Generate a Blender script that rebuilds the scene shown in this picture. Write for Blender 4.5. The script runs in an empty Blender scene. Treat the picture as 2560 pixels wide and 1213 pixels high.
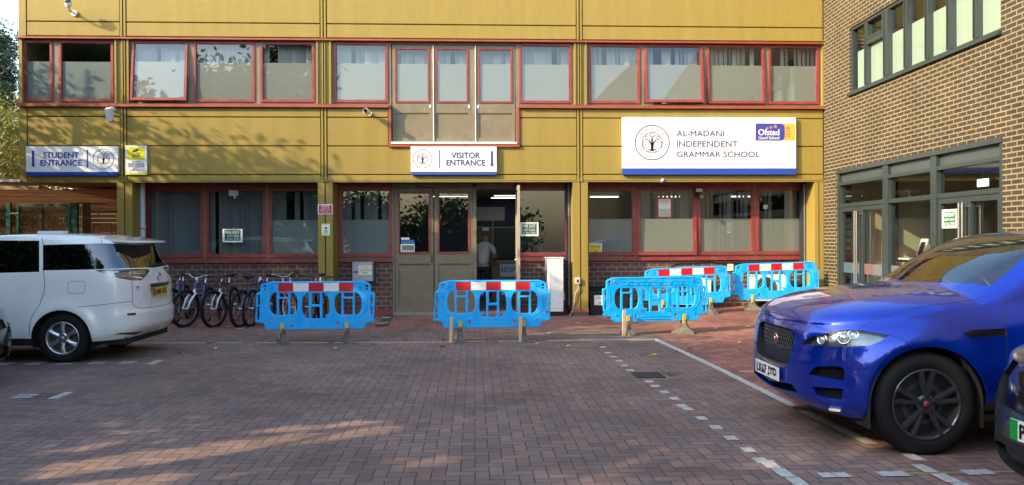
import bpy, bmesh, math, random
from math import sin, cos, pi, radians, sqrt, atan2
from mathutils import Vector, Matrix
random.seed(7)
SC = bpy.context.scene
COL = SC.collection
# ------------------------------------------------------------------ camera
FPX, PW, PH = 1970.0, 2560.0, 1213.0
CAMZ = 1.62
YAW, PITCH, ROLL = math.atan(95 / FPX), -8.5 / FPX, 0.0045
fw = Vector((sin(YAW) * cos(PITCH), cos(YAW) * cos(PITCH), sin(PITCH)))
rt0 = fw.cross(Vector((0, 0, 1))).normalized()
up0 = rt0.cross(fw)
RT = rt0 * cos(ROLL) - up0 * sin(ROLL)
UP = up0 * cos(ROLL) + rt0 * sin(ROLL)
CP = Vector((0, 0, CAMZ))
cam = bpy.data.cameras.new('camera')
cam.sensor_width = 36.0
cam.lens = 36.0 * FPX / PW
cam.clip_end = 500
cam.clip_start = 0.05
camo = bpy.data.objects.new('camera', cam)
M = Matrix((RT, UP, -fw)).transposed().to_4x4()
M.translation = CP
camo.matrix_world = M
COL.objects.link(camo)
SC.camera = camo

def ray(px, py):
    return (fw + RT * ((px - PW / 2) / FPX) - UP * ((py - PH / 2) / FPX))

def at(px, py, Y):
    """point on the vertical plane y=Y"""
    d = ray(px, py)
    p = CP + d * (Y / d.y)
    return p.x, p.z

def FX(px, Y, py=300):
    return at(px, py, Y)[0]

def FZ(py, Y, px=1100):
    return at(px, py, Y)[1]

def onground(px, py, z=0.0):
    d = ray(px, py)
    p = CP + d * ((z - CAMZ) / d.z)
    return p.x, p.y

# ------------------------------------------------------------------ sky, sun, exposure
SUN_TO = Vector((-2.07, -1.0, 1.17)).normalized()
w = bpy.data.worlds.new('World')
SC.world = w
w.use_nodes = True
nt = w.node_tree
bg = nt.nodes['Background']
sky = nt.nodes.new('ShaderNodeTexSky')
sky.sky_type = 'NISHITA'
sky.sun_disc = False
sky.sun_elevation = math.asin(SUN_TO.z)
sky.sun_rotation = atan2(SUN_TO.x, SUN_TO.y)
sky.air_density = 1.5
sky.dust_density = 2.2
sky.ozone_density = 2.6
nt.links.new(sky.outputs[0], bg.inputs[0])
bg.inputs[1].default_value = 0.15
sl = bpy.data.lights.new('sun', 'SUN')
sl.energy = 2.3
sl.angle = radians(0.5)
sl.color = (1.0, 0.80, 0.50)
so = bpy.data.objects.new('sun', sl)
so.rotation_euler = SUN_TO.to_track_quat('Z', 'Y').to_euler()
so.location = (-30, -15, 25)
COL.objects.link(so)
SC.view_settings.view_transform = 'Standard'
SC.view_settings.look = 'None'
SC.view_settings.exposure = 2.05
SC.view_settings.gamma = 1.0

# ------------------------------------------------------------------ helpers
ORG = {}

def tag(o, label=None, cat=None, group=None, kind=None):
    if label: o['label'] = label
    if cat: o['category'] = cat
    if group: o['group'] = group
    if kind: o['kind'] = kind
    return o

def thing(name, label, cat, loc=(0, 0, 0), group=None):
    o = bpy.data.objects.new(name, None)
    o.empty_display_size = 0.1
    o.location = loc
    COL.objects.link(o)
    ORG[o] = Vector(loc)
    return tag(o, label, cat, group)

def root_of(o):
    while o.parent: o = o.parent
    return o

def copy_tree(o, parent=None):
    c = o.copy()
    COL.objects.link(c)
    if parent: c.parent = parent
    for ch in list(o.children):
        copy_tree(ch, c)
    return c

class MB:
    def __init__(s):
        s.v, s.f, s.m, s.sm = [], [], [], []

    def add(s, vs, fs, mi=0, smooth=False):
        b = len(s.v)
        s.v += [tuple(p) for p in vs]
        for f in fs:
            s.f.append([i + b for i in f]); s.m.append(mi); s.sm.append(smooth)
        return s

    def box(s, x0, x1, y0, y1, z0, z1, mi=0):
        x0, x1 = min(x0, x1), max(x0, x1); y0, y1 = min(y0, y1), max(y0, y1); z0, z1 = min(z0, z1), max(z0, z1)
        return s.add([(x0, y0, z0), (x1, y0, z0), (x1, y1, z0), (x0, y1, z0), (x0, y0, z1), (x1, y0, z1), (x1, y1, z1), (x0, y1, z1)],
                     [(0, 3, 2, 1), (4, 5, 6, 7), (0, 1, 5, 4), (1, 2, 6, 5), (2, 3, 7, 6), (3, 0, 4, 7)], mi)

    def obox(s, c, ax, ay, az, mi=0):
        c, ax, ay, az = Vector(c), Vector(ax), Vector(ay), Vector(az)
        vs = [c + ax * i + ay * j + az * k for k in (-1, 1) for i, j in ((-1, -1), (1, -1), (1, 1), (-1, 1))]
        return s.add(vs, [(0, 3, 2, 1), (4, 5, 6, 7), (0, 1, 5, 4), (1, 2, 6, 5), (2, 3, 7, 6), (3, 0, 4, 7)], mi)

    def bar(s, a, b, w, h, mi=0, upv=(0, 0, 1)):
        a, b = Vector(a), Vector(b)
        d = (b - a)
        if d.length < 1e-6: return s
        n = d.normalized()
        u = Vector(upv)
        if abs(n.dot(u)) > 0.98: u = Vector((0, 1, 0))
        sd = n.cross(u).normalized(); uu = sd.cross(n)
        return s.obox((a + b) / 2, d / 2, sd * w / 2, uu * h / 2, mi)

    def tube(s, pts, r, n=8, mi=0, closed=False, caps=True):
        pts = [Vector(p) for p in pts]
        N = len(pts)
        rs = r if isinstance(r, (list, tuple)) else [r] * N
        rings = []
        prev = None
        for i, p in enumerate(pts):
            if closed: t = (pts[(i + 1) % N] - pts[i - 1]).normalized()
            else: t = (pts[min(i + 1, N - 1)] - pts[max(i - 1, 0)]).normalized()
            if prev is None:
                a = Vector((0, 0, 1)) if abs(t.z) < .9 else Vector((1, 0, 0))
                u = t.cross(a).normalized()
            else:
                u = (prev - t * prev.dot(t))
                u = u.normalized() if u.length > 1e-6 else t.orthogonal().normalized()
            prev = u
            v = t.cross(u)
            rings.append([p + (u * cos(2 * pi * k / n) + v * sin(2 * pi * k / n)) * rs[i] for k in range(n)])
        vs = [q for rg in rings for q in rg]
        fs = []
        for i in range(N if closed else N - 1):
            j = (i + 1) % N
            for k in range(n):
                fs.append((i * n + k, i * n + (k + 1) % n, j * n + (k + 1) % n, j * n + k))
        s.add(vs, fs, mi, True)
        if caps and not closed:
            s.add(rings[0], [tuple(range(n - 1, -1, -1))], mi); s.add(rings[-1], [tuple(range(n))], mi)
        return s

    def cyl(s, a, b, r0, r1=None, n=16, mi=0):
        return s.tube([a, b], [r0, r0 if r1 is None else r1], n, mi)

    def lathe(s, prof, c, axis, n=32, mi=0, smooth=True):
        """prof: list of (radius, along)"""
        c = Vector(c); ax = Vector(axis).normalized()
        u = ax.orthogonal().normalized(); v = ax.cross(u)
        vs = []
        for r, h in prof:
            for k in range(n):
                a = 2 * pi * k / n
                vs.append(c + ax * h + (u * cos(a) + v * sin(a)) * r)
        fs = []
        for i in range(len(prof) - 1):
            for k in range(n):
                fs.append((i * n + k, i * n + (k + 1) % n, (i + 1) * n + (k + 1) % n, (i + 1) * n + k))
        return s.add(vs, fs, mi, smooth)

    def ball(s, c, r, n=12, mi=0, sc=(1, 1, 1)):
        c = Vector(c)
        vs, fs = [], []
        for i in range(n // 2 + 1):
            t = pi * i / (n // 2)
            for k in range(n):
                a = 2 * pi * k / n
                vs.append((c.x + r * sc[0] * sin(t) * cos(a), c.y + r * sc[1] * sin(t) * sin(a), c.z + r * sc[2] * cos(t)))
        for i in range(n // 2):
            for k in range(n):
                fs.append((i * n + k, (i + 1) * n + k, (i + 1) * n + (k + 1) % n, i * n + (k + 1) % n))
        return s.add(vs, fs, mi, True)

    def quad(s, a, b, c, d, mi=0):
        return s.add([a, b, c, d], [(0, 1, 2, 3)], mi)

    def geo(s, vs, fs, O, U, V, N=None, mi=0):
        """2D geometry (x,y[,z]) placed in the frame O + x*U + y*V + z*N"""
        O, U, V = Vector(O), Vector(U), Vector(V)
        N = Vector(N) if N is not None else U.cross(V).normalized()
        return s.add([O + U * p[0] + V * p[1] + N * (p[2] if len(p) > 2 else 0) for p in vs], fs, mi)

    def text(s, txt, u0, u1, v0, v1, O, U, V, mi=0, bold=0.0, lift=0.002):
        vs, fs = text_geo(txt, 0.0)
        xs = [p[0] for p in vs]; ys = [p[1] for p in vs]
        ax, bx, ay, by = min(xs), max(xs), min(ys), max(ys)
        Uv, Vv = Vector(U), Vector(V)
        n = Uv.cross(Vv).normalized()
        q = [(u0 + (p[0] - ax) / (bx - ax) * (u1 - u0), v0 + (p[1] - ay) / (by - ay) * (v1 - v0), lift) for p in vs]
        s.geo(q, fs, O, U, V, n, mi)
        k = bold * (v1 - v0) * 1.6
        if bold:
            for i, (du, dv) in enumerate(((k, 0), (-k, 0), (0, k), (0, -k))): s.geo([(p[0] + du, p[1] + dv, p[2] + .0004 * (i + 1)) for p in q], fs, O, U, V, n, mi)
        return s

    def build(s, name, mats, parent=None):
        off = ORG.get(root_of(parent), Vector((0, 0, 0))) if parent else Vector((0, 0, 0))
        me = bpy.data.meshes.new(name)
        me.from_pydata([tuple(Vector(p) - off) for p in s.v], [], s.f)
        for m in (mats if isinstance(mats, (list, tuple)) else [mats]): me.materials.append(m)
        me.polygons.foreach_set('material_index', s.m)
        me.polygons.foreach_set('use_smooth', s.sm)
        me.update()
        o = bpy.data.objects.new(name, me)
        COL.objects.link(o)
        if parent: o.parent = parent
        return o

_tc = {}
def text_geo(txt, bold=0.0):
    k = (txt, bold)
    if k in _tc: return _tc[k]
    cu = bpy.data.curves.new('tmp', 'FONT')
    cu.body = txt
    cu.fill_mode = 'BOTH' if False else cu.fill_mode
    cu.resolution_u = 3
    cu.offset = bold
    cu.align_x = 'CENTER'
    ob = bpy.data.objects.new('tmp', cu)
    COL.objects.link(ob)
    dg = bpy.context.evaluated_depsgraph_get()
    me = bpy.data.meshes.new_from_object(ob.evaluated_get(dg))
    vs = [tuple(v.co) for v in me.vertices]; fs = [tuple(p.vertices) for p in me.polygons]
    bpy.data.objects.remove(ob); bpy.data.curves.remove(cu); bpy.data.meshes.remove(me)
    _tc[k] = (vs, fs)
    return _tc[k]

def shape_mesh(loops, depth, bevel=0.0):
    """extruded 2D shape with holes -> (verts, faces) in x,y,z (z = depth, centred)"""
    cu = bpy.data.curves.new('tmp', 'CURVE')
    cu.dimensions = '2D'; cu.fill_mode = 'BOTH'
    cu.extrude = max(depth / 2 - bevel, 1e-4); cu.bevel_depth = bevel; cu.bevel_resolution = 1
    cu.offset = -bevel
    for lp in loops:
        sp = cu.splines.new('POLY')
        sp.points.add(len(lp) - 1)
        for i, p in enumerate(lp): sp.points[i].co = (p[0], p[1], 0, 1)
        sp.use_cyclic_u = True
    ob = bpy.data.objects.new('tmp', cu)
    COL.objects.link(ob)
    dg = bpy.context.evaluated_depsgraph_get()
    me = bpy.data.meshes.new_from_object(ob.evaluated_get(dg))
    vs = [tuple(v.co) for v in me.vertices]; fs = [tuple(p.vertices) for p in me.polygons]
    bpy.data.objects.remove(ob); bpy.data.curves.remove(cu); bpy.data.meshes.remove(me)
    return vs, fs

def rrect(x0, x1, y0, y1, r, n=5, corners=(1, 1, 1, 1)):
    out = []
    for (cx, cy, a0, on) in ((x1 - r, y1 - r, 0, corners[0]), (x0 + r, y1 - r, 90, corners[1]), (x0 + r, y0 + r, 180, corners[2]), (x1 - r, y0 + r, 270, corners[3])):
        if on:
            for k in range(n + 1):
                a = radians(a0 + 90 * k / n)
                out.append((cx + r * cos(a), cy + r * sin(a)))
        else:
            a = radians(a0 + 45)
            out.append((cx + r * (1 if cos(a) > 0 else -1), cy + r * (1 if sin(a) > 0 else -1)))
    return out

# ------------------------------------------------------------------ materials
_m = {}
def P(name, base=(.5, .5, .5), rough=.5, metal=0.0, coat=0.0, vary=0.0, vscale=3.0, bump=0.0, bscale=40.0, spec=.5, streak=0.0, emit=None, dust=None):
    if name in _m: return _m[name]
    m = bpy.data.materials.new(name)
    m.use_nodes = True
    n, l = m.node_tree.nodes, m.node_tree.links
    b = n['Principled BSDF']
    b.inputs['Base Color'].default_value = (*base, 1)
    b.inputs['Roughness'].default_value = rough
    b.inputs['Metallic'].default_value = metal
    b.inputs['Coat Weight'].default_value = coat
    b.inputs['Coat Roughness'].default_value = 0.03
    b.inputs['Specular IOR Level'].default_value = spec
    if emit:
        b.inputs['Emission Color'].default_value = (*emit[:3], 1); b.inputs['Emission Strength'].default_value = emit[3]
    tc = n.new('ShaderNodeTexCoord')
    if vary or streak:
        nz = n.new('ShaderNodeTexNoise'); nz.inputs['Scale'].default_value = vscale; nz.inputs['Detail'].default_value = 6
        nz.inputs['Roughness'].default_value = .62
        mp = n.new('ShaderNodeMapping')
        if streak: mp.inputs['Scale'].default_value = (1, 1, streak)
        l.new(tc.outputs['Object'], mp.inputs[0]); l.new(mp.outputs[0], nz.inputs['Vector'])
        mr = n.new('ShaderNodeMapRange'); mr.inputs[1].default_value = .3; mr.inputs[2].default_value = .7
        mr.inputs[3].default_value = 1 - vary; mr.inputs[4].default_value = 1 + vary
        l.new(nz.outputs[0], mr.inputs[0])
        hs = n.new('ShaderNodeHueSaturation'); hs.inputs['Color'].default_value = (*base, 1)
        l.new(mr.outputs[0], hs.inputs['Value'])
        out = hs.outputs[0]
        if dust:
            n3 = n.new('ShaderNodeTexNoise'); n3.inputs['Scale'].default_value = vscale * 2.3; n3.inputs['Detail'].default_value = 8
            l.new(tc.outputs['Object'], n3.inputs['Vector'])
            r3 = n.new('ShaderNodeMapRange'); r3.inputs[1].default_value = .48; r3.inputs[2].default_value = .75; r3.inputs[3].default_value = 0; r3.inputs[4].default_value = dust[3]
            l.new(n3.outputs[0], r3.inputs[0])
            mx = n.new('ShaderNodeMixRGB'); mx.inputs[2].default_value = (*dust[:3], 1)
            l.new(r3.outputs[0], mx.inputs[0]); l.new(out, mx.inputs[1]); out = mx.outputs[0]
        l.new(out, b.inputs['Base Color'])
        rr = n.new('ShaderNodeMapRange'); rr.inputs[1].default_value = .3; rr.inputs[2].default_value = .7
        rr.inputs[3].default_value = max(0.02, rough - .08); rr.inputs[4].default_value = min(1, rough + .1)
        l.new(nz.outputs[0], rr.inputs[0]); l.new(rr.outputs[0], b.inputs['Roughness'])
    if bump:
        n2 = n.new('ShaderNodeTexNoise'); n2.inputs['Scale'].default_value = bscale; n2.inputs['Detail'].default_value = 5
        l.new(tc.outputs['Object'], n2.inputs['Vector'])
        bp = n.new('ShaderNodeBump'); bp.inputs['Strength'].default_value = bump; bp.inputs['Distance'].default_value = .01
        l.new(n2.outputs[0], bp.inputs['Height']); l.new(bp.outputs[0], b.inputs['Normal'])
    _m[name] = m
    return m

def glass(name, tint=(.8, .85, .85), ior=1.75, rough=0.0, wav=0.0, wscale=.7):
    if name in _m: return _m[name]
    m = bpy.data.materials.new(name); m.use_nodes = True
    n, l = m.node_tree.nodes, m.node_tree.links
    n.remove(n['Principled BSDF'])
    out = n['Material Output']
    t = n.new('ShaderNodeBsdfTransparent'); t.inputs[0].default_value = (*tint, 1)
    g = n.new('ShaderNodeBsdfGlossy'); g.inputs['Roughness'].default_value = rough; g.inputs[0].default_value = (.95, .97, 1, 1)
    # two-sided thin pane: Schlick reflectance from |N.I|
    ge = n.new('ShaderNodeNewGeometry'); dt = n.new('ShaderNodeVectorMath'); dt.operation = 'DOT_PRODUCT'
    l.new(ge.outputs['Normal'], dt.inputs[0]); l.new(ge.outputs['Incoming'], dt.inputs[1])
    ab = n.new('ShaderNodeMath'); ab.operation = 'ABSOLUTE'; l.new(dt.outputs['Value'], ab.inputs[0])
    om = n.new('ShaderNodeMath'); om.operation = 'SUBTRACT'; om.inputs[0].default_value = 1; l.new(ab.outputs[0], om.inputs[1]); om.use_clamp = True
    pw = n.new('ShaderNodeMath'); pw.operation = 'POWER'; l.new(om.outputs[0], pw.inputs[0]); pw.inputs[1].default_value = 5
    f0 = ((ior - 1) / (ior + 1)) ** 2
    fr = n.new('ShaderNodeMath'); fr.operation = 'MULTIPLY_ADD'; l.new(pw.outputs[0], fr.inputs[0]); fr.inputs[1].default_value = 1 - f0; fr.inputs[2].default_value = f0
    mx = n.new('ShaderNodeMixShader')
    l.new(fr.outputs[0], mx.inputs[0]); l.new(t.outputs[0], mx.inputs[1]); l.new(g.outputs[0], mx.inputs[2]); l.new(mx.outputs[0], out.inputs[0])
    if wav:
        tc = n.new('ShaderNodeTexCoord')
        nz = n.new('ShaderNodeTexNoise'); nz.inputs['Scale'].default_value = wscale; nz.inputs['Detail'].default_value = 1
        l.new(tc.outputs['Object'], nz.inputs['Vector'])
        bp = n.new('ShaderNodeBump'); bp.inputs['Strength'].default_value = wav; bp.inputs['Distance'].default_value = .05
        l.new(nz.outputs[0], bp.inputs['Height']); l.new(bp.outputs[0], g.inputs['Normal'])
    _m[name] = m
    return m

def brick(name, cols, mortar, bw=.225, rh=.075, ms=.011, axis='x', rough=.75, bumpk=.6, spec=.4):
    """running-bond brick in metres; axis = horizontal direction of the wall"""
    m = bpy.data.materials.new(name); m.use_nodes = True
    n, l = m.node_tree.nodes, m.node_tree.links
    b = n['Principled BSDF']; b.inputs['Roughness'].default_value = rough; b.inputs['Specular IOR Level'].default_value = spec
    tc = n.new('ShaderNodeTexCoord'); sp = n.new('ShaderNodeSeparateXYZ'); cb = n.new('ShaderNodeCombineXYZ')
    l.new(tc.outputs['Object'], sp.inputs[0])
    l.new(sp.outputs[0 if axis == 'x' else 1], cb.inputs[0]); l.new(sp.outputs[2], cb.inputs[1])
    bt = n.new('ShaderNodeTexBrick'); bt.offset = .5; bt.inputs['Scale'].default_value = 1
    bt.inputs['Brick Width'].default_value = bw; bt.inputs['Row Height'].default_value = rh; bt.inputs['Mortar Size'].default_value = ms
    bt.inputs['Mortar Smooth'].default_value = .15; bt.inputs['Bias'].default_value = 0
    bt.inputs['Color1'].default_value = (*cols[0], 1); bt.inputs['Color2'].default_value = (*cols[1], 1); bt.inputs['Mortar'].default_value = (*mortar, 1)
    l.new(cb.outputs[0], bt.inputs['Vector'])
    nz = n.new('ShaderNodeTexNoise'); nz.inputs['Scale'].default_value = 1.3; nz.inputs['Detail'].default_value = 7; nz.inputs['Roughness'].default_value = .7
    l.new(tc.outputs['Object'], nz.inputs['Vector'])
    mr = n.new('ShaderNodeMapRange'); mr.inputs[1].default_value = .25; mr.inputs[2].default_value = .75; mr.inputs[3].default_value = .72; mr.inputs[4].default_value = 1.28
    l.new(nz.outputs[0], mr.inputs[0])
    hs = n.new('ShaderNodeHueSaturation'); l.new(bt.outputs[0], hs.inputs['Color']); l.new(mr.outputs[0], hs.inputs['Value'])
    l.new(hs.outputs[0], b.inputs['Base Color'])
    n2 = n.new('ShaderNodeTexNoise'); n2.inputs['Scale'].default_value = 90; l.new(tc.outputs['Object'], n2.inputs['Vector'])
    ad = n.new('ShaderNodeMath'); ad.operation = 'MULTIPLY_ADD'; ad.inputs[1].default_value = .25
    iv = n.new('ShaderNodeMath'); iv.operation = 'SUBTRACT'; iv.inputs[0].default_value = 1; l.new(bt.outputs['Fac'], iv.inputs[1])
    l.new(n2.outputs[0], ad.inputs[0]); l.new(iv.outputs[0], ad.inputs[2])
    bp = n.new('ShaderNodeBump'); bp.inputs['Strength'].default_value = bumpk; bp.inputs['Distance'].default_value = .006
    l.new(ad.outputs[0], bp.inputs['Height']); l.new(bp.outputs[0], b.inputs['Normal'])
    return m

YEL = P('mustard_cladding', (.255, .186, .042), .5, spec=.3, vary=.09, vscale=4.5, streak=.07, dust=(.19, .145, .05, .35))
YELD = P('joint_groove', (.045, .035, .015), .8)
OLV = P('olive_paint', (.165, .132, .08), .45, vary=.09, vscale=2.5, dust=(.28, .25, .2, .3))
RED = P('red_frame_paint', (.215, .030, .030), .42, vary=.14, vscale=4, dust=(.30, .12, .08, .4))
ORG_RED = P('orange_red_flashing', (.27, .055, .027), .45, vary=.15, vscale=3, dust=(.2, .07, .05, .5))
WHT = P('white_paint', (.74, .74, .72), .4, vary=.04, vscale=5)
SIGNW = P('sign_white', (.70, .70, .71), .4, spec=.25)
SIGNB = P('sign_blue', (.02, .06, .33), .3)
NAVY = P('lettering_navy', (.022, .03, .17), .4)
SLATE = P('lettering_slate', (.06, .055, .13), .4)
BLK = P('black_plastic', (.012, .012, .013), .45)
RUB = P('rubber', (.008, .008, .009), .8, spec=.25, bump=.2, bscale=120)
DGREY = P('dark_grey_frame', (.045, .06, .062), .4, vary=.06, vscale=4)
STEEL = P('brushed_steel', (.62, .61, .58), .28, metal=1.0)
CHR = P('chrome', (.75, .75, .76), .08, metal=1.0)
GLS = glass('window_glass', (.72, .77, .77), 1.85, wav=.05)
GLSD = glass('shopfront_glass', (.78, .84, .82), 1.7, wav=.015)
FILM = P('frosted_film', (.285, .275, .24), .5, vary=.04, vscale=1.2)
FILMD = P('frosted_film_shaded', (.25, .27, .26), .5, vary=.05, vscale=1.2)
BLIND = P('vertical_blind', (.55, .55, .53), .8)
BLINDD = P('vertical_blind_grey', (.20, .215, .22), .85)
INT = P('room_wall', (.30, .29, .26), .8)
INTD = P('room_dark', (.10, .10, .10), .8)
CEIL = P('room_ceiling', (.45, .45, .43), .8)
FLOOR = P('room_floor', (.09, .085, .08), .7)
LAMP = P('lamp_panel', (.9, .9, .9), .5, emit=(1, .97, .9, 3.0))
PAPER = P('paper_white', (.8, .8, .78), .6)
BRK_F = brick('brown_brick', ((.105, .052, .042), (.075, .04, .036)), (.25, .17, .13), bw=.2, rh=.1, ms=.009, axis='x')
BRK_R = brick('dark_brick', ((.048, .039, .031), (.033, .029, .026)), (.215, .17, .092), bw=.225, rh=.0725, ms=.0105, axis='y', rough=.7, spec=.2)
# ------------------------------------------------------------------ ground
YP = 16.4            # plane of the cladding panels
YG = YP + 0.70       # plane of the ground floor glazing
YU = YP + 0.10       # plane of the upper windows
XR0 = FX(2059, YP)   # corner with the brick wall
RTILT = 0.033

def S01(t):
    t = max(0, min(1, t)); return t * t * (3 - 2 * t)

def gz(x, y):
    # sampled on the 0.5 m grid of the ground sheet
    i, j = math.floor(x * 2) / 2, math.floor(y * 2) / 2
    fx, fy = (x - i) * 2, (y - j) * 2
    return (gz0(i, j) * (1 - fx) + gz0(i + .5, j) * fx) * (1 - fy) + (gz0(i, j + .5) * (1 - fx) + gz0(i + .5, j + .5) * fx) * fy

def gz0(x, y):
    return max(0.0, min(.18, (x - 2.8) * .04)) * S01((y - 13.2) / 2.2)

def paving():
    m = bpy.data.materials.new('block_paving'); m.use_nodes = True
    n, l = m.node_tree.nodes, m.node_tree.links
    b = n['Principled BSDF']
    tc = n.new('ShaderNodeTexCoord'); sp = n.new('ShaderNodeSeparateXYZ'); l.new(tc.outputs['Object'], sp.inputs[0])
    def math(op, a, bb=None, c=None):
        k = n.new('ShaderNodeMath'); k.operation = op
        for i, v in enumerate((a, bb, c)):
            if v is None: continue
            if isinstance(v, (int, float)): k.inputs[i].default_value = v
            else: l.new(v, k.inputs[i])
        return k.outputs[0]
    # slight wobble so the joints are not ruler straight
    wz = n.new('ShaderNodeTexNoise'); wz.inputs['Scale'].default_value = 2.5; wz.inputs['Detail'].default_value = 3; l.new(tc.outputs['Object'], wz.inputs['Vector'])
    wob = math('MULTIPLY_ADD', wz.outputs[0], .16, -.08)
    x = math('ADD', math('MULTIPLY', sp.outputs[0], 10.0), wob); y = math('ADD', math('MULTIPLY', sp.outputs[1], 10.0), wob)
    i = math('FLOOR', x); j = math('FLOOR', y); fx = math('FRACT', x); fy = math('FRACT', y)
    k = math('FLOORED_MODULO', math('SUBTRACT', i, j), 4.0)
    hor = math('LESS_THAN', k, 1.5)
    k1 = math('COMPARE', k, 1.0, .2); k2 = math('COMPARE', k, 2.0, .2)
    ver = math('SUBTRACT', 1.0, hor)
    along = math('ADD', math('MULTIPLY', hor, math('ADD', fx, k1)), math('MULTIPLY', ver, math('ADD', fy, k2)))
    across = math('ADD', math('MULTIPLY', hor, fy), math('MULTIPLY', ver, fx))
    d = math('MINIMUM', math('MINIMUM', along, math('SUBTRACT', 2.0, along)), math('MINIMUM', across, math('SUBTRACT', 1.0, across)))
    idx = math('SUBTRACT', i, math('MULTIPLY', hor, k1)); idy = math('SUBTRACT', j, math('MULTIPLY', ver, k2))
    cb = n.new('ShaderNodeCombineXYZ'); l.new(idx, cb.inputs[0]); l.new(idy, cb.inputs[1])
    wn = n.new('ShaderNodeTexWhiteNoise'); wn.noise_dimensions = '2D'; l.new(cb.outputs[0], wn.inputs['Vector'])
    def ramp(fac, stops):
        r = n.new('ShaderNodeValToRGB'); e = r.color_ramp.elements
        while len(e) < len(stops): e.new(.5)
        for q, (p, c) in zip(e, stops): q.position = p; q.color = (*c, 1)
        l.new(fac, r.inputs[0]); return r.outputs[0]
    grey = ramp(wn.outputs[0], [(0, (.125, .082, .072)), (.3, (.15, .096, .081)), (.55, (.168, .108, .090)), (.8, (.194, .117, .092)), (1, (.14, .097, .091))])
    redc = ramp(wn.outputs[0], [(0, (.17, .068, .055)), (.5, (.225, .09, .066)), (1, (.26, .115, .085))])
    # red area: beyond X=3.05 in front of the right bay, and a strip along the building
    nb = n.new('ShaderNodeTexNoise'); nb.inputs['Scale'].default_value = 1.1; nb.inputs['Detail'].default_value = 4; l.new(tc.outputs['Object'], nb.inputs['Vector'])
    nbo = math('MULTIPLY_ADD', nb.outputs[0], .5, -.25)
    s1 = math('MULTIPLY', math('GREATER_THAN', sp.outputs[0], 3.06), math('GREATER_THAN', sp.outputs[1], 6.0))
    s2 = math('GREATER_THAN', math('ADD', sp.outputs[1], nbo), 14.2)
    redm = math('MAXIMUM', s1, math('MULTIPLY', s2, .8))
    mx = n.new('ShaderNodeMixRGB'); l.new(redm, mx.inputs[0]); l.new(grey, mx.inputs[1]); l.new(redc, mx.inputs[2])
    # worn, dirty patches
    st = n.new('ShaderNodeTexNoise'); st.inputs['Scale'].default_value = .55; st.inputs['Detail'].default_value = 8; st.inputs['Roughness'].default_value = .65; l.new(tc.outputs['Object'], st.inputs['Vector'])
    mr = n.new('ShaderNodeMapRange'); mr.inputs[1].default_value = .3; mr.inputs[2].default_value = .7; mr.inputs[3].default_value = .62; mr.inputs[4].default_value = 1.34; l.new(st.outputs[0], mr.inputs[0])
    fi = n.new('ShaderNodeTexNoise'); fi.inputs['Scale'].default_value = 140; fi.inputs['Detail'].default_value = 3; l.new(tc.outputs['Object'], fi.inputs['Vector'])
    fr = n.new('ShaderNodeMapRange'); fr.inputs[1].default_value = .25; fr.inputs[2].default_value = .75; fr.inputs[3].default_value = .78; fr.inputs[4].default_value = 1.25; l.new(fi.outputs[0], fr.inputs[0])
    hs = n.new('ShaderNodeHueSaturation'); l.new(mx.outputs[0], hs.inputs['Color']); l.new(math('MULTIPLY', mr.outputs[0], fr.outputs[0]), hs.inputs['Value'])
    # oil spots and tyre-darkened patches
    oi = n.new('ShaderNodeTexNoise'); oi.inputs['Scale'].default_value = 1.0; oi.inputs['Detail'].default_value = 5; oi.inputs['Distortion'].default_value = .6; l.new(tc.outputs['Object'], oi.inputs['Vector'])
    om = n.new('ShaderNodeMapRange'); om.inputs[1].default_value = .60; om.inputs[2].default_value = .72; om.inputs[3].default_value = 1; om.inputs[4].default_value = .62; l.new(oi.outputs[0], om.inputs[0])
    hs2 = n.new('ShaderNodeHueSaturation'); l.new(hs.outputs[0], hs2.inputs['Color']); l.new(om.outputs[0], hs2.inputs['Value']); hs = hs2
    # joints (width varies, some filled with sand)
    jn = n.new('ShaderNodeTexNoise'); jn.inputs['Scale'].default_value = 6; jn.inputs['Detail'].default_value = 4; l.new(tc.outputs['Object'], jn.inputs['Vector'])
    jw = math('MULTIPLY_ADD', jn.outputs[0], .07, .018)
    jm = n.new('ShaderNodeMapRange'); l.new(d, jm.inputs[0]); l.new(math('MULTIPLY', jw, .45), jm.inputs[1]); l.new(jw, jm.inputs[2]); jm.inputs[3].default_value = 1; jm.inputs[4].default_value = 0
    jc = ramp(jn.outputs[0], [(.3, (.026, .022, .02)), (.55, (.06, .05, .042)), (.7, (.04, .045, .025))])
    m2 = n.new('ShaderNodeMixRGB'); l.new(jm.outputs[0], m2.inputs[0]); l.new(hs.outputs[0], m2.inputs[1]); l.new(jc, m2.inputs[2])
    # small spots: gum, lichen
    vo = n.new('ShaderNodeTexVoronoi'); vo.inputs['Scale'].default_value = 2.2; l.new(tc.outputs['Object'], vo.inputs['Vector'])
    sm = math('LESS_THAN', vo.outputs['Distance'], .035)
    m3 = n.new('ShaderNodeMixRGB'); m3.inputs[2].default_value = (.24, .22, .20, 1); l.new(math('MULTIPLY', sm, .5), m3.inputs[0]); l.new(m2.outputs[0], m3.inputs[1])
    l.new(m3.outputs[0], b.inputs['Base Color'])
    b.inputs['Roughness'].default_value = .8
    b.inputs['Specular IOR Level'].default_value = .35
    hh = math('ADD', math('MULTIPLY', math('SUBTRACT', 1.0, jm.outputs[0]), 1.0), math('MULTIPLY', fi.outputs[0], .25))
    hh = math('ADD', hh, math('MULTIPLY', wn.outputs[0], .25))
    bp = n.new('ShaderNodeBump'); bp.inputs['Strength'].default_value = .7; bp.inputs['Distance'].default_value = .006
    l.new(hh, bp.inputs['Height']); l.new(bp.outputs[0], b.inputs['Normal'])
    return m

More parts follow.
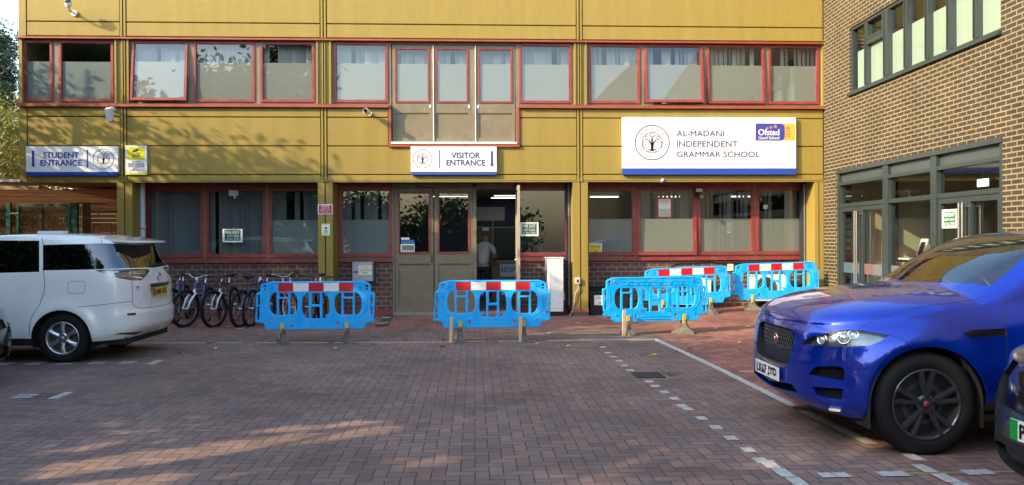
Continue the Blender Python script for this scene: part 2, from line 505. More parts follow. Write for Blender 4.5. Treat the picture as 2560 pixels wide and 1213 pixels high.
PAVE = paving()
mb = MB()
xs = [-150, -80, -40, -20] + [-12 + .5 * i for i in range(49)] + [14, 20, 40, 80, 150]
ys = [-150, -80, -40, -20, -10, -4] + [.5 * i for i in range(60)] + [32, 40, 60, 100, 150]
vs = [(x, y, gz(x, y)) for y in ys for x in xs]
nx = len(xs)
mb.add(vs, [(j * nx + i, j * nx + i + 1, (j + 1) * nx + i + 1, (j + 1) * nx + i) for j in range(len(ys) - 1) for i in range(nx - 1)], 0, True)
tag(mb.build('paved_ground', PAVE), kind='structure')

# painted / white block markings
MRK = P('white_block', (.37, .36, .335), .7, vary=.25, vscale=14, dust=(.2, .17, .16, .75), bump=.3, bscale=120)
MRKY = P('yellow_worn_line', (.23, .165, .075), .8, vary=.2, vscale=9, dust=(.16, .12, .11, .9))

def blk(mb, x0, x1, y0, y1, mi=0, jit=.004, lift=.004):
    j = lambda: random.uniform(-jit, jit)
    p = [(x0 + j(), y0 + j()), (x1 + j(), y0 + j()), (x1 + j(), y1 + j()), (x0 + j(), y1 + j())]
    mb.add([(a, b, gz(a, b) + lift) for a, b in p], [(0, 1, 2, 3)], mi)

def marking(name, fn):
    mb = MB(); fn(mb)
    return tag(mb.build(name, [MRK, MRKY]), kind='structure')

def _back(mb):
    x = -6.3
    while x < 2.80:
        L = random.choice((.2, .2, .2, .1)) - .004
        y = interp0([(-6.3, 12.80), (-3.07, 12.58), (-1.17, 12.46), (2.9, 12.52)], x)
        if random.random() < .97: blk(mb, x, min(x + L, 2.9), y - .045, y + .03, jit=.003)
        x += L + .008
def interp0(pts, x):
    for (a, c), (e, d) in zip(pts, pts[1:]):
        if x <= e: return c + (d - c) * (x - a) / (e - a)
    return pts[-1][1]
def _side(mb):
    y = 12.62
    while y > 6.2:
        x = interp0([(6.0, 3.12), (7.36, 3.08), (9.7, 3.04), (11.35, 2.97), (12.7, 2.9)], y) - .06
        if random.random() < .97: blk(mb, x, x + .095, y - .196, y)
        y -= .2
    blk(mb, 2.45, 2.83, 12.40, 12.44); blk(mb, 2.6, 2.80, 12.48, 12.52, lift=.006); blk(mb, 2.78, 3.0, 12.2, 12.24, lift=.006)
    blk(mb, 3.2, 3.9, 9.38, 9.44); blk(mb, 3.2, 3.85, 9.28, 9.33, 1)
def _dash(mb):
    for (px, py) in ((1507, 868), (1520, 882), (1533, 892), (1547, 902), (1560, 914), (1575, 926), (1622, 954), (1637, 965), (1660, 980), (1685, 996), (1703, 1014), (1718, 1022), (1752, 1045), (1788, 1068), (1825, 1094), (1868, 1124), (1900, 1150)):
        x, y = onground(px, py); blk(mb, x - .046, x + .046, y - .085, y + .05)
    for k in range(4):
        x, y = onground(1925, 1163); blk(mb, x - .05 + k * .015, x + .05 + k * .015, y - .2 * k - .095, y - .2 * k + .095, lift=.0065)
def _bay(y, x0, x1, end):
    def f(mb):
        blk(mb, x0 - 3, end - .15, y - .012, y + .018, 1)
        x = x1
        while x > x0 - 3:
            blk(mb, x - .1, x - .003, y - .1, y + .1); blk(mb, x + .003, x + .1, y - .1, y + .1)
            x -= .4
        blk(mb, end - .05, end + .05, y - .18, y); blk(mb, end - .05, end + .05, y + .006, y + .19)
    return f
marking('road_marking', _back)
marking('road_marking', _side)
marking('road_marking', _dash)
marking('road_marking', _bay(onground(60, 910)[1], -6.0, onground(311, 910)[0], onground(378, 910)[0]))
marking('road_marking', _bay(onground(60, 991)[1], -6.0, onground(62, 991)[0], onground(148, 991)[0]))
def _brt(mb):
    y = 5.24
    blk(mb, 2.95, 6.5, y - .012, y + .03, 1)
    for x in (2.44, 2.85, 3.45, 3.85, 4.25):
        blk(mb, x - .1, x - .003, y - .05, y + .06, lift=.0065); blk(mb, x + .003, x + .1, y - .05, y + .06, lift=.0065)
    for k, (x, yy) in enumerate(((3.21, 5.62), (3.13, 5.34), (3.15, 5.12), (3.16, 4.92))): blk(mb, x - .05, x + .05, yy - .09, yy + .1, lift=.009)
marking('road_marking', _brt)

# ------------------------------------------------------------------ the mustard school building
SB = thing('school_building', 'two storey school clad in mustard panels with red window frames', 'building', (FX(1100, YP), YP, 0))
XL = FX(48, YP); XE = XR0
zT = FZ(62, YP); zF1, zF0 = FZ(97.5, YP), FZ(104, YP); zH = FZ(107.5, YP); zW0 = FZ(259.5, YP); zS1, zS0 = FZ(261, YP), FZ(270.5, YP)
zA, zB, zC, zD = FZ(294.5, YP), FZ(365.8, YP), FZ(437, YP), FZ(454, YP)
ZTOP = 9.0
joints = [FX(309, YP), FX(809.5, YP), FX(1449, YP)]
XDL, XDR = FX(974, YP), FX(1296, YP)      # balcony door opening in the upper spandrel
bays = [(XL + .15, joints[0] - .055), (joints[0] + .055, joints[1] - .06), (joints[1] + .06, joints[2] - .055), (joints[2] + .055, XE)]
G = .006
def panel(x0, x1, z0, z1, mat=YEL):
    # folded-edge metal cassette: bevelled rim
    mb = MB(); e = .012
    x0 += G; x1 -= G; z0 += G; z1 -= G
    y = YP
    vs = [(x0, y + .02, z0), (x1, y + .02, z0), (x1, y + .02, z1), (x0, y + .02, z1), (x0 + e, y, z0 + e), (x1 - e, y, z0 + e), (x1 - e, y, z1 - e), (x0 + e, y, z1 - e)]
    fs = [(4, 5, 6, 7), (0, 1, 5, 4), (1, 2, 6, 5), (2, 3, 7, 6), (3, 0, 4, 7)]
    mb.add(vs, fs)
    mb.box(x0, x1, y + .02, y + .05, z0, z1)
    return mb.build('cladding_panel', mat, SB)
mb = MB()
mb.box(XL + .02, XE + .25, YP + .052, YP + .09, zF1 - .02, ZTOP)
mb.box(XL + .02, XDL, YP + .052, YP + .09, zD, zS0 + .05); mb.box(XDR, XE + .25, YP + .052, YP + .09, zD, zS0 + .05); mb.box(XDL, XDR, YP + .052, YP + .09, zD, zB)
mb.build('backing', YELD, SB)
zDB = FZ(357, YP)
for i, (a, b) in enumerate(bays):
    panel(a, b, zT, zT + 1.5); panel(a, b, zT + 1.5, ZTOP); panel(a, b, zF1, zT)
    if i == 2:
        for (p, q) in ((a, XDL - .02), (XDR + .02, b)):
            panel(p, q, zA, zS0); panel(p, q, zB, zA)
    else:
        panel(a, b, zA, zS0); panel(a, b, zB, zA)
    panel(a, b, zC, zB); panel(a, b, zD, zC)
# corner strip and joint fins
mb = MB(); mb.box(XL, XL + .145, YP - .004, YP + .06, zD, zS0); mb.box(XL, XL + .145, YP - .004, YP + .06, zF1, ZTOP); mb.build('corner_trim', YEL, SB)
for x in joints:
    mb = MB()
    for (z0, z1) in ((zD - .01, zS0), (zF1, ZTOP)):
        mb.box(x - .052, x - .014, YP - .012, YP + .05, z0, z1); mb.box(x + .014, x + .052, YP - .012, YP + .05, z0, z1); mb.box(x - .014, x + .014, YP + .02, YP + .05, z0, z1, 1)
        z = z0 + .2
        while z < z1:
            mb.cyl((x + .001, YP + .021, z), (x + .001, YP + .013, z), .008, n=8, mi=1); z += .62
    mb.build('joint_strip', [YEL, YELD], SB)
# flashings
def flash(name, x0, x1, z0, z1, pr, mat=ORG_RED):
    mb = MB()
    mb.add([(x0, YP + .05, z0), (x0, YP - pr, z0), (x0, YP - pr, z1 - .02), (x0, YP + .05, z1), (x1, YP + .05, z0), (x1, YP - pr, z0), (x1, YP - pr, z1 - .02), (x1, YP + .05, z1)],
           [(0, 1, 2, 3), (7, 6, 5, 4), (1, 5, 6, 2), (2, 6, 7, 3), (0, 4, 5, 1), (3, 7, 4, 0)])
    return mb.build(name, mat, SB)
xx = [XL - .03, FX(420, YP), FX(806, YP), FX(1210, YP), FX(1740, YP), XE]
for a, b in zip(xx, xx[1:]): flash('red_flashing', a, b - .004, zF0, zF1, .045)
for a, b in ((XL - .03, FX(367, YP)), (FX(367, YP), FX(805, YP)), (FX(805, YP), XDL - .0), (XDR, FX(1640, YP)), (FX(1640, YP), XE)):
    flash('red_flashing', a, b - .004, zS0, zS1, .07)
mb = MB()
mb.box(XDL - .02, XDL + .035, YP - .03, YP + .05, zB, zS0); mb.box(XDR - .035, XDR + .02, YP - .03, YP + .05, zB, zS0); mb.box(XDL - .02, XDR + .02, YP - .05, YP + .05, zB - .02, zB + .03)
mb.build('red_flashing', ORG_RED, SB)

# upper window band --------------------------------------------------------------------
upper = [(62, 134, 0), (150, 286, 0), (333, 472, 1), (486, 638, 0), (652, 787, 0), (836, 970, 0), (1298, 1428, 0), (1471, 1599, 0), (1610, 1755, 1), (1766, 1909, .35), (1920, 2045, 0)]
zw1, zw0 = FZ(109, YU), FZ(258, YU)
zfilm = FZ(161, YU + .02)
def sash_window(x0, x1, z0, z1, y, tilt, fw_=.045, frame_m=RED, film_top=None, film_m=FILM, blind=None, name='window', gl=GLS, d=.05, parent=None):
    """a sash: frame > pane, film; hinged at its head when tilted open"""
    parent = parent or SB
    T = lambda p: p
    ang = radians(5.5 * tilt)
    def R(p):
        if not tilt: return p
        dz = p[2] - z1; dy = p[1] - y
        return (p[0], y + dy * cos(ang) + dz * sin(ang) , z1 + dz * cos(ang) - dy * sin(ang))
    mb = MB()
    mb.box(x0, x1, y - d, y, z1 - fw_, z1); mb.box(x0, x1, y - d, y, z0, z0 + fw_)
    mb.box(x0, x0 + fw_, y - d, y, z0 + fw_, z1 - fw_); mb.box(x1 - fw_, x1, y - d, y, z0 + fw_, z1 - fw_)
    b = .012
    for (a0, a1, c0, c1) in ((x0 + fw_, x1 - fw_, z0 + fw_, z0 + fw_ + b), (x0 + fw_, x1 - fw_, z1 - fw_ - b, z1 - fw_), (x0 + fw_, x0 + fw_ + b, z0 + fw_ + b, z1 - fw_ - b), (x1 - fw_ - b, x1 - fw_, z0 + fw_ + b, z1 - fw_ - b)):
        mb.box(a0, a1, y - d + .012, y - .004, c0, c1)
    mb.v = [R(p) for p in mb.v]
    w_ = mb.build(name, frame_m, parent)
    g = .004
    a, c, e, f = x0 + fw_, x1 - fw_, z0 + fw_, z1 - fw_
    mb = MB(); mb.quad((a, y - .02, e), (c, y - .02, e), (c, y - .02, f), (a, y - .02, f)); mb.v = [R(p) for p in mb.v]
    mb.build('pane', gl, w_)
    if film_top:
        mb = MB(); mb.quad((a, y - .014, e), (c, y - .014, e), (c, y - .014, film_top), (a, y - .014, film_top)); mb.v = [R(p) for p in mb.v]
        mb.build('frosted_film', film_m, w_)
    if blind:
        mb = MB(); x = a; rr = random.Random(int(x0 * 100))
        while x < c:
            if rr.random() > blind[1]:
                t = rr.uniform(.15, .8) if blind[2] else .25
                dx, dy = .055 * cos(t), .055 * sin(t)
                yy = y + blind[3]
                mb.quad((x - dx + .04, yy - dy, z0 - .02), (x + dx + .04, yy + dy, z0 - .02), (x + dx + .04, yy + dy, z1 + .02), (x - dx + .04, yy - dy, z1 + .02))
            x += .095
        if mb.f: mb.build('vertical_blind', blind[0], w_)
    return w_
edges = []
for (a, b, t) in upper:
    x0, x1 = FX(a, YU, 180), FX(b, YU, 180)
    edges.append((x0, x1))
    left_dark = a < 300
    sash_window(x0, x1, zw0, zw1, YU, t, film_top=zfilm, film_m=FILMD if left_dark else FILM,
                blind=None if left_dark else (BLIND, .22 if 640 < a < 800 or a > 1600 else .06, True, .16))
# olive / mustard infill posts between sashes (butted, slightly behind the sash faces)
zh1 = zF0; zsl = zS1
def post(x0, x1, mat, y0=YU - .03, name='window_post', z0=None, z1=None):
    mb = MB(); mb.box(x0, x1, y0, YU + .08, zsl if z0 is None else z0, zh1 if z1 is None else z1); return mb.build(name, mat, SB)
def strip(x0, x1, z0, z1, mat=OLV, name='window_head', y0=YU - .025):
    mb = MB(); mb.box(x0, x1, y0, YU + .08, z0, z1); return mb.build(name, mat, SB)
post(XL, edges[0][0], YEL, YP - .002); post(edges[0][1], edges[1][0], OLV)
for (ia, ib, xj) in ((1, 2, joints[0]), (4, 5, joints[1]), (6, 7, joints[2])):
    xa, xb = edges[ia][1], edges[ib][0]
    post(xa, xa + .05, OLV); post(xb - .05, xb, OLV)
    mb = MB()
    for (p, q, yy) in ((xa + .05, xa + .085, YP - .005), (xa + .085, xj - .03, YP + .03), (xj - .03, xj - .01, YP - .005), (xj + .014, xj + .034, YP - .005), (xj + .034, xb - .085, YP + .03), (xb - .085, xb - .05, YP - .005)):
        mb.box(p, q, yy, YU + .08, zsl, zh1)
    mb.box(xj - .01, xj + .014, YP + .06, YU + .08, zsl, zh1, 1)
    mb.build('mullion_cladding', [YEL, YELD], SB)
for ia, ib in ((2, 3), (3, 4), (7, 8), (8, 9), (9, 10)): post(edges[ia][1], edges[ib][0], OLV)
post(edges[10][1], edges[10][1] + .05, OLV); post(edges[10][1] + .05, XE, YEL, YP - .002)
for (x0, x1) in edges:
    strip(x0, x1, zw1, zh1); strip(x0, x1, zsl, zw0)
# balcony doors
X0, X1 = FX(979, YU), FX(1289, YU)
post(edges[5][1], X0, OLV, z0=zDB); post(X1, edges[6][0], OLV, z0=zDB)
strip(X0, X1, FZ(113, YU), zh1)
mb = MB(); mb.box(XDL + .035, XDR - .035, YP - .06, YU + .08, zDB - .03, zDB + .012); mb.build('door_sill', WHT, SB)
leafs = [(981, 1082, 988, 1074), (1085, 1187, 1089, 1171), (1190, 1287, 1196, 1281)]
for k, (a, b, ga, gb) in enumerate(leafs):
    x0, x1, g0, g1 = [FX(q, YU, 200) for q in (a, b, ga, gb)]
    zt, zb_ = FZ(114.5, YU), zDB + .015
    gt, gb_ = FZ(121, YU), FZ(258, YU)
    pt, pb = FZ(283, YU), FZ(346, YU)
    mb = MB(); y = YU + .03
    mb.box(x0, g0, y - .05, y, zb_, zt); mb.box(g1, x1, y - .05, y, zb_, zt); mb.box(g0, g1, y - .05, y, gt, zt); mb.box(g0, g1, y - .05, y, pt, gb_); mb.box(g0, g1, y - .05, y, zb_, pb)
    mb.box(g0, g1, y - .028, y, pb, pt)
    for (p, q, r, s) in ((g0, g1, pt - .012, pt), (g0, g1, pb, pb + .012), (g0, g0 + .012, pb + .012, pt - .012), (g1 - .012, g1, pb + .012, pt - .012)): mb.box(p, q, y - .042, y - .028, r, s)
    d_ = mb.build('balcony_door', OLV, SB)
    sash_window(g0, g1, gb_, gt, y - .02, 0, fw_=.028, film_top=zfilm, blind=(BLIND, .06, True, .16), name='glazing', d=.045, parent=d_)
    if k < 2:
        mb = MB(); mb.box(x1 + .004, x1 + .02, YU - .045, YU, zb_, zt); mb.build('meeting_strip', WHT, d_)
    mb = MB(); mb.box((g1 if k != 2 else g0 - .02) - .01, (g1 if k != 2 else g0 - .02) + .03, y - .062, y - .05, FZ(271, YU), FZ(263, YU)); mb.build('lock', STEEL, d_)

# ground floor ------------------------------------------------------------------------
zsof = zD
mb = MB(); mb.box(XL, XE + .2, YP + .05, YP + 9, zsof + .004, zsof + .12); mb.build('soffit', P('soffit_board', (.11, .04, .03), .7), SB)
mb = MB(); mb.box(XL, XE + .2, YP + .01, YP + .055, zsof - .012, zsof + .1); mb.build('soffit_edge', YEL, SB)
def pier(pa, pb, depth=.72, z0=.0, x1=None):
    a, b = FX(pa, YP, 600), (FX(pb, YP, 600) if x1 is None else x1)
    c = (a + b) / 2
    zt = zsof
    zr1, zr0 = FZ(777, YP), FZ(784, YP)
    mb = MB()
    mb.box(a, c - .012, YP + .004, YP + depth, zr1, zt - .02); mb.box(c + .012, b, YP + .004, YP + depth, zr1, zt - .02); mb.box(c - .012, c + .012, YP + .03, YP + depth, zr1, zt - .02, 1)
    for z in (.4, .95, 1.5, 2.1, 2.5): mb.cyl((c, YP + .031, z), (c, YP + .022, z), .008, n=8, mi=1)
    o = mb.build('pier', [YEL, YELD], SB)
    mb = MB(); mb.box(a - .012, b + .012, YP - .01, YP + depth + .0, zr0, zr1); mb.build('base_trim', P('red_base', (.33, .06, .055), .6, vary=.1, vscale=5), o)
    mb = MB(); mb.box(a - .006, b + .006, YP - .002, YP + depth, -.05, zr0); mb.build('plinth', P('dark_plinth', (.085, .075, .078), .8, vary=.25, vscale=9), o)
    return a, b
p1 = pier(293, 331); p2 = pier(795, 832); p3 = pier(1433, 1470); p4 = pier(2037, 2060, x1=XE - .004)
# yellow jamb lining on the right faces is the pier itself; grey/red windows
ZGT, ZGB = FZ(469, YG), FZ(641, YG)      # sash top, bottom
ZSI1, ZSI0 = FZ(645.5, YG), FZ(654, YG)  # red sill
ZPL = FZ(772, YG)
zfg = FZ(549, YG)
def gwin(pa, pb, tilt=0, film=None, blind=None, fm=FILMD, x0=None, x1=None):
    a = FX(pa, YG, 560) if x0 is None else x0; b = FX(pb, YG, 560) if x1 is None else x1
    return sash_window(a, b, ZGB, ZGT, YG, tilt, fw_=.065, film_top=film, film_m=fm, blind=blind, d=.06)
def gmull(pa, pb, mat=OLV, x0=None, x1=None):
    a = FX(pa, YG, 560) if x0 is None else x0; b = FX(pb, YG, 560) if x1 is None else x1
    mb = MB(); mb.box(a, b, YG - .045, YG + .05, ZSI1, zsof); return mb.build('window_post', mat, SB)
def gline(x0, x1, holes=True):
    mb = MB(); mb.box(x0, x1, YG - .04, YG + .05, ZGT, zsof); mb.build('window_head', RED, SB)
    mb = MB(); mb.box(x0, x1, YG - .02, YG + .05, ZSI1, ZGB); mb.build('window_post', OLV, SB)
    mb = MB(); mb.box(x0, x1, YG - .09, YG + .05, ZSI0, ZSI1); mb.build('window_sill', RED, SB)
    mb = MB(); mb.box(x0, x1, YG - .03, YG + .12, ZPL, ZSI0); mb.build('brick_wall', BRK_F, SB)
    mb = MB(); mb.box(x0, x1, YG - .036, YG + .12, -.05, ZPL); mb.build('red_plinth', P('red_plinth_paint', (.23, .045, .04), .6, vary=.2, vscale=6), SB)
# bay two
xa, xb = FX(367, YG, 560), p2[0] + .05
gline(p1[1] - .05, xb)
gmull(0, 0, RED, x0=p1[1] - .05, x1=xa)
blg = (BLINDD, .07, True, .10)
gwin(0, 510.5, blind=blg, x0=xa); gmull(510.5, 515.5); gwin(515.5, 667.5, blind=blg); gmull(667.5, 672.5); gwin(672.5, 0, film=zfg, blind=blg, x1=xb)
# bay three
xa = p2[1] - .02
x_b3 = FX(982, YG, 560)
gline(xa, x_b3)
gmull(0, 847, RED, x0=xa); gwin(847, 982, film=zfg, blind=(BLINDD, .35, True, .12))
# doors
def dleaf(x0, x1, name='entrance_door', lock=True, px=None):
    z0, z1 = FZ(781, YG), FZ(470, YG)
    g0, g1, gt, gb = x0 + .075, x1 - .065, FZ(480, YG), FZ(634, YG)
    pt, pb = FZ(659, YG), FZ(765, YG)
    y = YG + .02
    mb = MB()
    mb.box(x0, g0, y - .06, y, z0, z1); mb.box(g1, x1, y - .06, y, z0, z1); mb.box(g0, g1, y - .06, y, gt, z1); mb.box(g0, g1, y - .06, y, pt, gb); mb.box(g0, g1, y - .06, y, z0, pb)
    for (p, q, r, s) in ((g0, g1, pt - .014, pt), (g0, g1, pb, pb + .014), (g0, g0 + .014, pb + .014, pt - .014), (g1 - .014, g1, pb + .014, pt - .014)): mb.box(p, q, y - .05, y - .03, r, s)
    d_ = mb.build(name, OLV, SB)
    mb = MB(); nn = 10
    for i in range(nn + 1):
        for j in range(nn + 1):
            u, v = i / nn, j / nn
            dent = .006 * math.exp(-((u - .1) ** 2 + (v - .5) ** 2) * 30) + .004 * math.exp(-((u - .4) ** 2 + (v - .8) ** 2) * 60)
            mb.v.append((g0 + (g1 - g0) * u, y - .03 + dent, pb + (pt - pb) * v))
    for i in range(nn):
        for j in range(nn):
            a = i * (nn + 1) + j
            mb.f.append([a, a + nn + 1, a + nn + 2, a + 1]); mb.m.append(0); mb.sm.append(True)
    mb.build('kick_panel', OLV, d_)
    sash_window(g0, g1, gb, gt, y - .02, 0, fw_=.026, name='glazing', d=.055, parent=d_)
    if lock:
        mb = MB(); mb.box(g1 + .006, g1 + .05, y - .072, y - .06, FZ(655, YG), FZ(637, YG)); mb.build('lock_plate', P('dark_metal', (.10, .09, .07), .4, metal=.8), d_)
        mb = MB()
        for pz in (642, 649): mb.cyl((g1 + .028, y - .073, FZ(pz, YG)), (g1 + .028, y - .09, FZ(pz, YG)), .011, n=10)
        mb.build('lock_cylinder', CHR, d_)
    return d_
xl = [FX(q, YG, 560) for q in (987, 1083.5, 1086, 1182)]
dleaf(xl[0], xl[1]); dleaf(xl[2], xl[3], lock=False)
mb = MB(); mb.box(x_b3, xl[0] - .004, YG - .07, YG + .05, .02, zsof); mb.box(xl[3] + .004, FX(1191, YG, 560), YG - .07, YG + .05, .02, zsof); mb.box(xl[0] - .004, FX(1286, YG, 560), YG - .07, YG + .05, FZ(469, YG), zsof)
mb.build('door_frame', OLV, SB)
mb = MB(); mb.box(x_b3, FX(1298, YG, 560), YG - .08, YG + .9, -.05, .055); mb.build('door_threshold', P('threshold_stone', (.24, .22, .20), .8, vary=.15, vscale=6), SB)
# open leaf, folded outwards and seen edge on
xo = FX(1288.5, YG, 560)
z0, z1 = FZ(781, YG), FZ(470, YG)
mb = MB(); mb.box(xo - .0, xo + .05, YG - .86, YG - .03, z0, FZ(640, YG)); mb.box(xo, xo + .05, YG - .86, YG - .78, FZ(640, YG), z1); mb.box(xo, xo + .05, YG - .11, YG - .03, FZ(640, YG), z1); mb.box(xo, xo + .05, YG - .78, YG - .11, FZ(480, YG), z1)
od = mb.build('entrance_door', P('door_edge_paint', (.36, .30, .22), .5, vary=.1, vscale=4), SB); od['label'] = 'door leaf standing open at right angles to the wall'
mb = MB(); mb.quad((xo + .025, YG - .78, FZ(640, YG)), (xo + .025, YG - .11, FZ(640, YG)), (xo + .025, YG - .11, FZ(480, YG)), (xo + .025, YG - .78, FZ(480, YG))); mb.build('pane', GLS, od)
mb = MB()
for s_ in (-1, 1):
    mb.tube([(xo + .025, YG - .8, FZ(648, YG)), (xo + .025 + s_ * .075, YG - .8, FZ(648, YG)), (xo + .025 + s_ * .085, YG - .72, FZ(648, YG))], .012, 8)
mb.build('handle', STEEL, od)
mb = MB()
for pz in (490, 560, 690, 755): mb.cyl((xo + .02, YG - .87, FZ(pz, YG)), (xo + .02, YG - .858, FZ(pz, YG)), .012, n=8)
mb.build('bolt', STEEL, od)
# window right of the doors
xa = FX(1294, YG, 560); xb = p3[0] + .03
gline(xa, xb)
gwin(1290, 1421); gmull(0, 0, P('shutter_black', (.02, .022, .025), .5), x0=FX(1421, YG, 560), x1=xb)
# bay four
xa = p3[1] - .02; xb = p4[0] + .02
gline(xa, xb)
bl4 = (BLINDD, .15, True, .16)
gwin(1463, 1588, film=zfg, fm=FILM); gmull(1588, 1591); gwin(1591, 1738.5, tilt=.35, film=zfg, fm=FILM, blind=bl4); gmull(1738.5, 1742); gwin(1742, 1884, film=zfg, fm=FILM, blind=bl4); gmull(1884, 1888); gwin(1888, 2030, film=zfg, fm=FILM, blind=bl4)
gmull(0, 0, P('shutter_black', (.02, .022, .025), .5), x0=FX(2030, YG, 560), x1=xb)
# roller shutter guides beside the piers
for xg, yy in ((p3[0] - .07, YG - .28), (p4[0] - .075, YG - .28)):
    mb = MB(); mb.box(xg, xg + .062, yy, yy + .2, .1, zsof)
    z = .2
    while z < zsof - .05:
        mb.box(xg + .018, xg + .044, yy - .004, yy, z, z + .03, 1); z += .05
    mb.build('shutter_guide', [P('shutter_black'), P('guide_slot', (.33, .34, .36), .5)], SB)
# rain pipe in the first recess
xp_ = FX(357, YP + .4, 560)
mb = MB(); mb.cyl((xp_, YP + .4, 0), (xp_, YP + .4, zsof + .002), .055, n=16)
for z in (.5, 1.9): mb.lathe([(.055, -.03), (.066, -.03), (.066, .03), (.055, .03)], (xp_, YP + .4, z), (0, 0, 1), 16)
mb.build('drainpipe', P('pale_grey_pipe', (.42, .46, .52), .5, vary=.08, vscale=5), SB)

# shell, floors and rooms behind the glass
zfl = zS0 - .02
mb = MB()
mb.box(XL + .1, XE + .1, YP + 8.9, YP + 9, .0, ZTOP); mb.box(XL, XL + .1, YP + .06, YP + 9, zsof, ZTOP); mb.box(XE + .1, XE + .2, YP + .06, YP + 9, 0, ZTOP)
mb.build('rear_wall', YEL, SB)
mb = MB(); mb.box(XL, XE + .25, YP + .06, YP + 9, ZTOP, ZTOP + .15); mb.build('roof', P('roof_felt', (.1, .1, .1), .9), SB)
mb = MB(); mb.box(XL + .1, XE + .1, YU + .15, YP + 8.9, zsof + .3, zW0 - .45); mb.build('floor_slab', FLOOR, SB)
mb = MB(); mb.box(XL + .1, XE + .1, YU + .15, YP + 8.9, zH + .12, zH + .2); mb.build('ceiling', CEIL, SB)
mb = MB()
for x in (joints[0], FX(800, YP), FX(975, YP), FX(1293, YP)): mb.box(x - .06, x + .06, YU + .35, YP + 8.9, zW0 - .45, zH + .12)
mb.box(XL + .1, XE + .1, YU + 3.4, YU + 3.5, zW0 - .45, zH + .12); mb.build('upper_partition', INT, SB)
mb = MB()
mb.box(p1[0] + .05, p1[0] + .15, YG + .1, YP + 8.9, 0, zsof); mb.box(p2[0] + .1, p2[0] + .2, YG + .3, YP + 8.9, 0, zsof); mb.box(p3[0], p3[0] + .12, YG + .3, YP + 8.9, 0, zsof)
mb.box(p1[0] + .1, p2[0], YG + 3.0, YG + 3.1, 0, zsof); mb.box(p3[0], XE, YG + 4.0, YG + 4.1, 0, zsof)
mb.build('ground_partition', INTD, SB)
mb = MB(); mb.box(p1[0] + .05, XE, YG + .12, YP + 8.9, -.04, .06); mb.build('ground_floor', FLOOR, SB)
mb = MB(); mb.box(p2[0] + .2, p3[0], YG + .1, YP + 8.9, zsof - .1, zsof - .05); mb.build('hall_ceiling', P('hall_ceiling_paint', (.22, .22, .22), .8), SB)
# ------------------------------------------------------------------ brick building on the right
BB = thing('brick_building', 'dark brick block with pale yellow mortar and grey glazed entrance', 'building', (XR0 - .3, YP - 4, 0))
WD = Vector((-RTILT, -1, 0)).normalized()      # along the wall, towards the camera
WN = Vector((-1, RTILT, 0)).normalized()       # out of the wall
WC = Vector((XR0, YP, 0))
def W(u, z, d=0.0):
    return WC + WD * u + WN * d + Vector((0, 0, z))
def onwall(px, py, d=0.0):
    r = ray(px, py)
    t = (WC + WN * d - CP).dot(WN) / r.dot(WN)
    p = CP + r * t
    return (p - WC).dot(WD), p.z
def wbox(mb, u0, u1, z0, z1, d0, d1, mi=0):
    u0, u1 = min(u0, u1), max(u0, u1); z0, z1 = min(z0, z1), max(z0, z1); d0, d1 = min(d0, d1), max(d0, d1)
    vs = [W(u, z, d) for z in (z0, z1) for u, d in ((u0, d0), (u1, d0), (u1, d1), (u0, d1))]
    return mb.add(vs, [(0, 3, 2, 1), (4, 5, 6, 7), (0, 1, 5, 4), (1, 2, 6, 5), (2, 3, 7, 6), (3, 0, 4, 7)], mi)
def wquad(mb, u0, u1, z0, z1, d, mi=0):
    return mb.quad(W(u0, z0, d), W(u1, z0, d), W(u1, z1, d), W(u0, z1, d), mi)
uw0, uw1 = onwall(2124, 72)[0], onwall(2503, 79)[0]
zw_t, zw_b = onwall(2124, 71)[1], onwall(2122, 236)[1]
ue0, ue1 = onwall(2091, 500)[0], onwall(2506, 400)[0]
ze_t, ze_b = onwall(2091, 427)[1], .13
mb = MB()
UEND = 30
wbox(mb, 0, UEND, zw_t, ZTOP, -.3, 0)
wbox(mb, 0, uw0, ze_t, zw_t, -.3, 0); wbox(mb, uw1, UEND, ze_t, zw_t, -.3, 0); wbox(mb, uw0, uw1, ze_t, zw_b, -.3, 0)
wbox(mb, 0, ue0, -.1, ze_t, -.3, 0); wbox(mb, ue1, UEND, -.1, ze_t, -.3, 0)
mb.build('wall', BRK_R, BB)
FRG = P('anthracite_frame', (.026, .037, .038), .4, vary=.05, vscale=3)
FRP = P('spandrel_panel', (.042, .060, .058), .35, vary=.06, vscale=1.5)
# upper window
fr = MB()
e = .055
wbox(fr, uw0, uw1, zw_b, zw_b + e, -.13, -.03); wbox(fr, uw0, uw1, zw_t - e, zw_t, -.13, -.03)
wbox(fr, uw0, uw0 + e, zw_b + e, zw_t - e, -.13, -.03); wbox(fr, uw1 - e, uw1, zw_b + e, zw_t - e, -.13, -.03)
wbox(fr, uw0 - .02, uw1 + .02, zw_b - .05, zw_b - .004, -.12, .06)
cols = [(2133, 2160), (2166, 2207), (2219, 2258), (2267, 2311), (2320, 2365), (2377, 2431), (2442, 2489)]
us = [(onwall(a, 160)[0], onwall(b, 160)[0]) for a, b in cols]
for (a, b), (c, d) in zip(us, us[1:]):
    wbox(fr, b, c, zw_b + e, zw_t - e, -.13, -.025)
    wbox(fr, b - .0, b + .018, zw_b + e, zw_t - e, -.025, .0); wbox(fr, c - .018, c, zw_b + e, zw_t - e, -.025, .0)
zt0, zt1 = onwall(2170, 110)[1], onwall(2170, 97)[1]
wbox(fr, us[1][0], us[1][1], zt0, zt1, -.13, -.01)
